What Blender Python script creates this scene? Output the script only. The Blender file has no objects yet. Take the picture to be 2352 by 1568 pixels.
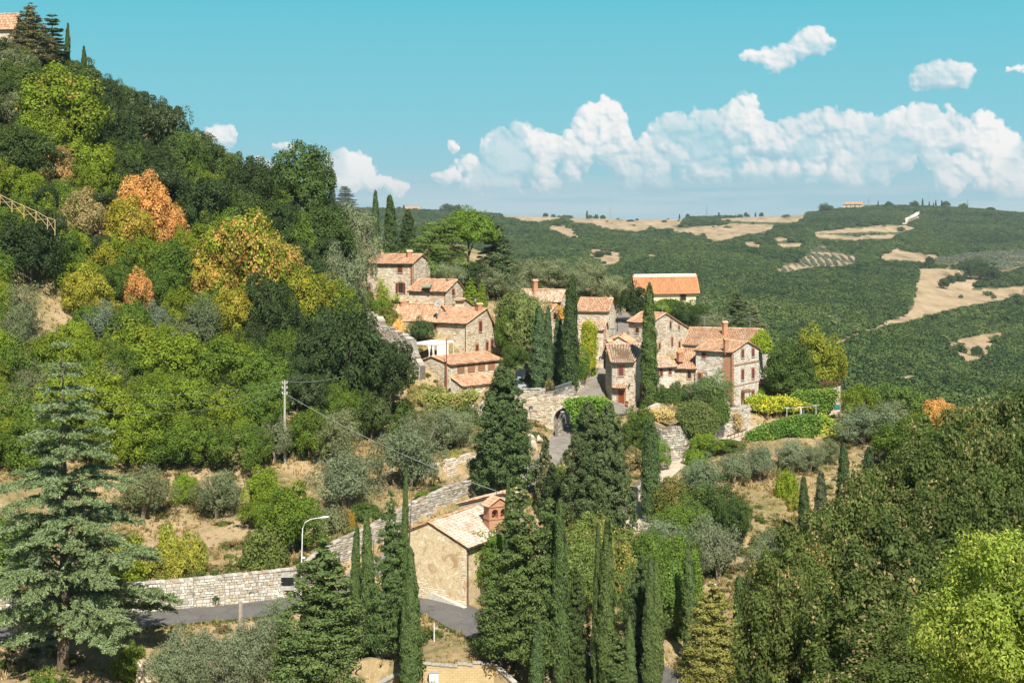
import bpy, math, random
import numpy as np
from mathutils import Vector

# ---------------------------------------------------------------- camera, sky, sun, exposure
SC = bpy.context.scene
F, CX, HZ = 1422.0, 512.0, 216.0          # focal length, centre column and horizon row for a 1024 px wide frame
cam_d = bpy.data.cameras.new("camera")
cam_d.sensor_width = 36.0
cam_d.lens = 36.0 * F / 1024.0
cam_d.shift_y = -(341.0 - HZ) / 1024.0     # level camera, lens shifted down: upright verticals
cam_d.clip_start, cam_d.clip_end = 1.0, 40000.0
cam_o = bpy.data.objects.new("camera", cam_d)
SC.collection.objects.link(cam_o)
cam_o.location = (0, 0, 0)
cam_o.rotation_euler = (math.radians(90), 0, 0)
SC.camera = cam_o

HAZE = 1.0e-4
SUN_AZ, SUN_EL = math.radians(11), math.radians(46)   # sun behind the camera, over its right shoulder
sun_d = bpy.data.lights.new("sun", "SUN")
sun_d.energy = 5.0
sun_d.angle = math.radians(0.5)
sun_d.color = (1.0, 0.93, 0.82)
sun_o = bpy.data.objects.new("sun", sun_d)
SC.collection.objects.link(sun_o)
sv = Vector((math.sin(SUN_AZ) * math.cos(SUN_EL), -math.cos(SUN_AZ) * math.cos(SUN_EL), math.sin(SUN_EL)))
sun_o.rotation_euler = sv.to_track_quat('Z', 'Y').to_euler()

SC.view_settings.view_transform = 'Standard'
SC.view_settings.look = 'None'
SC.view_settings.exposure = 0.5
SC.view_settings.gamma = 1.0
SC.view_settings.use_curve_mapping = False
SC.render.engine = 'CYCLES'
SC.cycles.max_bounces = 5
SC.cycles.diffuse_bounces = 3
SC.cycles.glossy_bounces = 2
SC.cycles.transmission_bounces = 3
SC.cycles.transparent_max_bounces = 6
SC.cycles.volume_bounces = 0
SC.cycles.sample_clamp_indirect = 6.0


class G:
    """tiny expression helper over math nodes"""
    def __init__(s, nt): s.nt = nt; s.n = nt.nodes; s.l = nt.links
    def new(s, t, **kw):
        nd = s.n.new(t)
        for k, v in kw.items(): setattr(nd, k, v)
        return nd
    def put(s, sock, v):
        if isinstance(v, bpy.types.NodeSocket): s.l.new(v, sock)
        elif v is not None:
            try: sock.default_value = v
            except Exception: sock.default_value = tuple(v) + (1.0,)
    def m(s, op, a, b=None, c=None, clamp=False):
        nd = s.new('ShaderNodeMath', operation=op, use_clamp=clamp)
        for i, v in enumerate((a, b, c)):
            if v is not None: s.put(nd.inputs[i], v)
        return nd.outputs[0]
    def vm(s, op, a, b=None, out=0):
        nd = s.new('ShaderNodeVectorMath', operation=op)
        s.put(nd.inputs[0], a)
        if b is not None: s.put(nd.inputs[3 if op == 'SCALE' else 1], b)
        return nd.outputs[out]
    def xyz(s, x, y, z):
        nd = s.new('ShaderNodeCombineXYZ')
        for i, v in enumerate((x, y, z)): s.put(nd.inputs[i], v)
        return nd.outputs[0]
    def sep(s, v):
        nd = s.new('ShaderNodeSeparateXYZ'); s.put(nd.inputs[0], v); return nd.outputs
    def ss(s, v, lo, hi, a=0.0, b=1.0, smooth=True):
        nd = s.new('ShaderNodeMapRange', interpolation_type='SMOOTHSTEP' if smooth else 'LINEAR')
        for i, q in enumerate((v, lo, hi, a, b)): s.put(nd.inputs[i], q)
        return nd.outputs[0]
    def noise(s, vec, scale, detail=4, rough=.55, dim='3D', dist=0, out=0):
        nd = s.new('ShaderNodeTexNoise', noise_dimensions=dim)
        s.put(nd.inputs['Vector'], vec); nd.inputs['Scale'].default_value = scale
        nd.inputs['Detail'].default_value = detail; nd.inputs['Roughness'].default_value = rough
        nd.inputs['Distortion'].default_value = dist
        return nd.outputs[out]
    def vor(s, vec, scale, feature='F1', detail=0, rough=.5, smooth=1.0, dim='3D', out=0, rand=1.0):
        nd = s.new('ShaderNodeTexVoronoi', voronoi_dimensions=dim, feature=feature)
        s.put(nd.inputs['Vector'], vec); nd.inputs['Scale'].default_value = scale
        nd.inputs['Detail'].default_value = detail; nd.inputs['Roughness'].default_value = rough
        if 'Smoothness' in nd.inputs: nd.inputs['Smoothness'].default_value = smooth
        nd.inputs['Randomness'].default_value = rand
        return nd.outputs[out]
    def mix(s, f, a, b, mode='MIX'):
        nd = s.new('ShaderNodeMix', data_type='RGBA', blend_type=mode)
        s.put(nd.inputs[0], f); s.put(nd.inputs[6], a); s.put(nd.inputs[7], b)
        return nd.outputs[2]
    def ramp(s, f, stops, interp='LINEAR'):
        nd = s.new('ShaderNodeValToRGB'); r = nd.color_ramp; r.interpolation = interp
        while len(r.elements) > 1: r.elements.remove(r.elements[-1])
        r.elements[0].position = stops[0][0]; r.elements[0].color = tuple(stops[0][1]) + (1,)
        for p, c in stops[1:]:
            e = r.elements.new(p); e.color = tuple(c) + (1,)
        s.put(nd.inputs[0], f); return nd.outputs[0]
    def curve(s, f, pts):
        nd = s.new('ShaderNodeFloatCurve'); c = nd.mapping.curves[0]
        c.points[0].location = pts[0]; c.points[-1].location = pts[-1]
        for p in pts[1:-1]: c.points.new(*p)
        for p in c.points: p.handle_type = 'AUTO_CLAMPED'
        nd.mapping.update(); s.put(nd.inputs[1], f); return nd.outputs[0]


def value_noise(shape, cells, seed, wrap=True):
    """smooth value noise, periodic in x"""
    h, w = shape; cy, cx = cells
    r = np.random.RandomState(seed).rand(cy + 2, cx)
    y = np.linspace(0, cy, h, endpoint=False); x = np.linspace(0, cx, w, endpoint=False)
    yi, xi = y.astype(int), x.astype(int); fy, fx = y - yi, x - xi
    fy, fx = fy * fy * (3 - 2 * fy), fx * fx * (3 - 2 * fx)
    a = r[yi][:, xi]; b = r[yi][:, (xi + 1) % cx]; c = r[yi + 1][:, xi]; d = r[yi + 1][:, (xi + 1) % cx]
    return (a * (1 - fx) + b * fx) * (1 - fy)[:, None] + (c * (1 - fx) + d * fx) * fy[:, None]


def fbm(shape, base, octs, seed, rough=.55, bill=False):
    out = 0; amp = 1; tot = 0
    for k in range(octs):
        n = value_noise(shape, (max(1, int(base * shape[0] / shape[1] * 2 ** k)), int(base * 2 ** k)), seed + k)
        if bill: n = 1 - np.abs(2 * n - 1)
        out = out + n * amp; tot += amp; amp *= rough
    return out / tot


def blur(a, r):
    for ax in (0, 1):
        k = np.exp(-0.5 * (np.arange(-2 * r, 2 * r + 1) / r) ** 2); k /= k.sum()
        pad = [(0, 0), (0, 0)]; pad[ax] = (2 * r, 2 * r)
        q = np.pad(a, pad, mode='edge')
        o = np.zeros_like(a)
        n = a.shape[ax]
        for i, kv in enumerate(k):
            o += kv * (q[i:i + n] if ax == 0 else q[:, i:i + n])
        a = o
    return a


CLOUD_W, CLOUD_H, CLOUD_PX, CLOUD_EL = 1280, 224, 2, 224.0      # band in px units of the view: 2 texels per px
def cloud_band():
    """cumulus bank over the horizon: rounded puffs heaped under an outline, lit from upper right"""
    S = CLOUD_PX; W, H = CLOUD_W * S, int(CLOUD_H * S)
    R = np.random.RandomState(5)
    A = lambda px: (np.arctan((np.asarray(px, float) - 512.0) / 1422.0) * 1422.0 + CLOUD_W / 2)
    prof = [(470, 176), (482, 168), (488, 172), (493, 150), (497, 124), (508, 122), (516, 116), (530, 126), (545, 132), (566, 127), (578, 114), (592, 96),
            (602, 91), (612, 97), (618, 118), (626, 142), (640, 139), (655, 120), (668, 110), (690, 107), (705, 112), (728, 106), (742, 97), (750, 97),
            (758, 122), (775, 126), (800, 114), (819, 108), (840, 111), (860, 116), (880, 122), (900, 114), (915, 109), (932, 113), (950, 115),
            (971, 128), (985, 117), (1000, 126), (1024, 141), (1060, 138), (1100, 150), (1150, 176)]
    px = A([p[0] for p in prof]); pe = np.array([216 - p[1] for p in prof], float)
    xs = np.arange(W) / S
    puffs = []
    # rim puffs follow the outline, the inner ones heap up below it
    for layer, (cnt, r0, r1) in enumerate(((620, 4, 13), (560, 2, 7))):
        for _ in range(cnt):
            x = R.uniform(px[0], px[-1]); t = np.interp(x, px, pe)
            r = R.uniform(r0, r1) ** 1.0
            lo = 34
            y = t - r - (abs(R.normal(0, 1)) * (t - lo) * .42 if layer == 0 else R.exponential(14))
            if y < lo - 6: continue
            puffs.append((x, y, r, 0))
    def cloud(cx, cy, rx, ry, n, seed):
        q = np.random.RandomState(seed)
        for _ in range(n):
            u, v = q.normal(0, .42), abs(q.normal(0, .45))
            if u * u + v * v * .8 > 1: continue
            r = q.uniform(.24, .5) * ry * (1.15 - .5 * abs(u))
            puffs.append((float(A(cx)) + u * rx, 216 - cy - ry * .1 + v * ry * .6 * (1 - .5 * abs(u)), r * 1.25, 0))
    for i, a in enumerate(((349, 170, 17, 26, 70), (372, 182, 34, 12, 60), (397, 183, 18, 10, 30), (784, 60, 40, 14, 90), (812, 54, 22, 19, 60), (766, 62, 24, 9, 40), (470, 172, 14, 12, 30), (448, 176, 16, 8, 24), (506, 160, 14, 26, 50), (1016, 82, 16, 5, 16),
                           (943, 88, 28, 15, 60), (222, 141, 15, 11, 40), (283, 150, 11, 6, 18), (258, 166, 8, 8, 18), (454, 150, 6, 7, 12))):
        cloud(*a, seed=20 + i)
    Z = np.zeros((H, W)); D = np.full((H, W), -9.0)
    for x, y, r, z0 in puffs:
        cx, cy, rr = x * S, y * S, r * S
        x0, x1, y0, y1 = int(max(0, cx - rr * 1.5)), int(min(W, cx + rr * 1.5 + 1)), int(max(0, cy - rr * 1.5)), int(min(H, cy + rr * 1.5 + 1))
        if x1 <= x0 or y1 <= y0: continue
        yy, xx = np.mgrid[y0:y1, x0:x1]
        d2 = ((xx - cx) ** 2 + (yy - cy) ** 2) / rr ** 2
        zz = np.sqrt(np.maximum(0, 1 - d2)) * rr + z0
        Z[y0:y1, x0:x1] = np.maximum(Z[y0:y1, x0:x1], zz)
        D[y0:y1, x0:x1] = np.maximum(D[y0:y1, x0:x1], (1 - np.sqrt(d2)) * rr / S)
    wx = (fbm((H, W), 34, 5, 101, .62) - .5) * 30 * S; wy = (fbm((H, W), 34, 5, 202, .62) - .5) * 26 * S
    gy0, gx0 = np.mgrid[0:H, 0:W]
    iy = np.clip(gy0 + wy, 0, H - 1).astype(int); ix = (gx0 + wx).astype(int) % W
    Z = Z[iy, ix]; D = D[iy, ix]
    n1 = fbm((H, W), 110, 5, 3, .62, True); n2 = fbm((H, W), 26, 5, 13, .55, True); n3 = fbm((H, W), 7, 4, 31, .5)
    Z = blur(Z, 2)
    Zs = Z * .8 + (n1 - .5) * 10 + (n2 - .5) * 26
    Zb = blur(Zs, 2)
    gy, gx = np.gradient(Zb)
    nz = 1.0 / np.sqrt(1 + (gx * .8) ** 2 + (gy * .8) ** 2)
    lam = (-gx * .8 * .40 - gy * .8 * .62 + .66) * nz
    ao = (Z - blur(Z, 16)) / 22.0
    e = (D + (n1 - .5) * 6 + (n2 - .5) * 5.5)
    a = np.clip((e + 1.2) / 3.4, 0, 1); a = a * a * (3 - 2 * a)
    a = np.maximum(a, 0)
    elv = (np.arange(H) / S)[:, None]
    # bases dissolve into bluish air
    body = np.clip((elv - 20 + (n3 - .5) * 44 + (n2 - .5) * 20) / 20, 0, 1)
    isbank = ((xs > A(430)) & (xs < A(1200)))[None, :]
    a = np.where(isbank & (elv < 118), a * (0.12 + .88 * body), a)
    n4 = fbm((H, W), 16, 4, 61, .5)
    s = .20 + .66 * np.clip(lam, 0, 1) + .34 * np.clip(ao, -.9, .8) + (n3 - .5) * .6 + (n4 - .5) * .95
    s = np.clip(s, 0, 1)
    hole = np.clip((fbm((H, W), 20, 5, 91, .55) - .53) / .06, 0, 1) * np.clip((112 - elv) / 30, 0, 1)
    a = np.where(isbank, a * (1 - .5 * hole), a)
    # grey-blue holes and veils inside the bank
    veil = np.clip((fbm((H, W), 14, 4, 77, .5) - .54) / .10, 0, 1) * np.clip((100 - elv) / 25, 0, 1) * np.clip((elv - 34) / 14, 0, 1) * .5
    c0, c1, c2, c3 = (np.array(v) for v in ((.36, .60, .71), (.56, .745, .81), (.83, .885, .90), (1.0, .985, .97)))
    k = s[..., None]
    col = np.where(k < .4, c0 + (c1 - c0) * k / .4, np.where(k < .68, c1 + (c2 - c1) * (k - .4) / .28, c2 + (c3 - c2) * np.clip((k - .68) / .22, 0, 1)))
    air = np.clip((70 - elv) / 70, 0, 1)[..., None] * .40
    col = col * (1 - air) + np.array((.66, .80, .85)) * air
    col = col * (1 - veil[..., None]) + np.array((.50, .70, .78)) * veil[..., None]
    # level streaks just over the horizon
    st = fbm((H, W), 9, 1, 40); yy = np.arange(H) / S
    st = 0; amp = 1
    for q in range(4):
        st = st + amp * value_noise((H, W), (int(26 * 2 ** q), int(9 * 2 ** q)), 50 + q); amp *= .55
    st = st / 2.0
    sm = np.clip((st - .40) / .22, 0, 1) * np.clip(elv / 5, 0, 1) * np.clip((50 - elv) / 34, 0, 1) * .42
    rgba = np.zeros((H, W, 4), np.float32)
    oa = a + sm * (1 - a)
    rgba[..., :3] = (col * a[..., None] + np.array((.70, .80, .85)) * (sm * (1 - a))[..., None]) / np.maximum(oa, 1e-4)[..., None]
    xf = np.clip(np.minimum(xs, CLOUD_W - xs) / 40, 0, 1)[None, :]
    rgba[..., 3] = oa * xf
    img = bpy.data.images.new("sky_clouds", W, H, alpha=True, float_buffer=True)
    img.alpha_mode = 'CHANNEL_PACKED'
    img.colorspace_settings.name = 'Linear Rec.709'
    img.pixels.foreach_set(rgba.ravel())
    img.pack()
    return img


def make_world():
    w = bpy.data.worlds.new("World"); SC.world = w; w.use_nodes = True
    nt = w.node_tree; nt.nodes.clear(); g = G(nt)
    sky = g.new('ShaderNodeTexSky', sky_type='NISHITA')
    sky.sun_disc = False
    sky.sun_elevation = SUN_EL
    sky.sun_rotation = math.pi - SUN_AZ
    sky.altitude = 300; sky.air_density = 1.0; sky.dust_density = 0.4; sky.ozone_density = 1.0
    dirv = g.new('ShaderNodeTexCoord').outputs['Generated']
    x, y, z = g.sep(dirv)
    az = g.m('MULTIPLY', g.m('ARCTAN2', x, y), 1422.0)
    el = g.m('MULTIPLY', g.m('ARCSINE', z), 1422.0)
    base = g.mix(1.0, sky.outputs[0], (0.050, 0.062, 0.058, 1), 'MULTIPLY')
    grad = g.ramp(g.m('DIVIDE', el, 700.0, clamp=True), [(0, (.50, .70, .775)), (.04, (.38, .66, .76)), (.13, (.255, .635, .745)), (.31, (.135, .575, .70)), (.6, (.09, .40, .55)), (1, (.06, .26, .42))])
    base = g.mix(g.ss(el, 620, 250), base, grad)
    img = cloud_band()
    tex = g.new('ShaderNodeTexImage', extension='REPEAT', interpolation='Cubic'); tex.image = img
    # seven such banks round the whole horizon
    u = g.m('ADD', g.m('DIVIDE', az, 2 * math.pi * 1422.0 / 7), .5)
    us = g.m('DIVIDE', g.m('MULTIPLY', g.m('SUBTRACT', g.m('FRACT', u), .5), 2 * math.pi * 1422.0 / 7), CLOUD_W)
    v = g.m('DIVIDE', el, CLOUD_EL)
    g.put(tex.inputs[0], g.xyz(g.m('ADD', us, .5), v, 0))
    inside = g.m('MULTIPLY', g.m('GREATER_THAN', el, 0.5), g.m('LESS_THAN', el, CLOUD_EL - 2))
    c = g.mix(g.m('MULTIPLY', tex.outputs[1], inside), base, tex.outputs[0])
    ground = g.ss(el, 0, -60)
    c = g.mix(ground, c, (.07, .08, .05, 1))
    bg = g.new('ShaderNodeBackground'); g.put(bg.inputs[0], c); bg.inputs[1].default_value = 0.70
    out = g.new('ShaderNodeOutputWorld'); g.l.new(bg.outputs[0], out.inputs[0])
make_world()

# ---------------------------------------------------------------- places and mesh helpers
def W(px, py, Y):
    """world point seen at pixel (px, py) of the 1024 x 682 frame, Y metres away"""
    return np.array(((px - CX) / F * Y, Y, -(py - HZ) / F * Y))
def pix(p): return CX + p[0] / p[1] * F, HZ - p[2] / p[1] * F
def zc(sx, sy, x0, y0, sc): return (x0 + sx / sc) / 4.0, (y0 + sy / sc) / 4.0
RNG = np.random.RandomState(11)


class MB:
    """collects polygons (with a random number and a material index per face) into one mesh"""
    def __init__(s): s.v = []; s.f = []; s.r = []; s.mi = []; s.nv = 0
    def add(s, verts, faces, rnd=None, mi=0):
        verts = np.asarray(verts, float).reshape(-1, 3)
        s.v.append(verts)
        n = 0
        for f in faces:
            s.f.append([i + s.nv for i in f]); n += 1
        r = RNG.rand() if rnd is None else rnd
        s.r += [r] * n; s.mi += [mi] * n
        s.nv += len(verts)
        return s
    def grid(s, V, Fq, rnd, mi=0):
        """arrays: V (n,3), Fq (m,k), rnd (m,)"""
        s.v.append(np.asarray(V, float)); s.f += (np.asarray(Fq) + s.nv).tolist()
        s.r += list(np.broadcast_to(rnd, len(Fq))); s.mi += [mi] * len(Fq); s.nv += len(V)
        return s
    def box(s, c, ux, uy, uz, rnd=None, mi=0):
        """centre and three half axes"""
        c, ux, uy, uz = (np.asarray(q, float) for q in (c, ux, uy, uz))
        P = [c + a * ux + b * uy + d * uz for d in (-1, 1) for b in (-1, 1) for a in (-1, 1)]
        return s.add(P, [(0, 2, 3, 1), (4, 5, 7, 6), (0, 1, 5, 4), (2, 6, 7, 3), (0, 4, 6, 2), (1, 3, 7, 5)], rnd, mi)
    def abox(s, x0, x1, y0, y1, z0, z1, rnd=None, mi=0):
        return s.box(((x0 + x1) / 2, (y0 + y1) / 2, (z0 + z1) / 2), ((x1 - x0) / 2, 0, 0), (0, (y1 - y0) / 2, 0), (0, 0, (z1 - z0) / 2), rnd, mi)
    def tube(s, pts, rad, n=6, rnd=None, mi=0, cap=True):
        pts = [np.asarray(p, float) for p in pts]
        V = []
        for i, p in enumerate(pts):
            d = pts[min(i + 1, len(pts) - 1)] - pts[max(i - 1, 0)]
            d = d / (np.linalg.norm(d) + 1e-9)
            a = np.cross(d, (0, 0, 1.0) if abs(d[2]) < .9 else (1.0, 0, 0)); a /= np.linalg.norm(a)
            b = np.cross(d, a)
            r = rad[i] if hasattr(rad, '__len__') else rad
            for k in range(n):
                t = 2 * math.pi * k / n
                V.append(p + (a * math.cos(t) + b * math.sin(t)) * r)
        Fs = [(i * n + k, i * n + (k + 1) % n, (i + 1) * n + (k + 1) % n, (i + 1) * n + k) for i in range(len(pts) - 1) for k in range(n)]
        if cap: Fs += [tuple(range(n))[::-1], tuple((len(pts) - 1) * n + k for k in range(n))]
        return s.add(V, Fs, rnd, mi)
    def lathe(s, c, prof, n=12, rnd=None, mi=0):
        """profile [(r, z)] turned round the vertical through c"""
        c = np.asarray(c, float)
        V = [c + np.array((r * math.cos(2 * math.pi * k / n), r * math.sin(2 * math.pi * k / n), z)) for r, z in prof for k in range(n)]
        Fs = [(i * n + k, i * n + (k + 1) % n, (i + 1) * n + (k + 1) % n, (i + 1) * n + k) for i in range(len(prof) - 1) for k in range(n)]
        return s.add(V, Fs, rnd, mi)
    def prism(s, poly, d, rnd=None, mi=0):
        """polygon extruded by the vector d"""
        poly = [np.asarray(p, float) for p in poly]; d = np.asarray(d, float); n = len(poly)
        return s.add(poly + [p + d for p in poly], [tuple(range(n))[::-1], tuple(range(n, 2 * n))] + [(i, (i + 1) % n, n + (i + 1) % n, n + i) for i in range(n)], rnd, mi)
    def mesh(s, name, mats, smooth=False):
        me = bpy.data.meshes.new(name)
        V = np.concatenate(s.v) if s.v else np.zeros((0, 3))
        me.vertices.add(len(V)); me.vertices.foreach_set('co', V.astype(np.float32).ravel())
        tot = np.fromiter((len(f) for f in s.f), int, len(s.f))
        loops = np.fromiter((i for f in s.f for i in f), int, int(tot.sum()))
        me.loops.add(len(loops)); me.loops.foreach_set('vertex_index', loops)
        me.polygons.add(len(tot)); me.polygons.foreach_set('loop_start', np.concatenate(([0], np.cumsum(tot)[:-1])) if len(tot) else [])
        me.polygons.foreach_set('loop_total', tot)
        if max(s.mi, default=0) > 0: me.polygons.foreach_set('material_index', s.mi)
        me.polygons.foreach_set('use_smooth', [smooth] * len(tot))
        a = me.attributes.new('rnd', 'FLOAT', 'FACE'); a.data.foreach_set('value', np.array(s.r, np.float32))
        me.update(calc_edges=True)
        for m in (mats if isinstance(mats, (list, tuple)) else [mats]): me.materials.append(m)
        return me
    def build(s, name, mats, parent=None, smooth=False, **tags):
        return link(name, s.mesh(name, mats, smooth), parent, **tags)


def fast_mesh(name, V, Fq, mats, attrs=None, smooth=False):
    """mesh from arrays, all faces with the same corner count; attrs {name: (domain, values)}"""
    me = bpy.data.meshes.new(name)
    V = np.asarray(V, np.float32); Fq = np.asarray(Fq, np.int32); k = Fq.shape[1]
    me.vertices.add(len(V)); me.vertices.foreach_set('co', V.ravel())
    me.loops.add(Fq.size); me.loops.foreach_set('vertex_index', Fq.ravel())
    me.polygons.add(len(Fq)); me.polygons.foreach_set('loop_start', np.arange(len(Fq)) * k); me.polygons.foreach_set('loop_total', np.full(len(Fq), k))
    if smooth: me.polygons.foreach_set('use_smooth', np.ones(len(Fq), bool))
    for nm, (dom, val) in (attrs or {}).items():
        if np.ndim(val) == 2:
            a = me.attributes.new(nm, 'FLOAT_COLOR', dom); a.data.foreach_set('color', np.asarray(val, np.float32).ravel())
        else:
            a = me.attributes.new(nm, 'FLOAT', dom); a.data.foreach_set('value', np.asarray(val, np.float32))
    me.update(calc_edges=True)
    for m in (mats if isinstance(mats, (list, tuple)) else [mats]): me.materials.append(m)
    return me


def tagit(o, label=None, cat=None, group=None, kind=None):
    if label: o['label'] = label
    if cat: o['category'] = cat
    if group: o['group'] = group
    if kind: o['kind'] = kind
    return o


def link(name, data, parent=None, **tags):
    o = bpy.data.objects.new(name, data)
    SC.collection.objects.link(o)
    if parent is not None:
        o.parent = parent
        if data is not None and parent.type == 'EMPTY' and parent.get('_world'):
            o.matrix_parent_inverse = parent['_world'] and Mi(parent)
    return tagit(o, **tags)


def Mi(p):
    from mathutils import Matrix
    return Matrix.Translation(-Vector(p.location))


def thing(name, label, cat, loc, group=None, world=True):
    """an Empty at the base of a thing; with world=True its children are built in world coordinates"""
    o = bpy.data.objects.new(name, None); SC.collection.objects.link(o)
    o.empty_display_size = .5
    o.location = [float(v) for v in loc]
    if world: o['_world'] = True
    return tagit(o, label, cat, group)


# ---------------------------------------------------------------- materials
def material(name, fn, rough=.9):
    m = bpy.data.materials.new(name); m.use_nodes = True
    nt = m.node_tree; g = G(nt)
    b = nt.nodes['Principled BSDF']
    b.inputs['Roughness'].default_value = rough
    b.inputs['Specular IOR Level'].default_value = .25
    fn(g, b, nt)
    return m
def geo(g): return g.new('ShaderNodeNewGeometry').outputs['Position']
def obc(g): return g.new('ShaderNodeTexCoord').outputs['Object']
def attr(g, name, typ='GEOMETRY', out='Fac'):
    return g.new('ShaderNodeAttribute', attribute_type=typ, attribute_name=name).outputs[out]
def bump(g, b, h, strength=.5, dist=.05):
    nd = g.new('ShaderNodeBump'); nd.inputs['Strength'].default_value = strength; nd.inputs['Distance'].default_value = dist
    g.put(nd.inputs['Height'], h); g.put(b.inputs['Normal'], nd.outputs[0])
def flat(name, col, rough=.7, metal=0):
    def fn(g, b, nt):
        n = g.noise(geo(g), 3.0, 5, .6)
        c = g.mix(g.ss(n, .3, .7), tuple(v * .82 for v in col) + (1,), tuple(min(1, v * 1.12) for v in col) + (1,))
        g.put(b.inputs['Base Color'], c); b.inputs['Metallic'].default_value = metal
    return material(name, fn, rough)

def stone_fn(lo, mid, hi, accent, acc=.12, size=1.0):
    def fn(g, b, nt):
        p = geo(g); r = attr(g, 'rnd')
        big = g.noise(p, .35, 4, .6)
        c = g.ramp(g.m('ADD', g.m('MULTIPLY', r, .85), g.m('MULTIPLY', g.m('SUBTRACT', big, .42), .9), clamp=True), [(0, lo), (.3, mid), (.75, hi), (1, tuple(min(.8, v * 1.15) for v in hi))])
        acm = g.ss(g.m('FRACT', g.m('MULTIPLY', r, 17.3)), 1 - acc, 1 - acc * .6)
        c = g.mix(acm, c, tuple(accent) + (1,))
        fine = g.noise(p, 9.0, 5, .7)
        c = g.mix(g.ss(fine, .25, .75, .0, .42), c, tuple(v * .55 for v in mid) + (1,))
        st = g.ss(g.noise(g.vm('MULTIPLY', p, (1.2, 1.2, .28)), .9, 5, .6), .52, .74)      # rain streaks and grime
        c = g.mix(g.m('MULTIPLY', st, .32), c, (.16, .145, .12, 1))
        g.put(b.inputs['Base Color'], c)
        bump(g, b, fine, .6, .04)
    return fn
M = {}
M['stone'] = material('rubble_stone', stone_fn((.42, .335, .245), (.66, .555, .43), (.82, .75, .63), (.58, .36, .23), .07))
M['stone_pale'] = material('pale_stone', stone_fn((.56, .47, .37), (.76, .69, .58), (.84, .81, .74), (.64, .44, .30), .06))
M['stone_warm'] = material('warm_stone', stone_fn((.48, .375, .26), (.70, .585, .43), (.82, .74, .58), (.60, .38, .23), .07))
M['stone_grey'] = material('grey_drystone', stone_fn((.26, .23, .19), (.44, .40, .34), (.66, .62, .55), (.50, .40, .28), .16))
M['stone_white'] = material('white_drystone', stone_fn((.30, .27, .22), (.54, .50, .43), (.74, .70, .62), (.54, .44, .31), .16))
def mortar_fn(col, dark):
    def fn(g, b, nt):
        p = geo(g)
        d = g.vor(g.vm('MULTIPLY', p, (1, 1, 1.6)), 3.0, 'DISTANCE_TO_EDGE')
        n = g.noise(p, 1.3, 6, .65)
        c = g.mix(g.ss(d, .0, .12), tuple(dark) + (1,), tuple(col) + (1,))
        c = g.mix(g.ss(n, .3, .75, 0, .5), c, tuple(v * .6 for v in col) + (1,))
        g.put(b.inputs['Base Color'], c); bump(g, b, d, .8, .06)
    return fn
M['mortar'] = material('lime_mortar', mortar_fn((.60, .48, .34), (.40, .31, .21)))
M['mortar_pale'] = material('pale_mortar', mortar_fn((.72, .63, .50), (.52, .43, .32)))
M['mortar_grey'] = material('grey_mortar', mortar_fn((.24, .20, .16), (.10, .085, .065)))
def plaster_fn(g, b, nt):
    p = geo(g); n = g.noise(p, .85, 7, .66, dist=.9); f = g.noise(p, 4.5, 6, .7)
    c = g.ramp(n, [(.34, (.46, .32, .18)), (.43, (.64, .49, .30)), (.49, (.76, .63, .42)), (.53, (.66, .51, .31)), (.60, (.80, .70, .50)), (.68, (.82, .76, .62))])
    c = g.mix(g.ss(f, .50, .62, 0, .6), c, (.40, .30, .19, 1))
    lo = g.ss(g.m('ADD', g.sep(p)[2], g.m('MULTIPLY', g.m('SUBTRACT', n, .5), 6.0)), -34.2, -36.0)
    c = g.mix(g.m('MULTIPLY', lo, .4), c, (.44, .33, .21, 1))
    g.put(b.inputs['Base Color'], c); bump(g, b, g.m('ADD', n, g.m('MULTIPLY', f, .5)), .7, .08)
M['plaster'] = material('flaking_plaster', plaster_fn)
M['plaster_grey'] = material('grey_render', lambda g, b, nt: (g.put(b.inputs['Base Color'], g.ramp(g.noise(geo(g), .9, 6, .6), [(.3, (.36, .31, .24)), (.7, (.50, .44, .35))])), bump(g, b, g.noise(geo(g), 12, 3), .3, .02)))
M['yellow_wall'] = flat('cream_yellow_render', (.78, .69, .46), .85)
def brick_fn(c1, c2, mort, w, h):
    def fn(g, b, nt):
        x, y, z = g.sep(geo(g))
        nd = g.new('ShaderNodeTexBrick')
        g.put(nd.inputs['Vector'], g.xyz(g.m('ADD', g.m('MULTIPLY', x, .87), g.m('MULTIPLY', y, .5)), z, 0))
        nd.inputs['Color1'].default_value = tuple(c1) + (1,); nd.inputs['Color2'].default_value = tuple(c2) + (1,); nd.inputs['Mortar'].default_value = tuple(mort) + (1,)
        nd.inputs['Scale'].default_value = 1; nd.inputs['Brick Width'].default_value = w; nd.inputs['Row Height'].default_value = h; nd.inputs['Mortar Size'].default_value = h * .09
        c = g.mix(g.ss(g.noise(geo(g), 1.1, 5, .6), .35, .72, 0, .45), nd.outputs[0], tuple(v * .62 for v in c2) + (1,))
        g.put(b.inputs['Base Color'], c); bump(g, b, nd.outputs[1], -.4, .02)
    return fn
M['brick'] = material('red_brick', brick_fn((.44, .19, .10), (.55, .28, .16), (.50, .38, .27), .26, .075))
M['tuff'] = material('yellow_tuff_block', brick_fn((.58, .44, .22), (.66, .52, .29), (.44, .34, .20), .40, .20))
def tile_fn(cols, lich):
    def fn(g, b, nt):
        p = geo(g); r = attr(g, 'rnd'); n = g.noise(p, .8, 4, .6)
        v = g.m('ADD', g.m('MULTIPLY', r, .8), g.m('MULTIPLY', g.m('SUBTRACT', n, .38), .75), clamp=True)
        c = g.ramp(v, [(i / (len(cols) - 1), q) for i, q in enumerate(cols)])
        f = g.noise(p, 7, 4, .7)
        c = g.mix(g.ss(f, .45, .72, 0, lich), c, (.34, .29, .22, 1))
        g.put(b.inputs['Base Color'], c); bump(g, b, f, .4, .03)
    return fn
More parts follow.
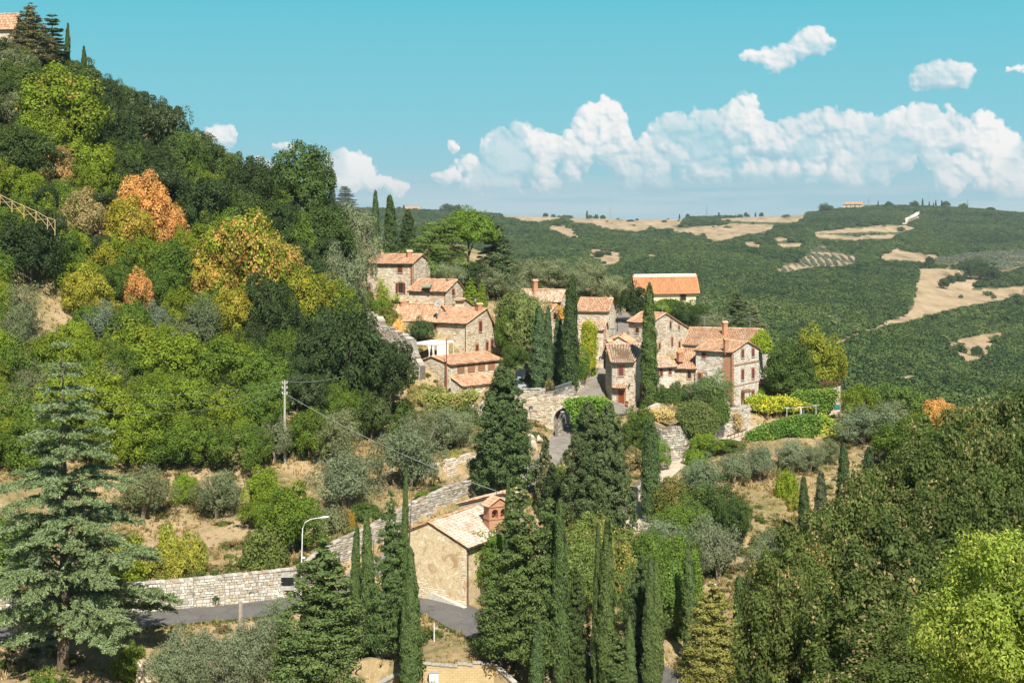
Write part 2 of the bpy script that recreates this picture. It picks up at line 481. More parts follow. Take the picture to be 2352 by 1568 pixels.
M['tile'] = material('terracotta_tile', tile_fn([(.36, .17, .10), (.52, .26, .145), (.62, .36, .22), (.70, .47, .31), (.76, .58, .42)], .6))
M['tile_old'] = material('weathered_tile', tile_fn([(.30, .16, .10), (.50, .30, .20), (.62, .46, .34), (.70, .58, .46), (.74, .64, .52)], .6))
M['tile_white'] = material('bleached_tile', tile_fn([(.38, .20, .13), (.54, .36, .26), (.66, .53, .43), (.74, .65, .56), (.78, .71, .62)], .75))
M['tile_new'] = material('new_orange_tile', tile_fn([(.56, .23, .10), (.62, .27, .12), (.66, .31, .15), (.68, .34, .17)], .2))
M['ridge'] = material('ridge_tile', tile_fn([(.52, .25, .11), (.62, .35, .18), (.70, .46, .30), (.74, .56, .42)], .4))
M['under'] = flat('roof_boards', (.20, .13, .08))
M['shutter'] = flat('brown_shutter_paint', (.16, .055, .04), .6)
M['shutter_red'] = flat('oxblood_shutter_paint', (.20, .07, .07), .6)
M['dark_wood'] = flat('dark_wood', (.13, .055, .03), .6)
M['door'] = flat('red_brown_door_wood', (.27, .07, .03), .45)
M['old_wood'] = flat('weathered_wood', (.42, .36, .29), .8)
M['pale_wood'] = flat('peeled_pole_wood', (.62, .42, .22), .8)
M['glass'] = material('window_glass', lambda g, b, nt: (g.put(b.inputs['Base Color'], (.025, .03, .035, 1)), setattr(b.inputs['Specular IOR Level'], 'default_value', .6)), .12)
M['glass_pale'] = flat('pale_curtained_glass', (.55, .62, .66), .3)
M['void'] = flat('shaded_interior', (.02, .017, .014))
M['gutter'] = flat('brown_gutter_metal', (.10, .07, .055), .5, .4)
M['gutter_grey'] = flat('grey_gutter_metal', (.30, .33, .35), .45, .5)
M['metal'] = flat('galvanised_metal', (.55, .58, .60), .4, .6)
M['metal_white'] = flat('white_enamel', (.80, .82, .82), .35)
M['iron'] = flat('dark_wrought_iron', (.035, .035, .04), .5, .5)
M['rust'] = flat('rusty_iron', (.25, .09, .05), .8)
M['concrete'] = flat('weathered_concrete', (.46, .44, .40), .9)
M['cloth'] = flat('white_cloth', (.82, .82, .80), .9)
M['pot'] = flat('terracotta_pot', (.55, .24, .12), .8)
M['kerb'] = flat('pale_kerb_stone', (.66, .61, .54), .9)
M['red_tin'] = flat('dull_red_tin', (.28, .08, .09), .6)
M['bark'] = material('bark', lambda g, b, nt: (g.put(b.inputs['Base Color'], g.ramp(g.noise(g.vm('MULTIPLY', obc(g), (3, 3, .8)), 2.5, 5, .65), [(.3, (.07, .05, .035)), (.7, (.22, .17, .12))])), bump(g, b, g.noise(obc(g), 8, 4), .6, .05)))
M['bark_pale'] = material('grey_bark', lambda g, b, nt: (g.put(b.inputs['Base Color'], g.ramp(g.noise(g.vm('MULTIPLY', obc(g), (3, 3, .8)), 2.5, 5, .65), [(.3, (.15, .12, .09)), (.7, (.40, .34, .26))])), bump(g, b, g.noise(obc(g), 8, 4), .6, .05)))
def asphalt_fn(base, var):
    def fn(g, b, nt):
        p = geo(g); n = g.noise(p, .5, 5, .6); f = g.noise(p, 14, 3, .6)
        cr = g.vor(g.vm('ADD', p, g.vm('SCALE', g.noise(p, .8, 3, out=1), 2.0)), .32, 'DISTANCE_TO_EDGE')
        c = g.mix(g.ss(n, .3, .72), tuple(v * (1 - var) for v in base) + (1,), tuple(v * (1 + var) for v in base) + (1,))
        c = g.mix(g.ss(f, .4, .8, 0, .25), c, tuple(min(1, v * 1.5) for v in base) + (1,))
        c = g.mix(g.ss(cr, .03, .0, 0, .6), c, tuple(v * .45 for v in base) + (1,))
        g.put(b.inputs['Base Color'], c); bump(g, b, f, .4, .01)
    return fn
M['asphalt'] = material('asphalt', asphalt_fn((.155, .148, .142), .14), .85)
M['street'] = material('cracked_pale_asphalt', asphalt_fn((.27, .245, .215), .22), .9)
M['gravel'] = material('white_gravel_track', asphalt_fn((.56, .48, .38), .18), .95)

def leaf_mat(name, rndvar=True, trans=.30, dark=.55, light=1.5):
    """leaf blades: colour from the object, second colour 'accent' in patches and single leaves; some light passes through"""
    m = bpy.data.materials.new(name); m.use_nodes = True; nt = m.node_tree; nt.nodes.clear(); g = G(nt)
    oi = g.new('ShaderNodeObjectInfo')
    r = attr(g, 'rnd')
    acc = attr(g, 'accent', 'OBJECT', 'Color'); amt = attr(g, 'accent_amount', 'OBJECT', 'Fac')
    n = g.noise(geo(g), .42, 3, .6)
    k = g.m('ADD', g.m('ADD', g.m('MULTIPLY', n, 1.3), g.m('MULTIPLY', g.m('FRACT', g.m('MULTIPLY', r, 7.31)), .55)), g.m('SUBTRACT', amt, 1.42))
    c = g.mix(g.ss(k, -.1, .12), oi.outputs['Color'], acc)
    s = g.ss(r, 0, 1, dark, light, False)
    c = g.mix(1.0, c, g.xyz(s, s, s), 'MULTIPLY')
    d = g.new('ShaderNodeBsdfPrincipled'); d.inputs['Roughness'].default_value = .55; d.inputs['Specular IOR Level'].default_value = .10
    g.put(d.inputs['Base Color'], c)
    t = g.new('ShaderNodeBsdfTranslucent')
    g.put(t.inputs[0], g.mix(1.0, c, (1.25, 1.35, .55, 1), 'MULTIPLY'))
    mx = g.new('ShaderNodeMixShader'); mx.inputs[0].default_value = trans
    g.l.new(d.outputs[0], mx.inputs[1]); g.l.new(t.outputs[0], mx.inputs[2])
    o = g.new('ShaderNodeOutputMaterial'); g.l.new(mx.outputs[0], o.inputs[0])
    return m
M['leaf'] = leaf_mat('leaf_blades')
M['needle'] = leaf_mat('conifer_sprays', trans=.14, dark=.6, light=1.45)

# ---------------------------------------------------------------- the lie of the land
CTRL = [  # (px, py, Y): points of the ground
 (0,700,112),(50,680,117),(100,690,118),(250,684,122),(350,690,121),(0,634,126),(80,625,128),(152,618,131),(235,611,133),(290,604,136),
 (320,598,138),(400,598,138),(440,606,135),(480,626,129),(530,645,124),(600,658,121),(640,672,118),(-120,645,122),(-120,590,130),
 (0,596,131),(128,586,137),(235,571,141),(289,563,144),(-120,500,140),(-120,400,160),(-120,200,190),(-120,60,215),
 (0,500,147),(0,400,164),(0,300,180),(0,200,197),(0,120,212),(0,60,225),(20,48,240),(100,510,156),(100,400,174),(100,300,192),(100,200,210),(100,130,226),
 (200,525,157),(200,430,174),(200,330,194),(200,245,214),(200,190,232),(300,500,162),(300,420,178),(300,350,195),(300,280,214),(300,222,236),
 (370,522,153),(408,505,157),(440,490,162),(470,478,166),(345,584,142),(373,568,145),(400,552,148),(430,532,152),(455,519,155),(480,505,159),(505,492,163),
 (530,478,167),(545,463,172),(560,447,178),(568,432,185),(576,415,193),(592,395,202),(598,375,212),(603,360,222),(613,340,238),(622,325,252),(628,312,270),
 (430,472,169),(470,462,169),(450,448,177),(400,440,182),(460,436,183),(450,400,204),(400,385,204),(370,440,183),(370,400,198),(370,350,213),(370,305,230),(400,303,231),
 (400,275,254),(400,256,276),(340,245,238),(446,308,226),(466,354,218),(466,275,262),(500,292,252),(500,355,221),(525,377,208),(545,345,223),(545,330,229),(585,335,229),
 (540,268,292),(600,290,330),(450,252,320),(665,305,290),(665,357,223),(730,406,206),(765,402,210),(800,390,222),(842,400,224),(750,338,262),(700,330,262),
 (620,405,198),(660,410,197),(690,440,186),(650,480,172),(640,505,166),(680,470,175),(720,444,185),(745,431,192),(775,422,198),(820,424,197),
 (760,470,175),(790,500,166),(740,530,158),(720,570,149),(700,610,140),(770,610,138),(850,450,184),(850,530,160),(900,428,198),(950,440,190),(1024,440,190),
 (900,560,150),(1024,560,150),(1150,560,150),(560,525,156),(600,545,151),(640,565,146),(640,620,133),(600,600,138),(570,560,147),(520,560,146),
 (470,664,117.6),(560,680,115),(400,690,113),(520,820,100),(300,800,100),(650,760,105),(750,720,112),
 (0,860,90),(0,800,60),(300,950,70),(600,950,70),(800,800,80),(900,720,75),(1024,690,72),(1150,680,72),(0,900,30),(500,1000,30),(900,760,35),(1100,760,35),(500,900,15),
 (850,660,105),(1024,640,105),
]
ZCTRL = [  # (px, Y, z): ground out of sight, and the far side of the valley
 (-120,260,30),(0,270,28),(100,260,22),(200,265,10),(300,275,-2),(-120,330,20),(0,340,16),(150,340,2),(300,350,-16),(400,340,-20),(500,345,-30),(600,380,-48),(700,330,-42),(760,300,-42),
 (800,270,-38),(850,260,-40),(900,240,-40),(1024,240,-46),(1150,240,-46),(900,320,-58),(1024,330,-64),(800,360,-58),(-120,450,-10),(0,450,-15),(150,450,-30),(300,450,-45),
]
for Yv, row in ((450, (405, 398, 398, 400, 408, 412, 420)), (640, (352, 350, 350, 346, 352, 380, 395)), (860, (310, 309, 308, 302, 312, 332, 345)), (1100, (276, 276, 272, 274, 288, 300, 306)),
                (1500, (246, 245, 246, 248, 254, 262, 266)), (1950, (223, 222, 227, 228, 230, 236, 242)), (2350, (214, 215, 221, 221, 216, 215, 224)), (2600, (212, 213, 218.6, 218.8, 208.6, 210, 221)),
                (2900, (216, 216, 222, 222, 215, 214, 222)), (3600, (222, 222, 224, 224, 222, 220, 222))):
    for px_, py_ in zip((330, 450, 600, 720, 850, 960, 1080), row):
        ZCTRL.append((px_, Yv, -(py_ - HZ) / F * Yv))
    ZCTRL.append((150, Yv, -(row[0] - HZ) / F * Yv)); ZCTRL.append((0, Yv, -(row[0] - HZ) / F * Yv)); ZCTRL.append((-150, Yv, -(row[0] - HZ) / F * Yv))
ZCTRL += [(800, 2560, 1.0), (900, 2560, 15.5), (985, 2600, 9), (360, 2500, 8), (420, 2600, 8.5), (700, 1300, -36.5)]
LS = 560.0
def uv(X, Y): return CX + X / Y * F, np.log(Y) * LS
_P = [( (W(*c)[0]), c[2], W(*c)[2]) for c in CTRL] + [((c[0] - CX) / F * c[1], c[1], c[2]) for c in ZCTRL]
_P = np.array(_P, float); _U, _V = uv(_P[:, 0], _P[:, 1])
def _phi(r2): return np.where(r2 > 0, r2 * np.log(r2 + 1e-12), 0) * .5
_n = len(_P); _S = 100.0
_K = _phi(((_U[:, None] - _U) ** 2 + (_V[:, None] - _V) ** 2) / _S ** 2) + np.eye(_n) * .004
_Q = np.c_[np.ones(_n), _U / _S, _V / _S]
# interpolate the slope z/Y (what the eye sees), which keeps far and near equally tame
_sol = np.linalg.solve(np.block([[_K, _Q], [_Q.T, np.zeros((3, 3))]]), np.r_[_P[:, 2] / _P[:, 1], 0, 0, 0])
def z_base(X, Y):
    X = np.asarray(X, float); Y = np.asarray(Y, float); sh = np.broadcast(X, Y).shape
    u, v = uv(np.broadcast_to(X, sh).ravel(), np.broadcast_to(Y, sh).ravel())
    out = np.empty(len(u))
    for i in range(0, len(u), 40000):
        s = slice(i, i + 40000)
        K = _phi(((u[s, None] - _U) ** 2 + (v[s, None] - _V) ** 2) / _S ** 2)
        out[s] = K @ _sol[:_n] + _sol[_n] + _sol[_n + 1] * u[s] / _S + _sol[_n + 2] * v[s] / _S
    z = out.reshape(sh) * np.broadcast_to(Y, sh)
    k = np.clip((Y - 480) / 350, 0, 1) * np.clip((3000 - Y) / 900, .25, 1)
    return z + k * (.55 * 1.0) * (4.2 * np.sin(X / 58 + 1.3 * np.sin(Y / 130)) + 3.4 * np.sin(Y / 62 + X / 120 + 1.0) + 2.2 * np.sin(X / 27 - Y / 47 + 2) + 1.2 * np.sin(X / 13 + Y / 21))


def smooth_line(pts, step=1.5):
    """Catmull-Rom through 3D points"""
    P = np.array([pts[0]] + list(pts) + [pts[-1]], float); out = []
    for i in range(1, len(P) - 2):
        a, b, c, d = P[i - 1], P[i], P[i + 1], P[i + 2]
        n = max(2, int(np.linalg.norm(c - b) / step))
        for k in range(n):
            t = k / n
            out.append(.5 * ((2 * b) + (c - a) * t + (2 * a - 5 * b + 4 * c - d) * t * t + (3 * b - a - 3 * c + d) * t ** 3))
    out.append(P[-2]); return np.array(out)
# roads: centre line (px, py, Y) and width
ROADS = {
 'lower': ([(-160, 650, 121), (-60, 641, 124), (0, 634, 126), (80, 625.5, 128), (152, 618, 130.9), (235, 611, 133.2), (290, 604, 135.6), (340, 599, 137.2), (400, 599, 137), (440, 606, 134.5), (480, 626, 129), (530, 645, 124), (600, 659, 120.5), (650, 674, 117.5), (700, 700, 113)], 5.2),
 'upper': ([(318, 600, 137), (345, 584, 142), (373, 568, 145), (400, 552, 148), (430, 532, 152), (455, 519, 155), (480, 505, 159), (505, 492, 163), (530, 478, 167), (545, 463, 172), (559, 447, 178), (568, 431, 185), (577, 415, 193), (589, 397, 201), (597, 377, 211), (602, 360, 221), (611, 341, 237), (621, 325, 252), (630, 311, 270)], 3.6),
 'plaza': ([(583, 403, 198), (604, 401, 198.5), (618, 412, 195), (630, 409, 196)], 5.0),
 'track': ([(640, 530, 155), (632, 510, 161), (640, 498, 166), (655, 481, 171), (668, 469, 175), (690, 457, 180), (715, 446, 185), (738, 434, 191), (760, 426, 196), (790, 424, 197)], 3.0),
}
RL = {}
for k_, (pts_, w_) in ROADS.items():
    RL[k_] = (smooth_line([W(*p) for p in pts_]), w_)
# walls that hold the ground back: line (px, py_base, Y), height, and the side that is high
WALLS = {
 'road': ([(-60, 632, 127.5), (0, 627, 128.8), (26, 624, 129.8), (90, 617.5, 131.8), (171, 610.6, 134), (235, 604, 136.4), (297, 597, 138.6)], 2.75),
 'rise': ([(306, 588, 140.6), (329, 568, 144.5), (373, 548, 149.5), (408, 527, 154), (440, 511.5, 158), (462, 503, 161.5), (478, 500, 164)], 2.3),
 'bastion': ([(636, 444, 187), (644, 453, 183), (652, 460, 179.5), (662, 463, 178), (674, 461, 178.3), (686, 456, 180.5), (696, 450.5, 183)], 4.2),
 'garden': ([(698, 449, 184.5), (712, 443, 187.5), (726, 438, 190.5), (740, 434, 193.5), (750, 431, 196)], 3.3),
 'tuff': ([(370, 700, 116.0), (400, 704, 116.3), (440, 706, 116.6), (515, 707, 116.6), (580, 706, 117.2)], 3.2),
 'terrace': ([(427, 484, 165), (440, 481, 166), (455, 475, 168), (478, 468, 171)], 1.9),
}
WL = {k: (smooth_line([W(*p) for p in v[0]], 1.0), v[1]) for k, v in WALLS.items()}


def near_line(X, Y, L):
    """distance to a 3D polyline in plan, height there, and signed side"""
    d2 = np.full(X.shape, 1e9); z = np.zeros(X.shape); side = np.zeros(X.shape)
    for a, b in zip(L[:-1], L[1:]):
        ex, ey = b[0] - a[0], b[1] - a[1]; l2 = ex * ex + ey * ey + 1e-9
        t = np.clip(((X - a[0]) * ex + (Y - a[1]) * ey) / l2, 0, 1)
        dx, dy = X - a[0] - t * ex, Y - a[1] - t * ey
        q = dx * dx + dy * dy; m = q < d2
        d2 = np.where(m, q, d2); z = np.where(m, a[2] + t * (b[2] - a[2]), z); side = np.where(m, ex * dy - ey * dx, side)
    return np.sqrt(d2), z, side
def gz(X, Y):
    X = np.atleast_1d(np.asarray(X, float)); Y = np.atleast_1d(np.asarray(Y, float))
    X, Y = np.broadcast_arrays(X, Y)
    z = z_base(X, Y)
    for k, (L, h) in WL.items():
        lo, hi = L.min(0) - 8, L.max(0) + 8
        m = (X > lo[0]) & (X < hi[0]) & (Y > lo[1]) & (Y < hi[1])
        if m.any():
            d, zl, s = near_line(X[m], Y[m], L)
            up = s > 0; zz = z[m]
            w = np.clip(1 - (d - .6) / 6.5, 0, 1); w = w * w * (3 - 2 * w)
            zz = np.where(up, zz * (1 - w) + (zl + h - .12) * w, zz)
            w2 = np.clip(1 - d / 3.0, 0, 1); zz = np.where(~up, zz * (1 - w2) + (zl - .05) * w2, zz)
            z = z.copy(); z[m] = zz
    for k, (L, w) in RL.items():
        lo, hi = L.min(0) - 12, L.max(0) + 12
        m = (X > lo[0]) & (X < hi[0]) & (Y > lo[1]) & (Y < hi[1])
        if m.any():
            d, zl, s = near_line(X[m], Y[m], L)
            t = np.clip(1 - (d - w * .5 - .35) / 2.2, 0, 1); t = t * t * (3 - 2 * t)
            z = z.copy(); z[m] = z[m] * (1 - t) + (zl - .12) * t
    return z
def gz1(x, y): return float(gz(x, y)[0])
def ground_at(px, py, y0=88.0, y1=3400.0):
    """first ground point seen through the pixel"""
    Y = np.exp(np.linspace(math.log(y0), math.log(y1), 900)); X = (px - CX) / F * Y
    h = -(py - HZ) / F * Y - z_base(X, Y)
    i = np.where((h[:-1] > 0) & (h[1:] <= 0))[0]
    if len(i) == 0: i = [int(np.argmin(np.abs(h[:520])))]
    i = i[0]; t = h[i] / (h[i] - h[i + 1] + 1e-9); t = min(max(t, 0), 1)
    y = Y[i] + (Y[i + 1] - Y[i]) * t
    return np.array(((px - CX) / F * y, y, gz1((px - CX) / F * y, y)))


def inpoly(px, py, poly):
    poly = np.asarray(poly, float); r = np.zeros(np.shape(px), bool); j = len(poly) - 1
    for i in range(len(poly)):
        xi, yi = poly[i]; xj, yj = poly[j]
        r ^= ((yi > py) != (yj > py)) & (px < (xj - xi) * (py - yi) / (yj - yi + 1e-12) + xi)
        j = i
    return r
A1 = lambda L: [zc(x, y, 2000, 750, 2.138) for x, y in L]
A2 = lambda L: [zc(x, y, 3000, 750, 2.146) for x, y in L]
FIELDS = [  # outlines of the dry fields across the valley (seen outline, carried onto the hill)
 A1([(570, 262), (750, 246), (1000, 252), (1600, 258), (1480, 345), (1330, 350), (1180, 368), (900, 352), (790, 300), (640, 298)]),
 A1([(390, 330), (560, 322), (600, 350), (640, 372), (680, 425), (640, 432), (540, 405), (480, 370)]),
 A1([(760, 515), (870, 530), (1000, 552), (1058, 585), (1025, 640), (900, 655), (830, 668), (820, 600), (735, 570)]),
 A1([(1235, 572), (1380, 560), (1370, 575), (1280, 590)]),
 A1([(1480, 345), (1860, 320), (1850, 350), (1750, 400), (1680, 405), (1640, 385), (1480, 372)]),
 A1([(1740, 462), (1740, 400), (1850, 335), (1960, 303), (2352, 318), (2352, 345), (2100, 400), (1900, 455)]),
 A1([(0, 215), (180, 218), (420, 240), (540, 245), (520, 262), (320, 290), (200, 280), (90, 250), (0, 240)]),
 A1([(2060, 465), (2150, 458), (2250, 490), (2230, 510), (2120, 500)]),
 A1([(1870, 262), (2352, 240), (2352, 290), (2100, 290), (1880, 280)]),
 A2([(0, 250), (490, 225), (500, 240), (420, 295), (200, 298), (0, 290)]),
 A2([(0, 310), (225, 328), (60, 392), (0, 395)]),
 A2([(570, 375), (880, 345), (1150, 325), (1320, 325), (1430, 342), (1310, 378), (930, 385), (760, 390), (530, 400)]),
 A2([(530, 400), (900, 412), (1290, 395), (1240, 432), (900, 446), (640, 440), (560, 425)]),
 A2([(215, 480), (440, 472), (460, 500), (280, 520)]),
 A2([(190, 440), (300, 415), (330, 455), (220, 460)]),
 A2([(1100, 595), (1180, 560), (1240, 505), (1265, 505), (1290, 540), (1480, 568), (1640, 585), (1600, 610), (1480, 640), (1340, 620), (1160, 620)]),
 A2([(1450, 688), (1700, 690), (1860, 708), (2150, 735), (2140, 780), (1950, 790), (1915, 875), (2090, 866), (2352, 842), (2500, 840), (2500, 900), (2352, 915), (2140, 965), (1800, 1022), (1560, 1085), (1480, 1090), (1470, 1120), (1210, 1175), (1000, 1225), (870, 1280), (760, 1345), (690, 1375), (668, 1325), (900, 1248), (1010, 1205), (1200, 1128), (1385, 1050), (1392, 890), (1440, 760)]),
 A2([(1660, 1375), (1740, 1300), (1900, 1270), (2200, 1233), (2200, 1290), (2100, 1335), (2080, 1410), (1980, 1465), (1830, 1488), (1800, 1420)]),
 [(900.5, 227), (902, 220), (906, 217), (912, 214.5), (916, 210.5), (922, 211), (921, 216.5), (914, 219.5), (908, 222), (906, 227)],
 [(500, 212.5), (548, 216.5), (540, 219), (505, 217)],
 [(893, 378.5), (905, 376), (930, 369.5), (922, 373.5), (905, 378)],
]
VINEYARD = A2([(600, 498), (660, 498), (690, 545), (890, 580), (940, 635), (800, 668), (560, 672), (300, 725), (200, 700), (380, 640), (520, 530)])
GROVE = A2([(1520, 640), (1700, 590), (2000, 555), (2352, 545), (2500, 545), (2500, 690), (2352, 672), (2200, 715), (2060, 720), (1880, 640), (1700, 655)])
BARE = [(520, 216, 590, 224)]


def ground_colours(X, Y, Z):
    """soil and grass map: r = dry field, g = wood floor, b = track"""
    px, py = CX + X / Y * F, HZ - Z / Y * F
    n = np.sin(X * .31 + Y * .17) * .7 + np.sin(X * .13 - Y * .11 + 1.7) * .8
    jx, jy = px + n * .8, py + n * .35
    r = np.zeros(X.shape)
    far = Y > 380
    for f in FIELDS + [VINEYARD]: r = np.where(far & inpoly(jx, jy, f), 1.0, r)
    r = np.where(far & inpoly(jx, jy, GROVE), .6, r)
    g = np.where(far, 1 - np.minimum(r, 1), 0.0)
    return r, g


def ground_fn(g, b, nt):
    p = geo(g); c0 = g.new('ShaderNodeAttribute', attribute_name='cover').outputs['Color']
    sp = g.new('ShaderNodeSeparateColor'); g.put(sp.inputs[0], c0)
    field, wood, shade = sp.outputs
    n = g.noise(p, .16, 6, .62); f = g.noise(p, 1.6, 5, .68); ff = g.noise(p, 7.0, 4, .7)
    near = g.ramp(g.m('ADD', g.m('MULTIPLY', n, .6), g.m('MULTIPLY', f, .42)), [(.34, (.13, .15, .04)), (.44, (.25, .22, .09)), (.52, (.42, .32, .17)), (.60, (.52, .40, .25)), (.70, (.36, .24, .15))])
    near = g.mix(g.ss(ff, .38, .72, 0, .55), near, (.22, .15, .09, 1))
    fl = g.ramp(g.noise(g.vm('MULTIPLY', p, (1, .35, 1)), .06, 7, .68), [(.34, (.22, .17, .09)), (.43, (.38, .28, .165)), (.53, (.47, .355, .22)), (.66, (.56, .43, .28))])
    fl = g.mix(g.ss(g.noise(p, .25, 5, .7), .5, .8, 0, .5), fl, (.28, .23, .12, 1))
    c = g.mix(field, near, fl)
    c = g.mix(wood, c, (.09, .11, .04, 1))
    g.put(b.inputs['Base Color'], c)
    bump(g, b, g.m('ADD', f, g.m('MULTIPLY', ff, .5)), .9, .18)
M['ground'] = material('dry_grass_and_soil', ground_fn, .95)


def terrain(name, pxs, Ys, label_kind='structure'):
    PX, YY = np.meshgrid(pxs, Ys); XX = (PX - CX) / F * YY
    ZZ = gz(XX, YY)
    far = YY > 300
    k = 1 / 26.0
    ZZ = ZZ + np.where(far, np.clip((YY - 300) / 300, 0, 1) * (np.sin(XX * k + 2 * np.sin(YY * k * .6)) * .9 + np.sin(YY * k * 1.7 + XX * .02) * .9), 0)
    near = (YY > 95) & (YY < 300)
    bump_ = (np.sin(XX * 1.3 + 2 * np.sin(YY * .9)) * .07 + np.sin(YY * 1.9 + XX * .7) * .06 + np.sin(XX * .45 - YY * .38) * .18)
    wr = np.zeros(XX.shape)
    for k_, (L, w) in RL.items():
        lo, hi = L.min(0) - 6, L.max(0) + 6
        m = (XX > lo[0]) & (XX < hi[0]) & (YY > lo[1]) & (YY < hi[1])
        if m.any():
            d, _, _ = near_line(XX[m], YY[m], L); wr[m] = np.maximum(wr[m], np.clip(1 - (d - w * .5) / 3, 0, 1))
    ZZ = ZZ + np.where(near, bump_ * (1 - wr), 0)
    h, w = XX.shape
    V = np.stack((XX, YY, ZZ), -1).reshape(-1, 3)
    i = np.arange(h * w).reshape(h, w)
    Fq = np.stack((i[:-1, :-1], i[:-1, 1:], i[1:, 1:], i[1:, :-1]), -1).reshape(-1, 4)
    r, g_ = ground_colours(V[:, 0], V[:, 1], V[:, 2])
    g_ = np.maximum(g_, np.clip((V[:, 1] - 285) / 60, 0, 1) * (1 - r))
    col = np.stack((r, g_, np.zeros(len(r)), np.ones(len(r))), -1)
    me = fast_mesh(name, V, Fq, M['ground'], {'cover': ('POINT', col)}, smooth=True)
    return link(name, me, None, kind=label_kind)
SPLIT = 338.0
terrain('ground', np.arange(-220, 1260, 3.2), np.r_[np.linspace(12, 90, 26)[:-1], np.arange(90, 262, .5), np.linspace(262, SPLIT, 40)])
terrain('far_hills', np.arange(-160, 1210, 2.6), np.exp(np.linspace(math.log(SPLIT - 1.5), math.log(3480), 330)))
# the plain beyond everything, down to the horizon
pm = MB(); pm.add([(-1900, 3300, -26), (1900, 3300, -26), (1900, 3590, -60), (-1900, 3590, -60)], [(0, 1, 2, 3)])
pm.build('distant_land', flat('hazy_distant_land', (.10, .16, .12)), kind='structure')


def ribbon(name, L, w, lift, mat, wob=.15, sub=4, kind='structure', thick=0):
    """road surface along a line, with slightly uneven edges"""
    V = []; n = len(L); R = np.random.RandomState(len(name))
    T = np.gradient(L, axis=0); T[:, 2] = 0; T /= np.linalg.norm(T, axis=1)[:, None]
    N = np.stack((-T[:, 1], T[:, 0], np.zeros(n)), -1)
    wob_l = np.interp(np.arange(n), np.arange(0, n + 4, 4), R.uniform(-wob, wob, (n + 7) // 4 + 1)[:len(np.arange(0, n + 4, 4))])
    wob_r = np.interp(np.arange(n), np.arange(0, n + 4, 4), R.uniform(-wob, wob, (n + 7) // 4 + 1)[:len(np.arange(0, n + 4, 4))])
    for i in range(n):
        for k in range(sub + 1):
            t = k / sub * 2 - 1
            off = t * (w / 2 + (wob_r[i] if t > 0 else wob_l[i]))
            V.append(L[i] + N[i] * off + np.array((0, 0, lift + .04 * (1 - t * t))))
    s = sub + 1
    Fq = [(i * s + k, i * s + k + 1, (i + 1) * s + k + 1, (i + 1) * s + k) for i in range(n - 1) for k in range(sub)]
    me = fast_mesh(name, V, Fq, mat, smooth=True)
    return link(name, me, None, kind=kind), N
ribbon('road', RL['lower'][0], RL['lower'][1], .0, M['asphalt'])
ribbon('village_street', RL['upper'][0], RL['upper'][1], .012, M['street'])
ribbon('village_square', RL['plaza'][0], RL['plaza'][1], .024, M['street'])
ribbon('gravel_track', RL['track'][0], RL['track'][1], .0, M['gravel'], .3)

print('ground range', min(v.co.z for v in bpy.data.objects['ground'].data.vertices), max(v.co.z for v in bpy.data.objects['ground'].data.vertices), min(v.co.z for v in bpy.data.objects['far_hills'].data.vertices), max(v.co.z for v in bpy.data.objects['far_hills'].data.vertices))
hm = bpy.data.materials.new('haze_air'); hm.use_nodes = True; hm.node_tree.nodes.clear()
_o = hm.node_tree.nodes.new('ShaderNodeOutputMaterial'); _v = hm.node_tree.nodes.new('ShaderNodeVolumePrincipled')
_v.inputs['Color'].default_value = (.78, .90, 1.0, 1); _v.inputs['Density'].default_value = HAZE; _v.inputs['Anisotropy'].default_value = .2
hm.node_tree.links.new(_v.outputs[0], _o.inputs['Volume'])
m = MB(); m.abox(-2000, 2000, -40, 3600, -140, 75); m.build('haze', hm, kind='stuff')

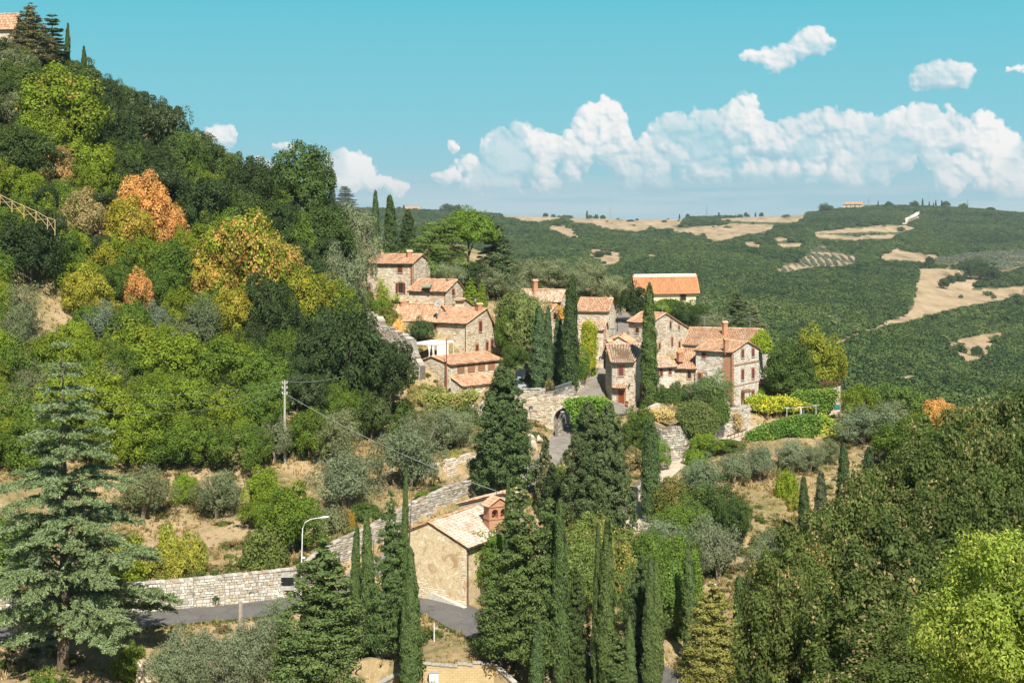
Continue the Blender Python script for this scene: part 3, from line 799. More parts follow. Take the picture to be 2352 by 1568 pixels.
# ---------------------------------------------------------------- masonry, roofs and openings
def stones_on(mb, O, u, L, zb, top, n, holes=(), sx=.36, sz=.21, prot=(.02, .08), seed=0, batter=0.0, joint=.02, mi=0, bot=None):
    """irregular coursed stones standing proud of a wall face. O: start (x, y), u: unit dir, top(s)->z"""
    R = np.random.RandomState(seed); rec = []
    ztop = max(top(s) for s in np.linspace(0, L, 15)); z = zb
    while z < ztop:
        h = R.uniform(.72, 1.32) * sz; s = -R.uniform(0, sx)
        while s < L:
            l = R.uniform(.5, 1.6) * sx
            a, b = max(0, s), min(L, s + l); s += l
            if b - a < .05: continue
            m = (a + b) / 2
            if z + h * .8 > top(m) or (bot is not None and z < bot(m)): continue
            z1 = min(z + h, top(m) - .01)
            if any(a < q[1] and b > q[0] and z < q[3] and z1 > q[2] for q in holes):
                # trim to the jamb if worthwhile
                for q in holes:
                    if a < q[1] and b > q[0] and z < q[3] and z1 > q[2]:
                        if q[0] - a > .1: b = q[0]
                        elif b - q[1] > .1: a = q[1]
                        else: a = b
                if b - a < .08: continue
            rec.append((a, b, z, z1))
        z += h
    if not rec: return
    q = np.array(rec); N = len(q)
    jz = R.uniform(-.25, .25, (N, 4)) * sz * .35; js = R.uniform(-.2, .2, (N, 4)) * sx * .22
    pr = R.uniform(prot[0], prot[1], N)
    V = np.zeros((N, 8, 3)); u3 = np.array((u[0], u[1], 0.)); n3 = np.array((n[0], n[1], 0.)); O3 = np.array((O[0], O[1], 0.))
    for k, (si, zi) in enumerate(((0, 2), (1, 2), (1, 3), (0, 3))):
        sg, zg = (1, -1)[si], (1, -1)[zi - 2]
        for lay, (ins, off) in enumerate(((joint * .4, -.01), (joint + .022, 1))):
            S = q[:, si] + sg * ins + js[:, k] * (.5 + .5 * lay) * (lay > 0)
            Zz = q[:, zi] + zg * ins + jz[:, k] * (lay > 0)
            o = (pr if off == 1 else np.full(N, off)) - batter * (q[:, zi] - zb)
            V[:, lay * 4 + k] = O3 + S[:, None] * u3 + o[:, None] * n3
            V[:, lay * 4 + k, 2] = Zz
    base = np.arange(N)[:, None] * 8
    F5 = np.array(((4, 5, 6, 7), (0, 1, 5, 4), (1, 2, 6, 5), (2, 3, 7, 6), (3, 0, 4, 7)))
    Fq = (base[:, None, :] + F5[None]).reshape(-1, 4)
    mb.grid(V.reshape(-1, 3), Fq, np.repeat(R.rand(N), 5), mi)


def tiles_on(mb, E0, E1, R0, R1, seed=0, wt=.25, lt=.42, mi=0, hgt=.075):
    """curved roof tiles between an eave line E0-E1 and the upper line R0-R1"""
    E0, E1, R0, R1 = (np.asarray(p, float) for p in (E0, E1, R0, R1)); R = np.random.RandomState(seed)
    nu = max(2, int(np.linalg.norm(E1 - E0) / wt)); nv = max(2, int(np.linalg.norm((R0 + R1) / 2 - (E0 + E1) / 2) / lt))
    n = np.cross(E1 - E0, R0 - E0); n /= np.linalg.norm(n)
    if n[2] < 0: n = -n
    i, j = np.meshgrid(np.arange(nu), np.arange(nv)); i, j = i.ravel(), j.ravel(); N = len(i)
    P = lambda a, b: ((E0 + (E1 - E0) * a[:, None]) * (1 - b[:, None]) + (R0 + (R1 - R0) * a[:, None]) * b[:, None])
    sh = R.uniform(-.08, .08, N) / nu; V = np.zeros((N, 8, 3)); lift = R.uniform(0, .025, N)
    sag = .05 * np.sin((i + .5) / nu * math.pi) + .03 * np.sin(i * .7) * np.sin(j * .5 + 1)
    for k, (a, h) in enumerate(((.03, 0), (.27, 1), (.73, 1), (.97, 0))):
        for e, (b, sc, up) in enumerate(((-.12, 1.0, .035), (1.0, .8, .0))):
            aa = (i + .5 + (a - .5) * sc) / nu + sh; bb = (j + b) / nv
            V[:, e * 4 + k] = P(aa, bb) + n * (hgt * h * sc + up + lift - sag)[:, None]
    F3 = np.array(((0, 1, 5, 4), (1, 2, 6, 5), (2, 3, 7, 6)))
    Fq = ((np.arange(N) * 8)[:, None, None] + F3[None]).reshape(-1, 4)
    mb.grid(V.reshape(-1, 3), Fq, np.repeat(np.clip(R.rand(N) * .75 + .15 * R.rand(nu)[i] + .1, 0, 1), 3), mi)


def cap_row(mb, A, B, r=.13, lt=.42, seed=0, mi=0):
    """a row of half-round ridge or verge tiles from A to B"""
    A, B = np.asarray(A, float), np.asarray(B, float); L = np.linalg.norm(B - A); n = max(1, int(L / lt)); d = (B - A) / L
    s = np.cross(d, (0, 0, 1)); s /= np.linalg.norm(s); up = np.cross(s, d); R = np.random.RandomState(seed)
    for k in range(n):
        a, b = A + d * (k * L / n), A + d * ((k + 1.12) * L / n); rr = r * R.uniform(.9, 1.12); dz = R.uniform(0, .03)
        V = []
        for p, q in ((a, 1.0), (b, .85)):
            for t in (-90, -40, 0, 40, 90):
                V.append(p + s * math.sin(math.radians(t)) * rr * q + up * (math.cos(math.radians(t)) * rr * q + dz))
        mb.add(V, [(i, i + 1, i + 6, i + 5) for i in range(4)], R.rand(), mi)


def opening(root, O, u, n, w, h, kind, sm='brick', shm='shutter', prot=.0):
    """window or door with its surround; O is the centre on the wall face"""
    u3 = np.array((u[0], u[1], 0.)); n3 = np.array((n[0], n[1], 0.)); z3 = np.array((0, 0, 1.)); O = np.asarray(O, float)
    B = lambda mb, s, z, o, a, b, t, **k: mb.box(O + u3 * s + z3 * z + n3 * o, u3 * a, n3 * t, z3 * b, **k)
    if kind == 'lattice':
        m = MB(); B(m, 0, 0, .012, w / 2, h / 2, .01); v = m.build('vent_opening', M['void'], root)
        m = MB(); rows = 7
        for r_ in range(rows):
            z = -h / 2 + (r_ + .5) * h / rows; c = 5; half = math.sqrt(max(0, 1 - max(0, (z / (h / 2) - .15) / .95) ** 2)) * w / 2
            for k in range(c + (r_ % 2)):
                s = (k - (c - 1 + r_ % 2) / 2) * w / c
                if abs(s) < half: B(m, s, z, .05, w / c * .30, h / rows * .42, .045)
        m.build('brick_lattice', M['brick'], v, kind='stuff')
        m = MB(); B(m, 0, -h / 2 - .05, .05, w / 2 + .08, .04, .06)
        for sg in (-1, 1): B(m, sg * (w / 2 + .06), 0, .04, .05, h / 2, .05)
        m.build('surround', M['brick'], v)
        return v
    if kind == 'door':
        m = MB()
        for k in (-1, 1): B(m, k * w / 4, 0, .03, w / 4 - .012, h / 2, .02)
        d = m.build('door', M['door'], root)
        m = MB()
        for k in (-1, 1):
            for z in (-.28, .18): B(m, k * w / 4, z * h, .055, w / 4 - .09, h * .16, .012)
        m.build('door_panel', M['door'], d)
        m = MB(); B(m, .06, -.02, .07, .02, .06, .02); m.build('handle', M['iron'], d)
        m = MB()
        for k in (-1, 1):
            for i in range(int((h + .1) / .16)): B(m, k * (w / 2 + .09 + .04 * (i % 2)), -h / 2 + .08 + i * .16, .06, .085 + .04 * (i % 2), .07, .07)
        for i in range(int(w / .09) + 3): B(m, -w / 2 - .1 + i * .095, h / 2 + .11, .06, .04, .11, .075)
        m.build('surround', M[sm], d)
        m = MB(); B(m, 0, -h / 2 - .06, .18, w / 2 + .22, .07, .2); m.build('door_step', M['kerb'], d)
        return d
    m = MB(); B(m, 0, 0, .012, w / 2, h / 2, .01)
    pane = m.build('window', M['glass_pale' if kind == 'pale' else ('void' if kind in ('slit', 'void') else 'glass')], root)
    if kind not in ('slit', 'void', 'plain'):
        m = MB(); t = .035
        for k in (-1, 1): B(m, k * (w / 2 - t), 0, .03, t, h / 2, .02); B(m, 0, k * (h / 2 - t), .031, w / 2, t, .02)
        B(m, 0, 0, .03, t * .7, h / 2, .018)
        m.build('frame', M['dark_wood' if kind != 'pale' else 'metal_white'], pane)
    if kind in ('shut', 'open'):
        for k in (-1, 1):
            m = MB(); c = k * (w / 4) if kind == 'shut' else k * (w / 2 + w / 4 + .03); o = .075 if kind == 'shut' else .13
            B(m, c, 0, o, w / 4 - .012, h / 2, .018)
            ns = max(4, int(h / .14))
            for i in range(ns): B(m, c, -h / 2 + (i + .5) * h / ns, o + .024, w / 4 - .06, h / ns * .36, .01, rnd=.3)
            m.build('shutter', M[shm], pane)
    if kind == 'bars':
        m = MB()
        for i in range(1, 4): B(m, -w / 2 + i * w / 4, 0, .10, .022, h / 2, .018)
        for i in range(1, 4): B(m, 0, -h / 2 + i * h / 4, .105, w / 2, .02, .018)
        m.build('window_bar', M['metal'], pane)
    m = MB(); js = .09 if kind in ('slit', 'void') else .12
    for k in (-1, 1):
        for i in range(max(2, int(h / .16))):
            hh = h / max(2, int(h / .16)); B(m, k * (w / 2 + js * .5 + .02 * (i % 2)), -h / 2 + (i + .5) * hh, .05, js * .5 + .02 * (i % 2), hh * .46, .055)
    nl = max(3, int((w + .2) / .1))
    for i in range(nl): B(m, -w / 2 - js + (i + .5) * (w + 2 * js) / nl, h / 2 + .09, .05, (w + 2 * js) / nl * .45, .09, .06)
    m.build('surround', M[sm], pane)
    m = MB(); B(m, 0, -h / 2 - .045, .07, w / 2 + js, .04, .10); m.build('sill', M['kerb'], pane)
    return pane


def chimney(root, px, pyb, pyt, Y, w, mat='brick', cap=True, d=None):
    p = W(px, pyb, Y); h = (pyb - pyt) / F * Y; d = d or w * .8
    a = math.radians(25); u = np.array((math.cos(a), math.sin(a), 0)) * w / 2; v = np.array((-math.sin(a), math.cos(a), 0)) * d / 2
    m = MB(); m.box(p + (0, 0, h * .5 - .5), u, v, (0, 0, h * .5 + .5 - .18))
    c = m.build('chimney', M[mat], root)
    m = MB(); m.box(p + (0, 0, h - .66), u * 1.12, v * 1.12, (0, 0, .05))
    for i in (-1, 1):
        for j in (-1, 1): m.box(p + (0, 0, h - .50) + u * i * .8 + v * j * .8, u * .18, v * .2, (0, 0, .14))
    m.box(p + (0, 0, h - .33), u * 1.2, v * 1.2, (0, 0, .04))
    m.build('chimney_collar', M['brick'], c)
    m = MB()
    for sg in (-1, 1): m.add([p + (0, 0, h - .28) + u * 1.3 + v * 1.3 * sg, p + (0, 0, h - .28) - u * 1.3 + v * 1.3 * sg, p + (0, 0, h) - u * 1.3, p + (0, 0, h) + u * 1.3], [(0, 1, 2, 3)])
    for sg in (-1, 1): m.add([p + (0, 0, h - .28) + u * 1.28 * sg + v * 1.3, p + (0, 0, h - .28) + u * 1.28 * sg - v * 1.3, p + (0, 0, h - .01) + u * 1.28 * sg], [(0, 1, 2)])
    if cap: m.build('chimney_cap', M['ridge'], c)
    return c


HN = [0]; HOUSES = []
def gable_house(name, label, cat, cpx, cpyb, Y, pxL, pxR, phi, axis, eave_py, peak, eave2_py, openings=(), wall='stone', back='mortar', tile='tile', over=.38, gover=.16, deep=3.5,
                facing=True, quoin=None, group=None, sx=.38, sz=.22, gutter=True, sm='brick', shm='shutter', pipe=None, roofmat='under', kv=0, tl=.42):
    HN[0] += 1; seed = HN[0] * 31
    ph = math.radians(phi)
    C = W(cpx, cpyb, Y)[:2]; zb = W(cpx, cpyb, Y)[2]
    dirs = {'L': np.array((-math.cos(ph), math.sin(ph))), 'R': np.array((math.sin(ph), math.cos(ph)))}
    def s_at(px, d): k = (px - CX) / F; return (C[0] - k * C[1]) / (k * d[1] - d[0])
    LL, LR = s_at(pxL, dirs['L']), s_at(pxR, dirs['R'])
    def z_at(px, py, d): s = s_at(px, d); return -(py - HZ) / F * (C[1] + s * d[1])
    e, le, g_, lg, fe, fg = (dirs['L'], LL, dirs['R'], LR, 'L', 'R') if axis == 'L' else (dirs['R'], LR, dirs['L'], LL, 'R', 'L')
    z1 = -(eave_py - HZ) / F * C[1]
    sp = min(max(s_at(peak[0], g_), 0.02), lg - .02); zp = -(peak[1] - HZ) / F * (C[1] + sp * g_[1])
    z2 = -(eave2_py - HZ) / F * (C[1] + lg * g_[1])
    root = thing(name, label, cat, (C[0], C[1], zb), group)
    P = lambda s, t, z: np.array((C[0] + e[0] * s + g_[0] * t, C[1] + e[1] * s + g_[1] * t, z))
    th = .16     # roof thickness
    prof = [(0, zb - deep), (lg, zb - deep), (lg, z2 - th), (sp, zp - th), (0, z1 - th)]
    m = MB(); m.prism([P(0, t, z) for t, z in prof], np.array((e[0] * le, e[1] * le, 0)))
    wallo = m.build('wall', M[back], root)
    cen = P(le / 2, lg / 2, 0)[:2]
    def outn(d, o):
        n = np.array((-d[1], d[0])); return n if np.dot(n, np.array(o) - cen) > 0 else -n
    nE = outn(e, C + e * le / 2); nG = outn(g_, C + g_ * lg / 2)
    gtop = lambda t: (z1 + (zp - z1) * t / sp if t < sp else zp + (z2 - zp) * (t - sp) / (lg - sp)) - th - .02
    holes = {'L': [], 'R': []}
    for f_, px, py, w, h, kd in openings:
        d = dirs[f_]; s = s_at(px, d); z = -(py - HZ) / F * (C[1] + s * d[1])
        n = nE if f_ == fe else nG
        j = .2 if kd == 'door' else .13
        holes[f_].append((s - w / 2 - j, s + w / 2 + j, z - h / 2 - .09, z + h / 2 + .19))
        opening(root, (C[0] + d[0] * s, C[1] + d[1] * s, z), d, n, w, h, kd, sm, shm)
    if facing:
        m = MB()
        stones_on(m, C, e, le, zb - 1.2, lambda s: z1 - th - .02, nE, holes[fe], sx, sz, seed=seed)
        stones_on(m, C, g_, lg, zb - 1.2, gtop, nG, holes[fg], sx, sz, seed=seed + 1)
        m.build('stone_facing', M[wall], wallo, kind='stuff')
    if quoin:
        m = MB(); z = zb - .5; i = 0
        while z < z1 - .35:
            a, b = (.42, .22) if i % 2 else (.22, .42)
            cc = np.array((C[0], C[1], z + .12)); E3, G3 = np.array((*e, 0.)), np.array((*g_, 0.)); n1, n2 = np.array((*nE, 0.)), np.array((*nG, 0.))
            m.box(cc + E3 * a * .5 + n1 * .04, E3 * a * .5, n1 * .07, (0, 0, .11)); m.box(cc + G3 * b * .5 + n2 * .04, G3 * b * .5, n2 * .07, (0, 0, .11))
            z += .25; i += 1
        m.build('corner_quoin', M[quoin], wallo, kind='stuff')
    # roof: two slopes
    sl1 = (zp - z1) / sp; sl2 = (zp - z2) / (lg - sp)
    o2 = over if (lg - sp) > .5 else .05
    r = MB(); tmb = MB()
    a0, a1 = -gover, le + gover
    for (t0, zt, tr, sl, q) in ((-over, z1 - sl1 * over, sp, sl1, 0), (lg + o2, z2 - sl2 * o2, sp, sl2, 1)):
        if abs(tr - t0) < .4: continue
        quad = [P(a0, t0, zt), P(a1, t0, zt), P(a1, tr, zp), P(a0, tr, zp)]
        r.prism([p + (0, 0, -.02 - .002 * q) for p in quad], (0, 0, -th + .03))
        tiles_on(tmb, quad[0], quad[1], quad[3], quad[2], seed + 5 + q, lt=tl)
        for s_ in (a0, a1): cap_row(tmb, P(s_, t0, zt + .03), P(s_, tr, zp + .03), .11, seed=seed + 9 + q, mi=1)
    cap_row(tmb, P(a0, sp, zp + .04), P(a1, sp, zp + .04), .15, seed=seed + 11, mi=1)
    roof = r.build('roof', M[roofmat], root)
    tmb.build('roof_tiles', [M[tile], M['ridge'] if tile != 'tile_new' else M['tile_new']], roof, kind='stuff')
    if gutter:
        m = MB(); m.tube([P(a0 + .05, -over - .07, z1 - sl1 * over - .10), P(a1 - .05, -over - .07, z1 - sl1 * over - .12)], .075, 6)
        m.build('gutter', M['gutter'], roof)
        m = MB(); k = .12 if pipe is None else pipe
        pts = [P(k, -over - .07, z1 - sl1 * over - .1), P(k, -over * .5, z1 - sl1 * over - .35), P(k, 0, z1 - .75), P(k, 0, zb + .1)]
        for p in pts[2:]: p[:2] += nE * .13
        m.tube(pts, .055, 6); m.build('downpipe', M['gutter'], root)
    HOUSES.append([P(-.6, -.8, 0)[:2], P(le + .6, -.8, 0)[:2], P(le + .6, lg + .6, 0)[:2], P(-.6, lg + .6, 0)[:2]])
    return dict(root=root, P=P, C=C, e=e, g=g_, le=le, lg=lg, sp=sp, zp=zp, z1=z1, z2=z2, zb=zb, nE=nE, nG=nG, sat=s_at, dirs=dirs)


def line_wall(name, label, pts, thick=.5, wall='stone_grey', back='mortar_grey', cap=True, sx=.42, sz=.22, prot=(.03, .10), ragged=0.0, deep=1.5, batter=0., cat='stone wall', seed=0, both=False, capmat=None, group=None, down=1.4):
    """free-standing or retaining stone wall; pts: (px, py_foot, Y, py_top)"""
    A = [(W(a, b, y), W(a, t, y)[2]) for a, b, y, t in pts]
    lowz = min(a[0][2] for a in A)
    root = thing(name, label, cat, A[0][0], group)
    mb, st, cp = MB(), MB(), MB(); R = np.random.RandomState(seed + 3)
    for i in range(len(A) - 1):
        (p, zt0), (q, zt1) = A[i], A[i + 1]
        d = q[:2] - p[:2]; L = np.linalg.norm(d); u = d / L; n = np.array((u[1], -u[0]))
        if np.dot(n, -p[:2]) < 0: n = -n
        top = lambda s: zt0 + (zt1 - zt0) * min(max(s / L, 0), 1) + (ragged * (math.sin(s * 1.9 + i) * .6 + math.sin(s * 4.7 + 2 * i) * .4) if ragged else 0)
        N = max(1, int(L / .6)) if ragged else 1
        for k in range(N):
            s0, s1 = L * k / N, L * (k + 1) / N
            b0, b1 = p[2] + (q[2] - p[2]) * s0 / L - deep, p[2] + (q[2] - p[2]) * s1 / L - deep
            fr = [p[:2] + u * s0, p[:2] + u * s1]
            t0, t1 = top(s0), top(s1)
            bt = lambda z, b: batter * (z - b)
            vs = [(*(fr[0]), b0), (*(fr[1]), b1), (*(fr[1] - n * bt(t1, b1)), t1), (*(fr[0] - n * bt(t0, b0)), t0)]
            mb.prism(vs, (-n[0] * thick, -n[1] * thick, 0))
        zlow = min(p[2], q[2]) - down
        bot = lambda s: p[2] + (q[2] - p[2]) * s / L - down
        stones_on(st, p[:2], u, L, zlow, top, n, (), sx, sz, prot, seed=seed + i * 7, batter=batter, bot=bot)
        if both: stones_on(st, p[:2] - n * thick, u, L, zlow, top, -n, (), sx, sz, prot, seed=seed + i * 7 + 3, bot=bot)
        if cap:
            s = 0
            while s < L - .05:
                l = min(R.uniform(.3, .6), L - s); c = p[:2] + u * (s + l / 2) - n * (thick / 2 + batter * (top(s) - zlow)); zt = top(s + l / 2)
                sl = (zt1 - zt0) / L
                cp.box((*c, zt + .05 + R.uniform(-.03, .04)), (u[0] * l * .47, u[1] * l * .47, sl * l * .47), (*(n * (thick / 2 + .04)), 0), (0, 0, .07)); s += l
    w_ = mb.build('wall_core', M[back], root)
    st.build('stone_facing', M[wall], root, kind='stuff')
    if cap: cp.build('coping_stones', M[capmat or wall], root, kind='stuff')
    return root


# ---------------------------------------------------------------- the village houses
Z1 = lambda x, y: zc(x, y, 1400, 900, 2.09)
Z2 = lambda x, y: zc(x, y, 2000, 1050, 2.613)
Z3 = lambda x, y: zc(x, y, 2350, 1050, 2.24)
hA = gable_house('stone_house', 'two storey stone house highest on the slope, with open brown shutters and a climbing vine', 'house',
    412.3, 307, 232, 367.3, 430.1, 20, 'L', 262.6, (421.2, 254.3), 262.3,
    [('L', 371.9, 269.4, .36, .6, 'dark'), ('L', 400.2, 269.2, .8, 1.1, 'shut'), ('L', 400.8, 287.6, .85, 1.7, 'open')], quoin='brick')
chimney(hA['root'], 409.2, 257, 249.6, 235, .8)
hB = gable_house('stone_house', 'small stone house with a skylight in its roof, joined below the tallest slope house', 'house',
    446, 310, 226, 409, 462.7, 22, 'L', 290.4, (456.5, 279.6), 287.4,
    [('R', 452.9, 292, .9, 1.0, 'shut'), ('R', 452.9, 306.3, .8, .55, 'shut'), ('R', 459.7, 305.3, .6, .9, 'shut')], wall='stone_warm')
chimney(hB['root'], 449, 281.5, 277, 230, .7, cap=False)
m = MB(); a = W(421.5, 287.4, 226.8); b = W(430.0, 287.4, 225.6); c = W(432.0, 284.4, 228.6); d = W(423.4, 284.3, 229.6)
m.prism([a, b, c, d], (0, 0, .22)); m.build('skylight', flat('greenish_skylight_glass', (.38, .42, .28), .25), hB['root'])
hB2 = gable_house('lean_to', 'low stone lean-to with a sloping roof against the house with the skylight', 'outbuilding',
    463.6, 312, 229, 456, 475.4, 22, 'L', 299.2, (464.2, 298.6), 307.3, [], wall='stone_warm', gutter=False)
hC1 = gable_house('stone_house', 'low stone house with a barred window, its roof stepping up behind the long gabled house', 'house',
    434, 345, 221, 394, 447, 30, 'L', 318.6, (440, 304.6), 314, [('L', 403.2, 325.2, .8, 1.2, 'dark'), ('L', 413.2, 326, .4, .8, 'dark')], wall='stone', pipe=1.0)
chimney(hC1['root'], 402.5, 305, 299.5, 226, .9)
hC = gable_house('stone_house', 'long stone house with an arched gable window, above the white pergola', 'house',
    466.6, 357, 217, 416.5, 494.3, 33, 'L', 322.4, (485.8, 308.3), 326.8,
    [('L', 435.2, 326.4, .55, 1.0, 'dark'), ('R', 480.1, 326.1, .75, 1.6, 'shut'), ('R', 476.7, 347.6, .7, 1.0, 'shut'), ('R', 486.7, 346.4, .6, 1.5, 'shut'), ('R', 491.7, 344.8, .6, 1.7, 'shut')], wall='stone_warm')
chimney(hC['root'], 479.5, 310.5, 302.2, 221, .8)
hD = gable_house('stone_barn', 'stone barn with four brick lattice vents and one barred window', 'barn',
    449.5, 399, 207, 419, 501, 44, 'R', 363.6, (432.5, 356.1), 360.9,
    [('L', 435.3, 386.6, 1.0, 1.1, 'bars'), ('R', 460.7, 368.5, 1.25, 1.05, 'lattice'), ('R', 471.2, 367, 1.25, 1.05, 'lattice'), ('R', 481.3, 365.9, 1.25, 1.05, 'lattice'), ('R', 491.2, 365.0, 1.25, 1.05, 'lattice')],
    wall='stone_warm', gutter=False)
hD2 = gable_house('shed', 'tiled stone shed leaning on the barn with the brick lattice vents', 'shed',
    462, 399, 203.4, 450.8, 492, 44, 'R', 384.6, (451.2, 376.6), 377,
    [('R', 473.2, 388.6, .6, .35, 'void'), ('R', 487.5, 388, .6, .35, 'void')], wall='stone_pale', gutter=False)
hI = gable_house('stone_house', 'stone house with a tall brick chimney beside the dark double cypress', 'house',
    560.5, 337, 228, 519, 566, 22, 'L', 299.6, (564.2, 289.9), 297, [], tile='tile_old', pipe=.2)
chimney(hI['root'], 535.1, 292, 278.8, 231, .72)
hI2 = gable_house('stone_house', 'low gabled stone house in front of the one with the tall brick chimney', 'house',
    550.3, 337, 222, 529, 561.8, 34, 'L', 311, (556, 304.3), 308.5, [('R', 554.3, 316, .7, 1.0, 'dark')], tile='tile')
hJ = gable_house('stone_barn', 'tall stone barn with slit openings at the top of the street', 'barn',
    608.1, 365, 222, 577, 615, 15, 'L', 310, (612.2, 298.2), 307.4, [('R', 610.6, 320, .5, 2.2, 'plain'), ('R', 612.6, 320, .4, 2.2, 'plain')], gutter=False, sm='stone')
hJ2 = gable_house('stone_house', 'narrow stone house with a pinkish roof and arched brick door, lining the street', 'house',
    603.0, 366, 216, 581, 607.2, 15, 'L', 328.4, (605.6, 321.3), 326.8, [('R', 604.9, 352, .9, 2.4, 'shut'), ('R', 604.6, 334, .5, 1.2, 'plain')], tile='tile_old', gutter=False)
hF = gable_house('stone_house', 'gabled stone house with five small openings behind the tallest thin cypress', 'house',
    651.7, 360, 220, 628.6, 689.3, 40, 'L', 321.8, (665.1, 312.9), 328.6,
    [('L', 637.4, 329.5, .6, .9, 'dark'), ('R', 670.3, 325, .42, 1.15, 'slit'), ('R', 678.7, 327.6, .36, .6, 'slit'), ('R', 671.8, 341.7, .36, 1.4, 'slit'), ('R', 659.3, 346, .42, 1.0, 'slit'), ('R', 679.2, 344.8, .42, 1.1, 'slit')])
hF2 = gable_house('shed', 'small round-fronted stone shed behind the tower house', 'shed',
    629, 360, 213, 608, 633, 10, 'R', 342.2, (618.5, 336.2), 341, [], gutter=False)
hG2 = gable_house('stone_house', 'wide stone house with a broad orange roof and a vine covered gable', 'house',
    757, 400, 213.5, 683.5, 768, 17, 'L', 345.5, (762.4, 329.0), 345.5, [], wall='stone_pale', back='mortar_pale', pipe=9.2)
chimney(hG2['root'], 724.8, 329.5, 320.4, 219, .72)
hG = gable_house('stone_house', 'three storey pale stone house with six closed brown shutters on its gable', 'house',
    732.3, 407.5, 204.5, 695.8, 758.6, 35, 'L', 351.2, (746.3, 341.2), 348,
    [('R', 742.2, 353.3, .8, 1.15, 'shut'), ('R', 752.6, 352.2, .8, 1.15, 'shut'), ('R', 742.2, 374.4, .8, 1.45, 'shut'), ('R', 752.6, 373, .8, 1.45, 'shut'), ('R', 742.2, 396.2, .8, 1.3, 'shut'), ('R', 752.6, 394.4, .8, 1.3, 'shut'),
     ('L', 703.9, 354.6, .55, .95, 'shut'), ('L', 699.9, 376, .5, 1.0, 'shut'), ('L', 704.9, 375.7, .5, .9, 'pale')], wall='stone_pale', back='mortar_pale', shm='shutter_red', quoin='brick')
chimney(hG['root'], 725.9, 348, 337.4, 204.9, .58)
m = MB(); C_, d_ = hG['C'], hG['dirs']['R']; z = -(365.2 - HZ) / F * C_[1]
m.box((*(C_ + d_ * hG['lg'] / 2 + hG['nG'] * .06), z), (*(d_ * hG['lg'] / 2), 0), (*(hG['nG'] * .06), 0), (0, 0, .1))
m.box((*(C_ + d_ * hG['lg'] / 2 + hG['nG'] * .05), z - 3.0), (*(d_ * hG['lg'] / 2), 0), (*(hG['nG'] * .055), 0), (0, 0, .05))
m.build('string_course', M['brick'], hG['root'])
m = MB(); dl = hG['dirs']['L']; R_ = np.random.RandomState(4)
s0 = hG['sat'](731.2, dl); s1 = hG['sat'](723.2, dl)
for i in range(28):
    zz = hG['z1'] - .45 - i * .22; a_, b_ = s0 + R_.uniform(-.1, .15), s1 + R_.uniform(-.25, .2)
    m.box((*(C_ + dl * (a_ + b_) / 2 + hG['nE'] * .055), zz), (*(dl * (b_ - a_) / 2), 0), (*(hG['nE'] * .045), 0), (0, 0, .105))
m.build('brick_flue', M['brick'], hG['root'])
hH = gable_house('stone_house', 'low stone house with one small window, tucked against the three storey house', 'house',
    695.4, 384, 208, 674.3, 700, 14, 'L', 366.6, (698.3, 349), 356, [('L', 689.3, 374.6, .5, 1.0, 'dark')], wall='stone_warm')
chimney(hH['root'], 680, 355.5, 350.2, 209, .8)
hH2 = gable_house('stone_house', 'low stone house with two narrow brown shutters right of the tallest thin cypress', 'house',
    657.5, 384, 206.5, 645, 674.6, 68, 'R', 365.6, (651, 357.6), 361, [('R', 661.0, 371.3, .42, 1.35, 'shut'), ('R', 669.8, 369.6, .42, 1.25, 'shut')], wall='stone_pale', tile='tile_old')
hK = gable_house('modern_house', 'large cream yellow house with a flat orange tiled slope, behind the village trees', 'house',
    637.6, 312, 290, 634.2, 696, 74, 'R', 288.2, (635.6, 275.7), 287, [('R', 683, 297, 1.2, 1.3, 'dark')], wall='yellow_wall', back='yellow_wall', tile='tile_new', facing=False, over=.5, gover=.6, roofmat='gutter', gutter=True)
m = MB(); P_ = hK['P']; o_ = (0, 0, .10)
u0, u1 = hK['sp'], hK['sp'] * .80
zz = lambda t: hK['z1'] + (hK['zp'] - hK['z1']) * t / hK['sp'] + .26
m.prism([P_(-.4, u0, zz(u0)), P_(hK['le'] + .4, u0, zz(u0)), P_(hK['le'] + .4, u1, zz(u1)), P_(-.4, u1, zz(u1))], (0, 0, .12)); m.build('ridge_flashing', flat('cream_flashing', (.80, .74, .56)), hK['root'])
hT = gable_house('stone_house', 'stone house with an orange roof beside the spruces at the top of the hill', 'house',
    15.6, 56, 231, -34, 20, 8, 'L', 23.4, (17.6, 13.8), 22, [], wall='stone', tile='tile')
# far villas on the ridges
for (nm, lb, a) in (('villa', 'far villa with an orange roof among the cypresses on the right-hand ridge', (862, 207.4, 2530, 843, 864.5, 25, 'L', 203.9, (863.3, 201.4), 203.6)),
                    ('villa', 'tiny pink villa between the far cypresses and the umbrella pine', (935.0, 211, 2530, 931.4, 936.6, 30, 'L', 206.6, (935.9, 205.0), 206.6)),
                    ('villa', 'far farmhouse with a pink wall and orange roof on the left part of the horizon', (419.5, 212, 2560, 403.5, 421.5, 25, 'L', 208.2, (420.3, 206.0), 208.0))):
    h = gable_house(nm, lb, 'villa', *a, wall='stone_warm', back='plaster', tile='tile', facing=False, gutter=False, over=1.0, deep=6, tl=1.5)
    for k in range(4):
        s = h['le'] * (k + .6) / 4.4; C_ = h['C'] + h['e'] * s
        m = MB(); m.box((*(C_ + h['nE'] * .1), (h['z1'] + h['zb']) / 2), (*(h['e'] * .7), 0), (*(h['nE'] * .1), 0), (0, 0, 1.1)); m.build('window', M['void'], h['root'])

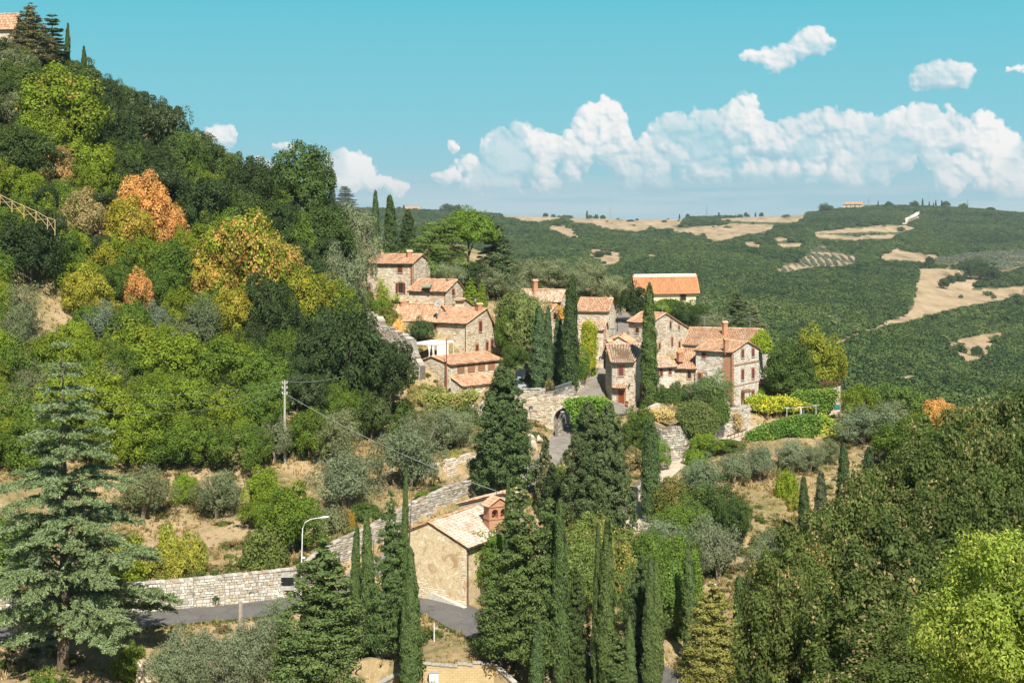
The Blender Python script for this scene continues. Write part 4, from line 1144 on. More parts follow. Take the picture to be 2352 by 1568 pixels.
# the tower house: a plan that narrows towards the back
def tower_house():
    FL, FR, BR, BL = W(612.2, 401, 199.5), W(634.9, 405.5, 198.3), W(643.5, 402, 204.3), W(605.7, 396, 204.3)
    root = thing('tower_house', 'narrow stone house with a red-brown front door and tiled door canopy, on the village square', 'house', (*FR[:2], FR[2]))
    zt = {'FL': W(612.2, 361.9, 199.5)[2], 'FR': W(634.9, 361.9, 198.3)[2], 'BR': W(643.5, 347.4, 204.3)[2], 'BL': W(605.7, 348.4, 204.3)[2]}
    zb = FR[2] - 2.5
    m = MB(); b = [np.array((*p[:2], zb)) for p in (FL, FR, BR, BL)]; t = [np.array((*p[:2], z - .1)) for p, z in zip((FL, FR, BR, BL), (zt['FL'], zt['FR'], zt['BR'], zt['BL']))]
    m.add(b + t, [(0, 1, 5, 4), (1, 2, 6, 5), (2, 3, 7, 6), (3, 0, 4, 7), (4, 5, 6, 7)])
    wl = m.build('wall', M['mortar'], root)
    m = MB(); cen = (FL + FR + BR + BL)[:2] / 4
    def face(p, q, za, zc_, ops, seed, z0):
        d = q[:2] - p[:2]; L = np.linalg.norm(d); u = d / L; n = np.array((-u[1], u[0]))
        if np.dot(n, (p[:2] + q[:2]) / 2 - cen) < 0: n = -n
        holes = []
        for px, py, w, h, kd, shm in ops:
            k = (px - CX) / F; s = (p[0] - k * p[1]) / (k * u[1] - u[0]); z = -(py - HZ) / F * (p[1] + s * u[1])
            holes.append((s - w / 2 - .15, s + w / 2 + .15, z - h / 2 - .05, z + h / 2 + .2))
            opening(root, (p[0] + u[0] * s, p[1] + u[1] * s, z), u, n, w, h, kd, 'brick', shm)
        stones_on(m, p[:2], u, L, z0, lambda s: za + (zc_ - za) * s / L - .12, n, holes, seed=seed)
        return u, n
    uf, nf = face(FL, FR, zt['FL'], zt['FR'], [(621.5, 396.6, .85, 2.0, 'door', 'door'), (621.2, 371, .68, 1.2, 'shut', 'shutter_red')], 901, zb + 1)
    ur, nr = face(FR, BR, zt['FR'], zt['BR'], [(640.4, 391.5, .9, 2.1, 'void', 'door')], 902, zb + 1)
    face(FL, BL, zt['FL'], zt['BL'], [], 903, zb + 1)
    m.build('stone_facing', M['stone'], wl, kind='stuff')
    E0, E1, R0, R1 = W(611.2, 362.4, 199.0), W(630.4, 362.6, 197.6), W(606.0, 343.8, 205.9), W(644.4, 343.4, 205.4)
    E1 = W(634.0, 362.0, 197.9)
    r = MB(); r.prism([E0, E1, R1, R0], (0, 0, -.14)); rf = r.build('roof', M['under'], root)
    B0, B1 = R0 + np.array((.1, 3, -.9)), R1 + np.array((-.1, 3, -.9))
    r = MB(); r.prism([R0 + (0, .02, 0), R1 + (0, .02, 0), B1, B0], (0, 0, -.14)); r.build('rear_slope', M['under'], root)
    tm = MB(); tiles_on(tm, E0, E1, R0, R1, 77); tiles_on(tm, B0, B1, R0, R1, 78)
    for a_, b_ in ((E0, R0), (E1, R1), (R0, R1)): cap_row(tm, a_ + (0, 0, .04), b_ + (0, 0, .04), .12, seed=5, mi=1)
    tm.build('roof_tiles', [M['tile_old'], M['ridge']], rf, kind='stuff')
    chimney(root, 609.6, 352, 339.2, 207, .7)
    m = MB(); m.tube([W(611.6, 363.2, 198.9), W(611.9, 366, 199.2), W(611.9, 400, 199.25)], .06, 6); m.build('downpipe', M['gutter_grey'], root)
    m = MB(); m.tube([E0 + (0, -.08, -.1), E1 + (0, -.08, -.1)], .07, 6); m.build('gutter', M['gutter'], root)
    # canopy over the door
    m = MB(); c0 = np.array((*W(613.6, 384.2, 199.3)[:2], 0)); L = 1.95
    za = W(619.5, 384.0, 199.1)[2]
    a_ = W(613.4, 384, 199.35); a_[2] = za; b_ = a_ + np.array((*uf, 0)) * L; n3 = np.array((*nf, 0))
    q = [a_ + n3 * .85 - (0, 0, .38), b_ + n3 * .85 - (0, 0, .38), b_, a_]
    m.prism(q, (0, 0, -.07)); cn = m.build('door_canopy', M['under'], root)
    tm = MB(); tiles_on(tm, q[0], q[1], q[3], q[2], 79, lt=.35); tm.build('canopy_tiles', M['tile'], cn, kind='stuff')
    for s in (.2, L - .2):
        m = MB(); p = a_ + np.array((*uf, 0)) * s; m.tube([p - (0, 0, .8) + n3 * .06, p + n3 * .8 - (0, 0, .42)], .05, 4); m.build('canopy_bracket', M['dark_wood'], cn)
    m = MB(); p = W(629.8, 384.5, 198.5) + n3 * .25; m.lathe(p, [(.0, -.22), (.07, -.2), (.12, .08), (.14, .1), (.02, .22)], 8); m.tube([p + (0, 0, .2), p + (0, 0, .3), p - n3 * .25 + (0, 0, .3)], .02, 4)
    m.build('wall_lantern', M['iron'], root)
    return root
tower_house()

# ---------------------------------------------------------------- the chapel
hCh = gable_house('chapel', 'old chapel with flaking ochre plaster and a bleached tile roof, in the valley among conifers', 'chapel',
    466, 606, 135, 393.2, 512, 30, 'R', 545.2, (429.2, 521.2), 535.6, [], back='plaster', facing=False, tile='tile_white', over=.35, gover=.12, gutter=True, pipe=.15, tl=.36)
m = MB(); C_, d_, n_ = hCh['C'], hCh['dirs']['L'], hCh['nG']
stones_on(m, C_, d_, hCh['lg'], hCh['zb'] - .8, lambda s: hCh['zb'] + .35 + 1.7 * min(1, max(0, (s - .5) / 4.5)) + .25 * math.sin(s * 3), n_, (), .34, .17, (.01, .045), 55)
stones_on(m, C_, d_, .5, hCh['zb'], lambda s: hCh['z1'] - .5, n_, (), .42, .24, (.01, .05), 56)
m.build('exposed_stone', M['stone_warm'], hCh['root'], kind='stuff')
m = MB(); a = W(466.5, 607.5, 134.3); b = W(419, 584.5, 138.3); c = W(396, 576, 140.5)
for p, q in ((a, b), (b, c)):
    mid = (p + q) / 2; d = (q - p) / 2; m.box(mid + np.array((*n_, 0)) * .0 - (0, 0, .35), d, (*(n_ * .28), 0), (0, 0, .38))
m.build('plinth_ledge', M['kerb'], hCh['root'])
def belfry():
    c = W(496.5, 527, 141.2); ang = math.radians(28)
    u = np.array((math.cos(ang), math.sin(ang), 0)); v = np.array((-math.sin(ang), math.cos(ang), 0)); zt = W(0, 504.2, 141.2)[2]; zl = c[2] - 2.2; hw, hd = 1.12, .62
    root = thing('bell_gable', 'red brick bell gable with two arched openings and an iron cross by the chapel', 'bell tower', c)
    m = MB(); zs = zt - 1.25
    m.box((c[0], c[1], (zl + zs) / 2), u * hw, v * hd, (0, 0, (zs - zl) / 2))
    for s, w in ((-.98, .14), (0, .13), (.98, .14)): m.box((c[0] + u[0] * s, c[1] + u[1] * s, zs + .3), u * w, v * hd, (0, 0, .3))
    for k in (-1, 1):   # arch heads
        x0, x1 = (.13, .84) if k > 0 else (-.84, -.13)
        xm, r = (x0 + x1) / 2, (x1 - x0) / 2
        arc = [(xm + r * math.cos(t), zs + .6 + r * math.sin(t)) for t in np.linspace(0, math.pi, 9)]
        for i in range(8):
            (xa, za), (xb, zb_) = arc[i], arc[i + 1]
            P = lambda x, z: np.array((c[0] + u[0] * x, c[1] + u[1] * x, z)) - v * hd
            m.prism([P(xa, za), P(xb, zb_), P(xb, zt), P(xa, zt)], v * 2 * hd)
    for s, w in ((-.98, .14), (0, .13), (.98, .14)): m.box((c[0] + u[0] * s, c[1] + u[1] * s, (zs + .6 + zt) / 2), u * w, v * hd, (0, 0, (zt - zs - .6) / 2))
    P = lambda x, z: np.array((c[0] + u[0] * x, c[1] + u[1] * x, z)) - v * hd
    m.prism([P(-hw, zt + .002), P(hw, zt + .002), P(0, zt + .72)], v * 2 * hd)
    m.build('brick_body', M['brick'], root)
    m = MB(); m.box((c[0], c[1], zs), u * (hw + .07), v * (hd + .07), (0, 0, .05)); m.box((c[0], c[1], zt), u * (hw + .1), v * (hd + .1), (0, 0, .06)); m.build('cornice', M['brick'], root)
    tm = MB()
    for sg in (-1, 1):
        e0 = P(sg * (hw + .22), zt - .02) - v * .2; e1 = e0 + v * (2 * hd + .4); r0 = P(0, zt + .78) - v * .2; r1 = r0 + v * (2 * hd + .4)
        tm.prism([e0 + (0, 0, .02), e1 + (0, 0, .02), r1 + (0, 0, .02), r0 + (0, 0, .02)], (0, 0, .06), mi=0); tiles_on(tm, e0 + (0, 0, .08), e1 + (0, 0, .08), r0 + (0, 0, .08), r1 + (0, 0, .08), 5 + sg, lt=.36)
    tm.build('roof', M['tile'], root)
    m = MB(); p = np.array((c[0], c[1], zt + .8)); m.tube([p, p + (0, 0, .75)], .025, 4); m.tube([p + (0, 0, .5) - u * .2, p + (0, 0, .5) + u * .2], .025, 4); m.build('cross', M['iron'], root)
    for k in (-1, 1):
        m = MB(); q = np.array((c[0] + u[0] * .485 * k, c[1] + u[1] * .485 * k, zs + .42)); m.lathe(q, [(.02, .22), (.1, .2), (.13, 0), (.2, -.16)], 10); m.build('bell', M['rust'], root)
belfry()
hS = gable_house('chapel_annex', 'grey rendered annex with a curved tile coping, behind the chapel roof', 'outbuilding',
    509, 530, 146, 458.6, 522, 30, 'R', 494.2, (503.5, 492.4), 503.0, [], back='plaster_grey', facing=False, tile='tile_white', gutter=False, over=.2)

# ---------------------------------------------------------------- walls in the landscape
def rl_pts(k, ext=0.0): return [(CX + p[0] / p[1] * F, HZ - p[2] / p[1] * F, p[1], HZ - (p[2] + WL[k][1] + ext) / p[1] * F) for p in WL[k][0][::3]] + [(CX + WL[k][0][-1][0] / WL[k][0][-1][1] * F, HZ - WL[k][0][-1][2] / WL[k][0][-1][1] * F, WL[k][0][-1][1], HZ - (WL[k][0][-1][2] + WL[k][1]) / WL[k][0][-1][1] * F)]
line_wall('retaining_wall', 'long pale dry-stone wall along the upper side of the asphalt road', rl_pts('road'), .6, 'stone_white', 'mortar_grey', sx=.44, sz=.26, prot=(.03, .13), seed=1)
line_wall('retaining_wall', 'grey stone wall climbing to the right behind the chapel', rl_pts('rise'), .5, 'stone_grey', 'mortar_grey', sx=.42, sz=.24, prot=(.03, .12), seed=2)
line_wall('terrace_wall', 'low ruined terrace wall across the olive grove', rl_pts('terrace'), .5, 'stone', 'mortar', ragged=.25, seed=3)
line_wall('ruined_wall', 'crumbling grey rampart with a ragged top, descending below the slope houses', [(358, 334, 217, 313), (367, 336, 216, 314), (376, 341, 214.5, 317), (381, 350, 213, 327), (390, 356, 211.5, 329), (398, 362, 210.5, 334), (410, 372, 208.5, 341.5), (413, 378, 208, 356), (420, 386, 207, 367)],
          1.1, 'stone_grey', 'mortar_grey', ragged=.42, sx=.5, sz=.28, prot=(.04, .22), seed=4, down=3)
line_wall('ruined_wall', 'tall ruined stone wall under the barn with the lattice vents', [(434, 432, 193, 409), (452, 436, 191, 405), (466, 438, 189, 406), (482, 440, 188, 403), (500, 440, 187, 401)], 1.0, 'stone', 'mortar', ragged=.5, sx=.5, sz=.28, prot=(.04, .2), seed=5, down=3)
line_wall('parapet_wall', 'low stone parapet round the car park beside the arch', [(504, 398, 200.5, 389.6), (520, 397.5, 200, 389), (545.5, 397, 199, 388.6)], .45, 'stone_grey', 'mortar_grey', seed=6)
line_wall('bastion_wall', 'sloping stone bastion with a dry grass top below the square', rl_pts('bastion', .1), 1.0, 'stone_grey', 'mortar_grey', ragged=.18, sx=.5, sz=.3, prot=(.03, .2), seed=7, cap=False)
line_wall('garden_retaining_wall', 'rough pale stone wall below the three storey house, with hanging dry plants', rl_pts('garden', .1), .9, 'stone_white', 'mortar_grey', ragged=.2, sx=.45, sz=.26, prot=(.03, .16), seed=8)
line_wall('garden_wall', 'shaded stone wall behind the vine pergola', [(748, 424, 203.5, 405), (775, 423, 204.5, 405), (800, 422, 206, 404), (824, 421, 207, 400)], .5, 'stone_warm', 'mortar', seed=9)
line_wall('ruined_pillar', 'ruined corner of an old stone wall at the garden edge, with a green box on it', [(822, 423, 203, 398), (829, 424, 201.5, 392), (840, 423.5, 201, 387)], 1.2, 'stone_warm', 'mortar', ragged=.3, seed=10, both=True, batter=.02)
line_wall('street_wall', 'brick-edged stone wall with ivy along the left side of the steep street', [(577, 396, 203.5, 384), (584, 390, 206.5, 378), (591, 379, 211.5, 365), (597, 366, 218, 350), (600.5, 360, 222, 346)], .5, 'stone_warm', 'mortar', seed=11)
line_wall('kerb_wall', 'low pale kerb wall on the outer edge of the street below the arch', [(527, 486, 165.5, 483), (534, 479, 168, 476), (544, 471.5, 170.5, 468.6), (556, 463.5, 173.5, 460.6), (570, 457, 176.5, 454)], .45, 'kerb', 'kerb', cap=True, seed=12, sx=.9, sz=.3, prot=(.0, .02))
line_wall('low_wall', 'low pale parapet curving from the tall cypress down beside the street', [(637, 417, 189.5, 413.5), (648, 411.5, 191, 408), (660, 407, 193, 403.4)], .4, 'kerb', 'kerb', seed=13, prot=(.0, .03))
line_wall('path_wall', 'tumbled stones edging the gravel track', [(632, 497, 163, 489), (640, 490, 166, 484), (645, 482, 169, 478)], .6, 'stone_white', 'mortar_grey', ragged=.3, seed=14, cap=False, prot=(.03, .2))
line_wall('dry_wall', 'broken terrace stones on the bank below the road', [(135, 668, 121, 658), (143, 676, 119, 664), (152, 690, 116.5, 676)], .6, 'stone_warm', 'mortar', ragged=.3, seed=15, cap=False, prot=(.03, .25))


def gate_wall():
    """the old town gate: a thick wall with a round arch over the street"""
    p = W(498, 446, 190.5); q = W(566, 446, 184.2)
    root = thing('gate_wall', 'old town gate wall of rough stone with a round arch over the street', 'gate', W(552, 446, 185.5))
    zt = lambda s, L: W(0, 398.5, 190.5)[2] + (W(0, 395.5, 184.5)[2] - W(0, 398.5, 190.5)[2]) * s / L
    a = W(498, 446, 190.5)[:2]; b = W(592, 446, 184.0)[:2]; d = b - a; L = np.linalg.norm(d); u = d / L; n = np.array((u[1], -u[0]))
    if np.dot(n, -a) < 0: n = -n
    sat = lambda px: (a[0] - (px - CX) / F * a[1]) / ((px - CX) / F * u[1] - u[0])
    s0, s1 = sat(553.6), sat(581.5); r = (s1 - s0) / 2; sm = (s0 + s1) / 2
    zb = W(0, 447, 185)[2]; zs = W(0, 407.6, 185)[2] - r       # springing
    top = lambda s: W(0, 399.5 - 5.0 * max(0, min(1, (s - 2) / L)), 187)[2] + .25 * math.sin(s * 2.1) * (s < s0 - 1)
    m = MB(); th = 1.5; nn = np.array((*(-n * th), 0)); P = lambda s, z: np.array((a[0] + u[0] * s, a[1] + u[1] * s, z))
    N = 10
    for k in range(N): x0, x1 = s0 * k / N, s0 * (k + 1) / N; m.prism([P(x0, zb - 2), P(x1, zb - 2), P(x1, top(x1)), P(x0, top(x0))], nn)
    m.prism([P(s1, zb - 2), P(L, zb - 2), P(L, top(L)), P(s1, top(s1))], nn)
    A_ = [(sm - r * math.cos(t), zs + r * math.sin(t)) for t in np.linspace(0, math.pi, 15)]
    for (xa, za), (xb, zb_) in zip(A_[:-1], A_[1:]): m.prism([P(xa, za), P(xb, zb_), P(xb, top(xb)), P(xa, top(xa))], nn)
    w = m.build('wall_core', M['mortar'], root)
    m = MB(); steps = []
    for (xa, za), (xb, zb_) in zip(A_[:-1], A_[1:]): steps.append((xa - .02, xb + .02, -99, (za + zb_) / 2 + .34))
    steps.append((s0 - .28, s1 + .28, -99, zs))
    stones_on(m, a, u, L, zb - 1.5, top, n, steps, .40, .22, (.02, .12), 321)
    m.build('stone_facing', M['stone_warm'], root, kind='stuff')
    m = MB()
    for t in np.linspace(0, math.pi, 26):
        for o in (0,):
            c = P(sm - (r + .16) * math.cos(t), zs + (r + .16) * math.sin(t)); rd = np.array((*(-u * math.cos(t)), math.sin(t))); tg = np.array((*(u * math.sin(t)), math.cos(t)))
            m.box(c + np.array((*(n * .05), 0)), rd * .17, np.array((*(n * .12), 0)), tg * (r * math.pi / 26 * .5))
    z = zb
    while z < zs - .1:
        for s in (s0, s1): m.box(P(s + (-.14 if s == s0 else .14), z + .14) + np.array((*(n * .04), 0)), (*(u * .16), 0), (*(n * .12), 0), (0, 0, .13))
        z += .28
    m.build('arch_ring', M['stone_pale'], root, kind='stuff')
    m = MB(); s = 0.; R = np.random.RandomState(2)
    while s < L - .1:
        l = R.uniform(.3, .6); m.box(P(s + l / 2, top(s + l / 2) + .05) - np.array((*(n * th / 2), 0)), (*(u * l * .46), 0), (*(n * (th / 2 + .03)), 0), (0, 0, .08)); s += l
    m.build('coping_stones', M['stone'], root, kind='stuff')
gate_wall()
line_wall('upper_gate_wall', 'grey stone wall stepping up behind the town arch, with a metal fence on top', [(546, 402, 196, 392.5), (556, 400, 195, 390.5), (568, 402, 195, 387.5), (577, 404, 197, 385.5)], .5, 'stone_grey', 'mortar_grey', seed=16, down=3)
line_wall('inner_street_wall', 'pale wall seen through the town arch, lining the street', [(558, 447, 182.5, 424), (564, 438, 186, 412), (571, 424, 191, 402), (578, 412, 197.5, 393)], .4, 'stone_grey', 'mortar_grey', seed=17, cap=False)

def tuff_wall():
    root = thing('block_wall', 'yellow tuff block wall with stepped dark coping at the bottom edge', 'garden wall', W(450, 690, 116))
    Yw = 116.5
    segs = [((379.7, 684), (401, 672.8)), ((422.7, 663.4), (457.6, 666.6)), ((457.6, 663.8), (472.9, 665.2)), ((472.9, 662.4), (493.6, 664.4)), ((493.6, 664.6), (514, 683.4)), ((507, 667.8), (530, 672.2)), ((543.7, 677.7), (571.5, 682.2))]
    m, c = MB(), MB()
    for i, ((xa, ya), (xb, yb)) in enumerate(segs):
        Ya, Yb = (Yw, Yw) if i != 5 else (118.3, 117.8)
        if i == 4: Yb = 114.8
        if i == 0: Ya = 113.5
        a, b = W(xa, ya, Ya), W(xb, yb, Yb)
        d = b - a; n = np.array((-d[1], d[0], 0)); n /= np.linalg.norm(n); zb = -42.0
        m.prism([(a[0], a[1], zb), (b[0], b[1], zb), b, a], n * .3)
        L = np.linalg.norm(d); k = int(L / .32); u = d / L
        for j in range(k): c.box(a + d * (j + .5) / k + n * .15 + (0, 0, .05 + .03 * (j % 2)), u * L / k * .46, n * .24, (0, 0, .055))
    m.build('block_body', M['tuff'], root); c.build('coping_stones', M['concrete'], root, kind='stuff')
    b = MB(); p = W(433.9, 690, 115.9); b.abox(p[0] - .38, p[0] + .38, p[1] - .2, p[1] + .2, p[2] - .5, W(0, 671.6, 115.9)[2]); o = b.build('meter_box', M['metal_white']); tagit(o, 'white meter cabinet in front of the yellow block wall', 'cabinet')
    b = MB(); b.abox(p[0] - .43, p[0] + .43, p[1] - .26, p[1] + .22, W(0, 671.6, 115.9)[2], W(0, 671.0, 115.9)[2] + .03); b.build('cabinet_lid', M['concrete'], o)
    b = MB(); b.abox(p[0] - .3, p[0] + .3, p[1] - .225, p[1] - .2, p[2] - .4, W(0, 672.8, 115.9)[2]); b.build('cabinet_door', M['metal_white'], o)
tuff_wall()

# ---------------------------------------------------------------- foliage meshes
def unit(v): return v / (np.linalg.norm(v, axis=-1, keepdims=True) + 1e-9)
def leaf_quads(C, Nrm, a, b, R, jit=.7, axis=None, fold=0.0):
    """rhombic blades at C; a half length, b half width, axis = preferred long direction"""
    n = len(C); nn = unit(Nrm + R.normal(0, jit, (n, 3)))
    ref = R.normal(0, 1, (n, 3)) if axis is None else axis + R.normal(0, .35, (n, 3))
    t = unit(ref - nn * np.sum(ref * nn, 1, keepdims=True)); s = np.cross(nn, t)
    a = np.broadcast_to(a, (n,))[:, None] * R.uniform(.7, 1.3, (n, 1)); b = np.broadcast_to(b, (n,))[:, None] * R.uniform(.75, 1.25, (n, 1))
    V = np.stack((C - t * a, C + s * b - nn * 0, C + t * a, C - s * b), 1)
    return V.reshape(-1, 3)
def foliage(name, parts, mat):
    """parts: list of (verts, rnd per quad)"""
    V = np.concatenate([p[0] for p in parts]); r = np.concatenate([p[1] for p in parts])
    Fq = np.arange(len(V)).reshape(-1, 4)
    return fast_mesh(name, V, Fq, mat, {'rnd': ('FACE', r)})
def sph(R, n): return unit(R.normal(0, 1, (n, 3)))
def wob(d, R, k=5, amp=.18):
    f = np.zeros(len(d))
    for _ in range(k):
        ax = sph(R, 1)[0]; f += np.sin(d @ ax * R.uniform(2, 5) + R.uniform(0, 6))
    return 1 + amp * f / math.sqrt(k)


def crown_broad(name, seed, clumps=75, per=85, leaf=.05, cr=(.18, .34), shell=(.5, .88), low=-.55, fill=500, aspect=.62, mat='leaf', amp=.16, flat_=1.0, ragged=.0):
    R = np.random.RandomState(seed)
    d = sph(R, clumps * 3); d = d[d[:, 2] > low][:clumps]; K = len(d)
    rad = R.uniform(shell[0], shell[1], K) ** .8 * wob(d, R, amp=amp)
    P = d * rad[:, None] * (1, 1, flat_); c = R.uniform(cr[0], cr[1], K)
    q = np.repeat(np.arange(K), per); out = unit(P[q] + (0, 0, .25))
    e = sph(R, len(q)); e = unit(e + out * .55)
    stretch = R.uniform(.75, 1.3, (K, 3))
    C = P[q] + e * (c[q] * R.uniform(.68, 1.06 + ragged, len(q)))[:, None] * stretch[q]
    cv = R.rand(K)
    parts = [(leaf_quads(C, unit(e + (0, 0, .15)), leaf, leaf * aspect, R, .42), np.clip(.42 * cv[q] + .58 * R.rand(len(q)), 0, 1))]
    if fill:
        Cf = sph(R, fill) * (R.rand(fill) ** .4 * .62)[:, None] * (1, 1, flat_)
        Cf = Cf[Cf[:, 2] > low * .8]
        parts.append((leaf_quads(Cf, Cf, leaf * 2.6, leaf * 2.2, R), R.uniform(.05, .4, len(Cf))))  # inner filler blades keep to dark tones: crown shade put into colour
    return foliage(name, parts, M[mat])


def crown_column(name, seed, h=14., r=.9, n=9000, a=.17, b=.06, tops=1, prof=None, lobe=.25, fill=500):
    """slender cypress: upright sprays packed on a tapering column"""
    R = np.random.RandomState(seed); parts = []
    prof = prof or (lambda t: np.clip((1 - t) ** .5 * (1 - np.exp(-(t + .035) * 9)) * 1.08, 0, 1))
    for k in range(tops):
        ox, oy = (0, 0) if k == 0 else (R.uniform(-.5, .5) * r, R.uniform(-.4, .4) * r); hh = h * (1 if k == 0 else R.uniform(.82, .96)); rr = r * (1 if tops == 1 else .74)
        m = n // tops; t = R.rand(m * 2); keep = R.rand(m * 2) < prof(t) + .06; t = t[keep][:m]; m = len(t)
        th = R.uniform(0, 2 * math.pi, m); ph = R.uniform(0, 6, 6)
        lob = 1 + lobe * (np.sin(th * 3 + t * 17 + ph[0]) * .5 + np.sin(th * 5 - t * 31 + ph[1]) * .4 + np.sin(th * 2 + t * 53 + ph[2]) * .4)
        rad = rr * prof(t) * lob * R.uniform(.78, 1.14, m) + .03
        lean = np.stack((.12 * np.sin(t * 3 + ph[3]), .12 * np.sin(t * 2.5 + ph[4])), 1) * r
        C = np.stack((ox + np.cos(th) * rad + lean[:, 0], oy + np.sin(th) * rad + lean[:, 1], t * hh), 1)
        out = np.stack((np.cos(th), np.sin(th), np.full(m, .25)), 1)
        ax = np.stack((np.cos(th) * .35, np.sin(th) * .35, np.ones(m)), 1)
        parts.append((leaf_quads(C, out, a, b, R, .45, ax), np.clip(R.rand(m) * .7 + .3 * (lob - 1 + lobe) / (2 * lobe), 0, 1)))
        f = fill // tops; t = R.rand(f) * .97; th = R.uniform(0, 6.28, f); rad = rr * prof(t) * .62
        C = np.stack((ox + np.cos(th) * rad, oy + np.sin(th) * rad, t * hh), 1)
        parts.append((leaf_quads(C, C * (1, 1, 0), .34 * (r / .9) ** .5, .2 * (r / .9) ** .5, R, .3, np.tile((0, 0, 1.), (f, 1))), R.uniform(0, .3, f)))  # core blades coloured darker, painting the shade inside the column
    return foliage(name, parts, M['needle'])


def crown_tufted(name, seed, h=16., r=3.2, K=260, per=75, cs=(.42, .85), flatz=.6, power=.75, a=.13, b=.06, droop=.25, bottom=.04, upz=1.0, ragged=.12, round_=0.0, fill=900, leafmat='needle'):
    """conifer built of spray clumps hung on a cone; gaps between clumps show darker-coloured inner blades"""
    R = np.random.RandomState(seed)
    t = 1 - np.sqrt(R.rand(K)) if round_ == 0 else R.beta(1.3, 1.5, K)
    t = bottom + (1 - bottom) * t
    pf = lambda t: (1 - t) ** power * np.clip((t + .10 + round_ * .05) / (.16 + round_ * .2), 0, 1) ** .6
    th = R.uniform(0, 2 * math.pi, K) + t * 40
    ph = R.uniform(0, 6, 3)
    lob = 1 + .16 * np.sin(th * 2 + t * 9 + ph[0]) + .10 * np.sin(th * 4 - t * 15 + ph[1])
    rad = r * pf(t) * lob * R.uniform(.70, 1.0, K)
    P = np.stack((np.cos(th) * rad, np.sin(th) * rad, t * h - droop * rad * .4), 1)
    c = R.uniform(cs[0], cs[1], K) * (.45 + .65 * pf(t))
    q = np.repeat(np.arange(K), per)
    out = np.stack((np.cos(th), np.sin(th), np.full(K, .35)), 1)[q]
    e = sph(R, len(q)); e = unit(e + out * .6 + (0, 0, .2))
    loc = e * (R.uniform(.6, 1.0 + ragged, len(q)) * c[q])[:, None] * (1.1, 1.1, flatz)
    C = P[q] + loc
    ax = out * (1, 1, .2) + (0, 0, upz)
    cv = R.rand(K)
    parts = [(leaf_quads(C, e, a, b, R, .5, ax), np.clip(.35 * cv[q] + .65 * R.rand(len(q)), 0, 1))]
    tf = bottom + (1 - bottom) * (1 - np.sqrt(R.rand(fill))) * .96; thf = R.uniform(0, 6.28, fill); rf = r * pf(tf) * R.uniform(.2, .66, fill)
    Cf = np.stack((np.cos(thf) * rf, np.sin(thf) * rf, tf * h), 1)
    parts.append((leaf_quads(Cf, Cf * (1, 1, 0), .42, .26, R, .5), R.uniform(0, .25, fill)))  # inner blades coloured darker to stand for shade between the clumps
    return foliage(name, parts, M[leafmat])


def crown_cedar(name, seed, h=25., r=8.8, levels=26, per_level=6, a=.13, b=.045, droop=.10, dens=1.0, asc=.30, power=.8, shelf=.28, twig=1.0, t0=.05, jit=.8):
    """tiered cedar: long level boughs carrying flat plates of fine sprays; returns (foliage, wood)"""
    R = np.random.RandomState(seed); Cs, As, Rn = [], [], []; wood = MB()
    wood.tube([(0, 0, -.5), (.1, .05, h * .35), (0, .1, h * .7), (0, 0, h * .99)], [h * .021, h * .015, h * .008, .02], 8)
    for L in range(levels):
        t = t0 + (1 - t0) * (L + R.uniform(-.3, .3)) / levels
        if t > .985: continue
        k = per_level if t < .8 else max(3, per_level - 2)
        a0 = R.uniform(0, 6.28)
        for j in range(k):
            az = a0 + j * 2 * math.pi / k + R.uniform(-.35, .35)
            ln = r * (1 - t) ** power * R.uniform(.55, 1.15) + .35
            if R.rand() < .12: ln *= .55
            d = np.array((math.cos(az), math.sin(az), 0)); sd = np.array((-d[1], d[0], 0)); z0 = t * h
            s = np.linspace(0, 1, 9)
            rise = (asc * s - droop * 2.2 * s ** 2.2) * ln * R.uniform(.7, 1.2)
            curve = R.uniform(-.12, .12) * s ** 2 * ln
            pts = np.array([d * ln * q + sd * cv + (0, 0, z0 + zz) for q, zz, cv in zip(s, rise, curve)])
            wood.tube(pts[::2], [.035 * ln ** .6 + .012, .03 * ln ** .5, .022 * ln ** .5, .016, .01], 4)
            # side twigs, longest about the middle; each a drooping feather of sprays
            nt = max(4, int(ln * 2.9 * dens * twig))
            for i in range(nt):
                q = R.uniform(.12, 1.0) ** .8; p = np.array([np.interp(q, s, pts[:, c]) for c in range(3)])
                sg = 1 if i % 2 else -1
                tl = ln * shelf * (1.15 - .75 * q) * R.uniform(.6, 1.2) + .25
                dd = unit(d * R.uniform(.45, 1.1) + sd * sg * R.uniform(.5, 1.0) + np.array((0, 0, R.uniform(-.10, .12))))
                m = int(max(6, tl * 20 * dens)); u = R.rand(m)
                c = p + dd * (u * tl)[:, None] + R.normal(0, 1, (m, 3)) * (.15, .15, .09) * (1.1 - .6 * u)[:, None]
                c[:, 2] -= droop * (u * tl) ** 1.6 * .55
                Cs.append(c); As.append(np.tile(dd, (m, 1)) + R.normal(0, .5, (m, 3))); Rn.append(np.clip(R.rand(m) * .6 + .25 * u + .15 * R.rand(), 0, 1))
    C, A_, r_ = np.concatenate(Cs), np.concatenate(As), np.concatenate(Rn)
    up = np.tile((0, 0, 1.), (len(C), 1))
    return foliage(name, [(leaf_quads(C, up, a, b, R, jit, A_), r_)], M['needle']), wood.mesh(name + '_wood', M['bark'])


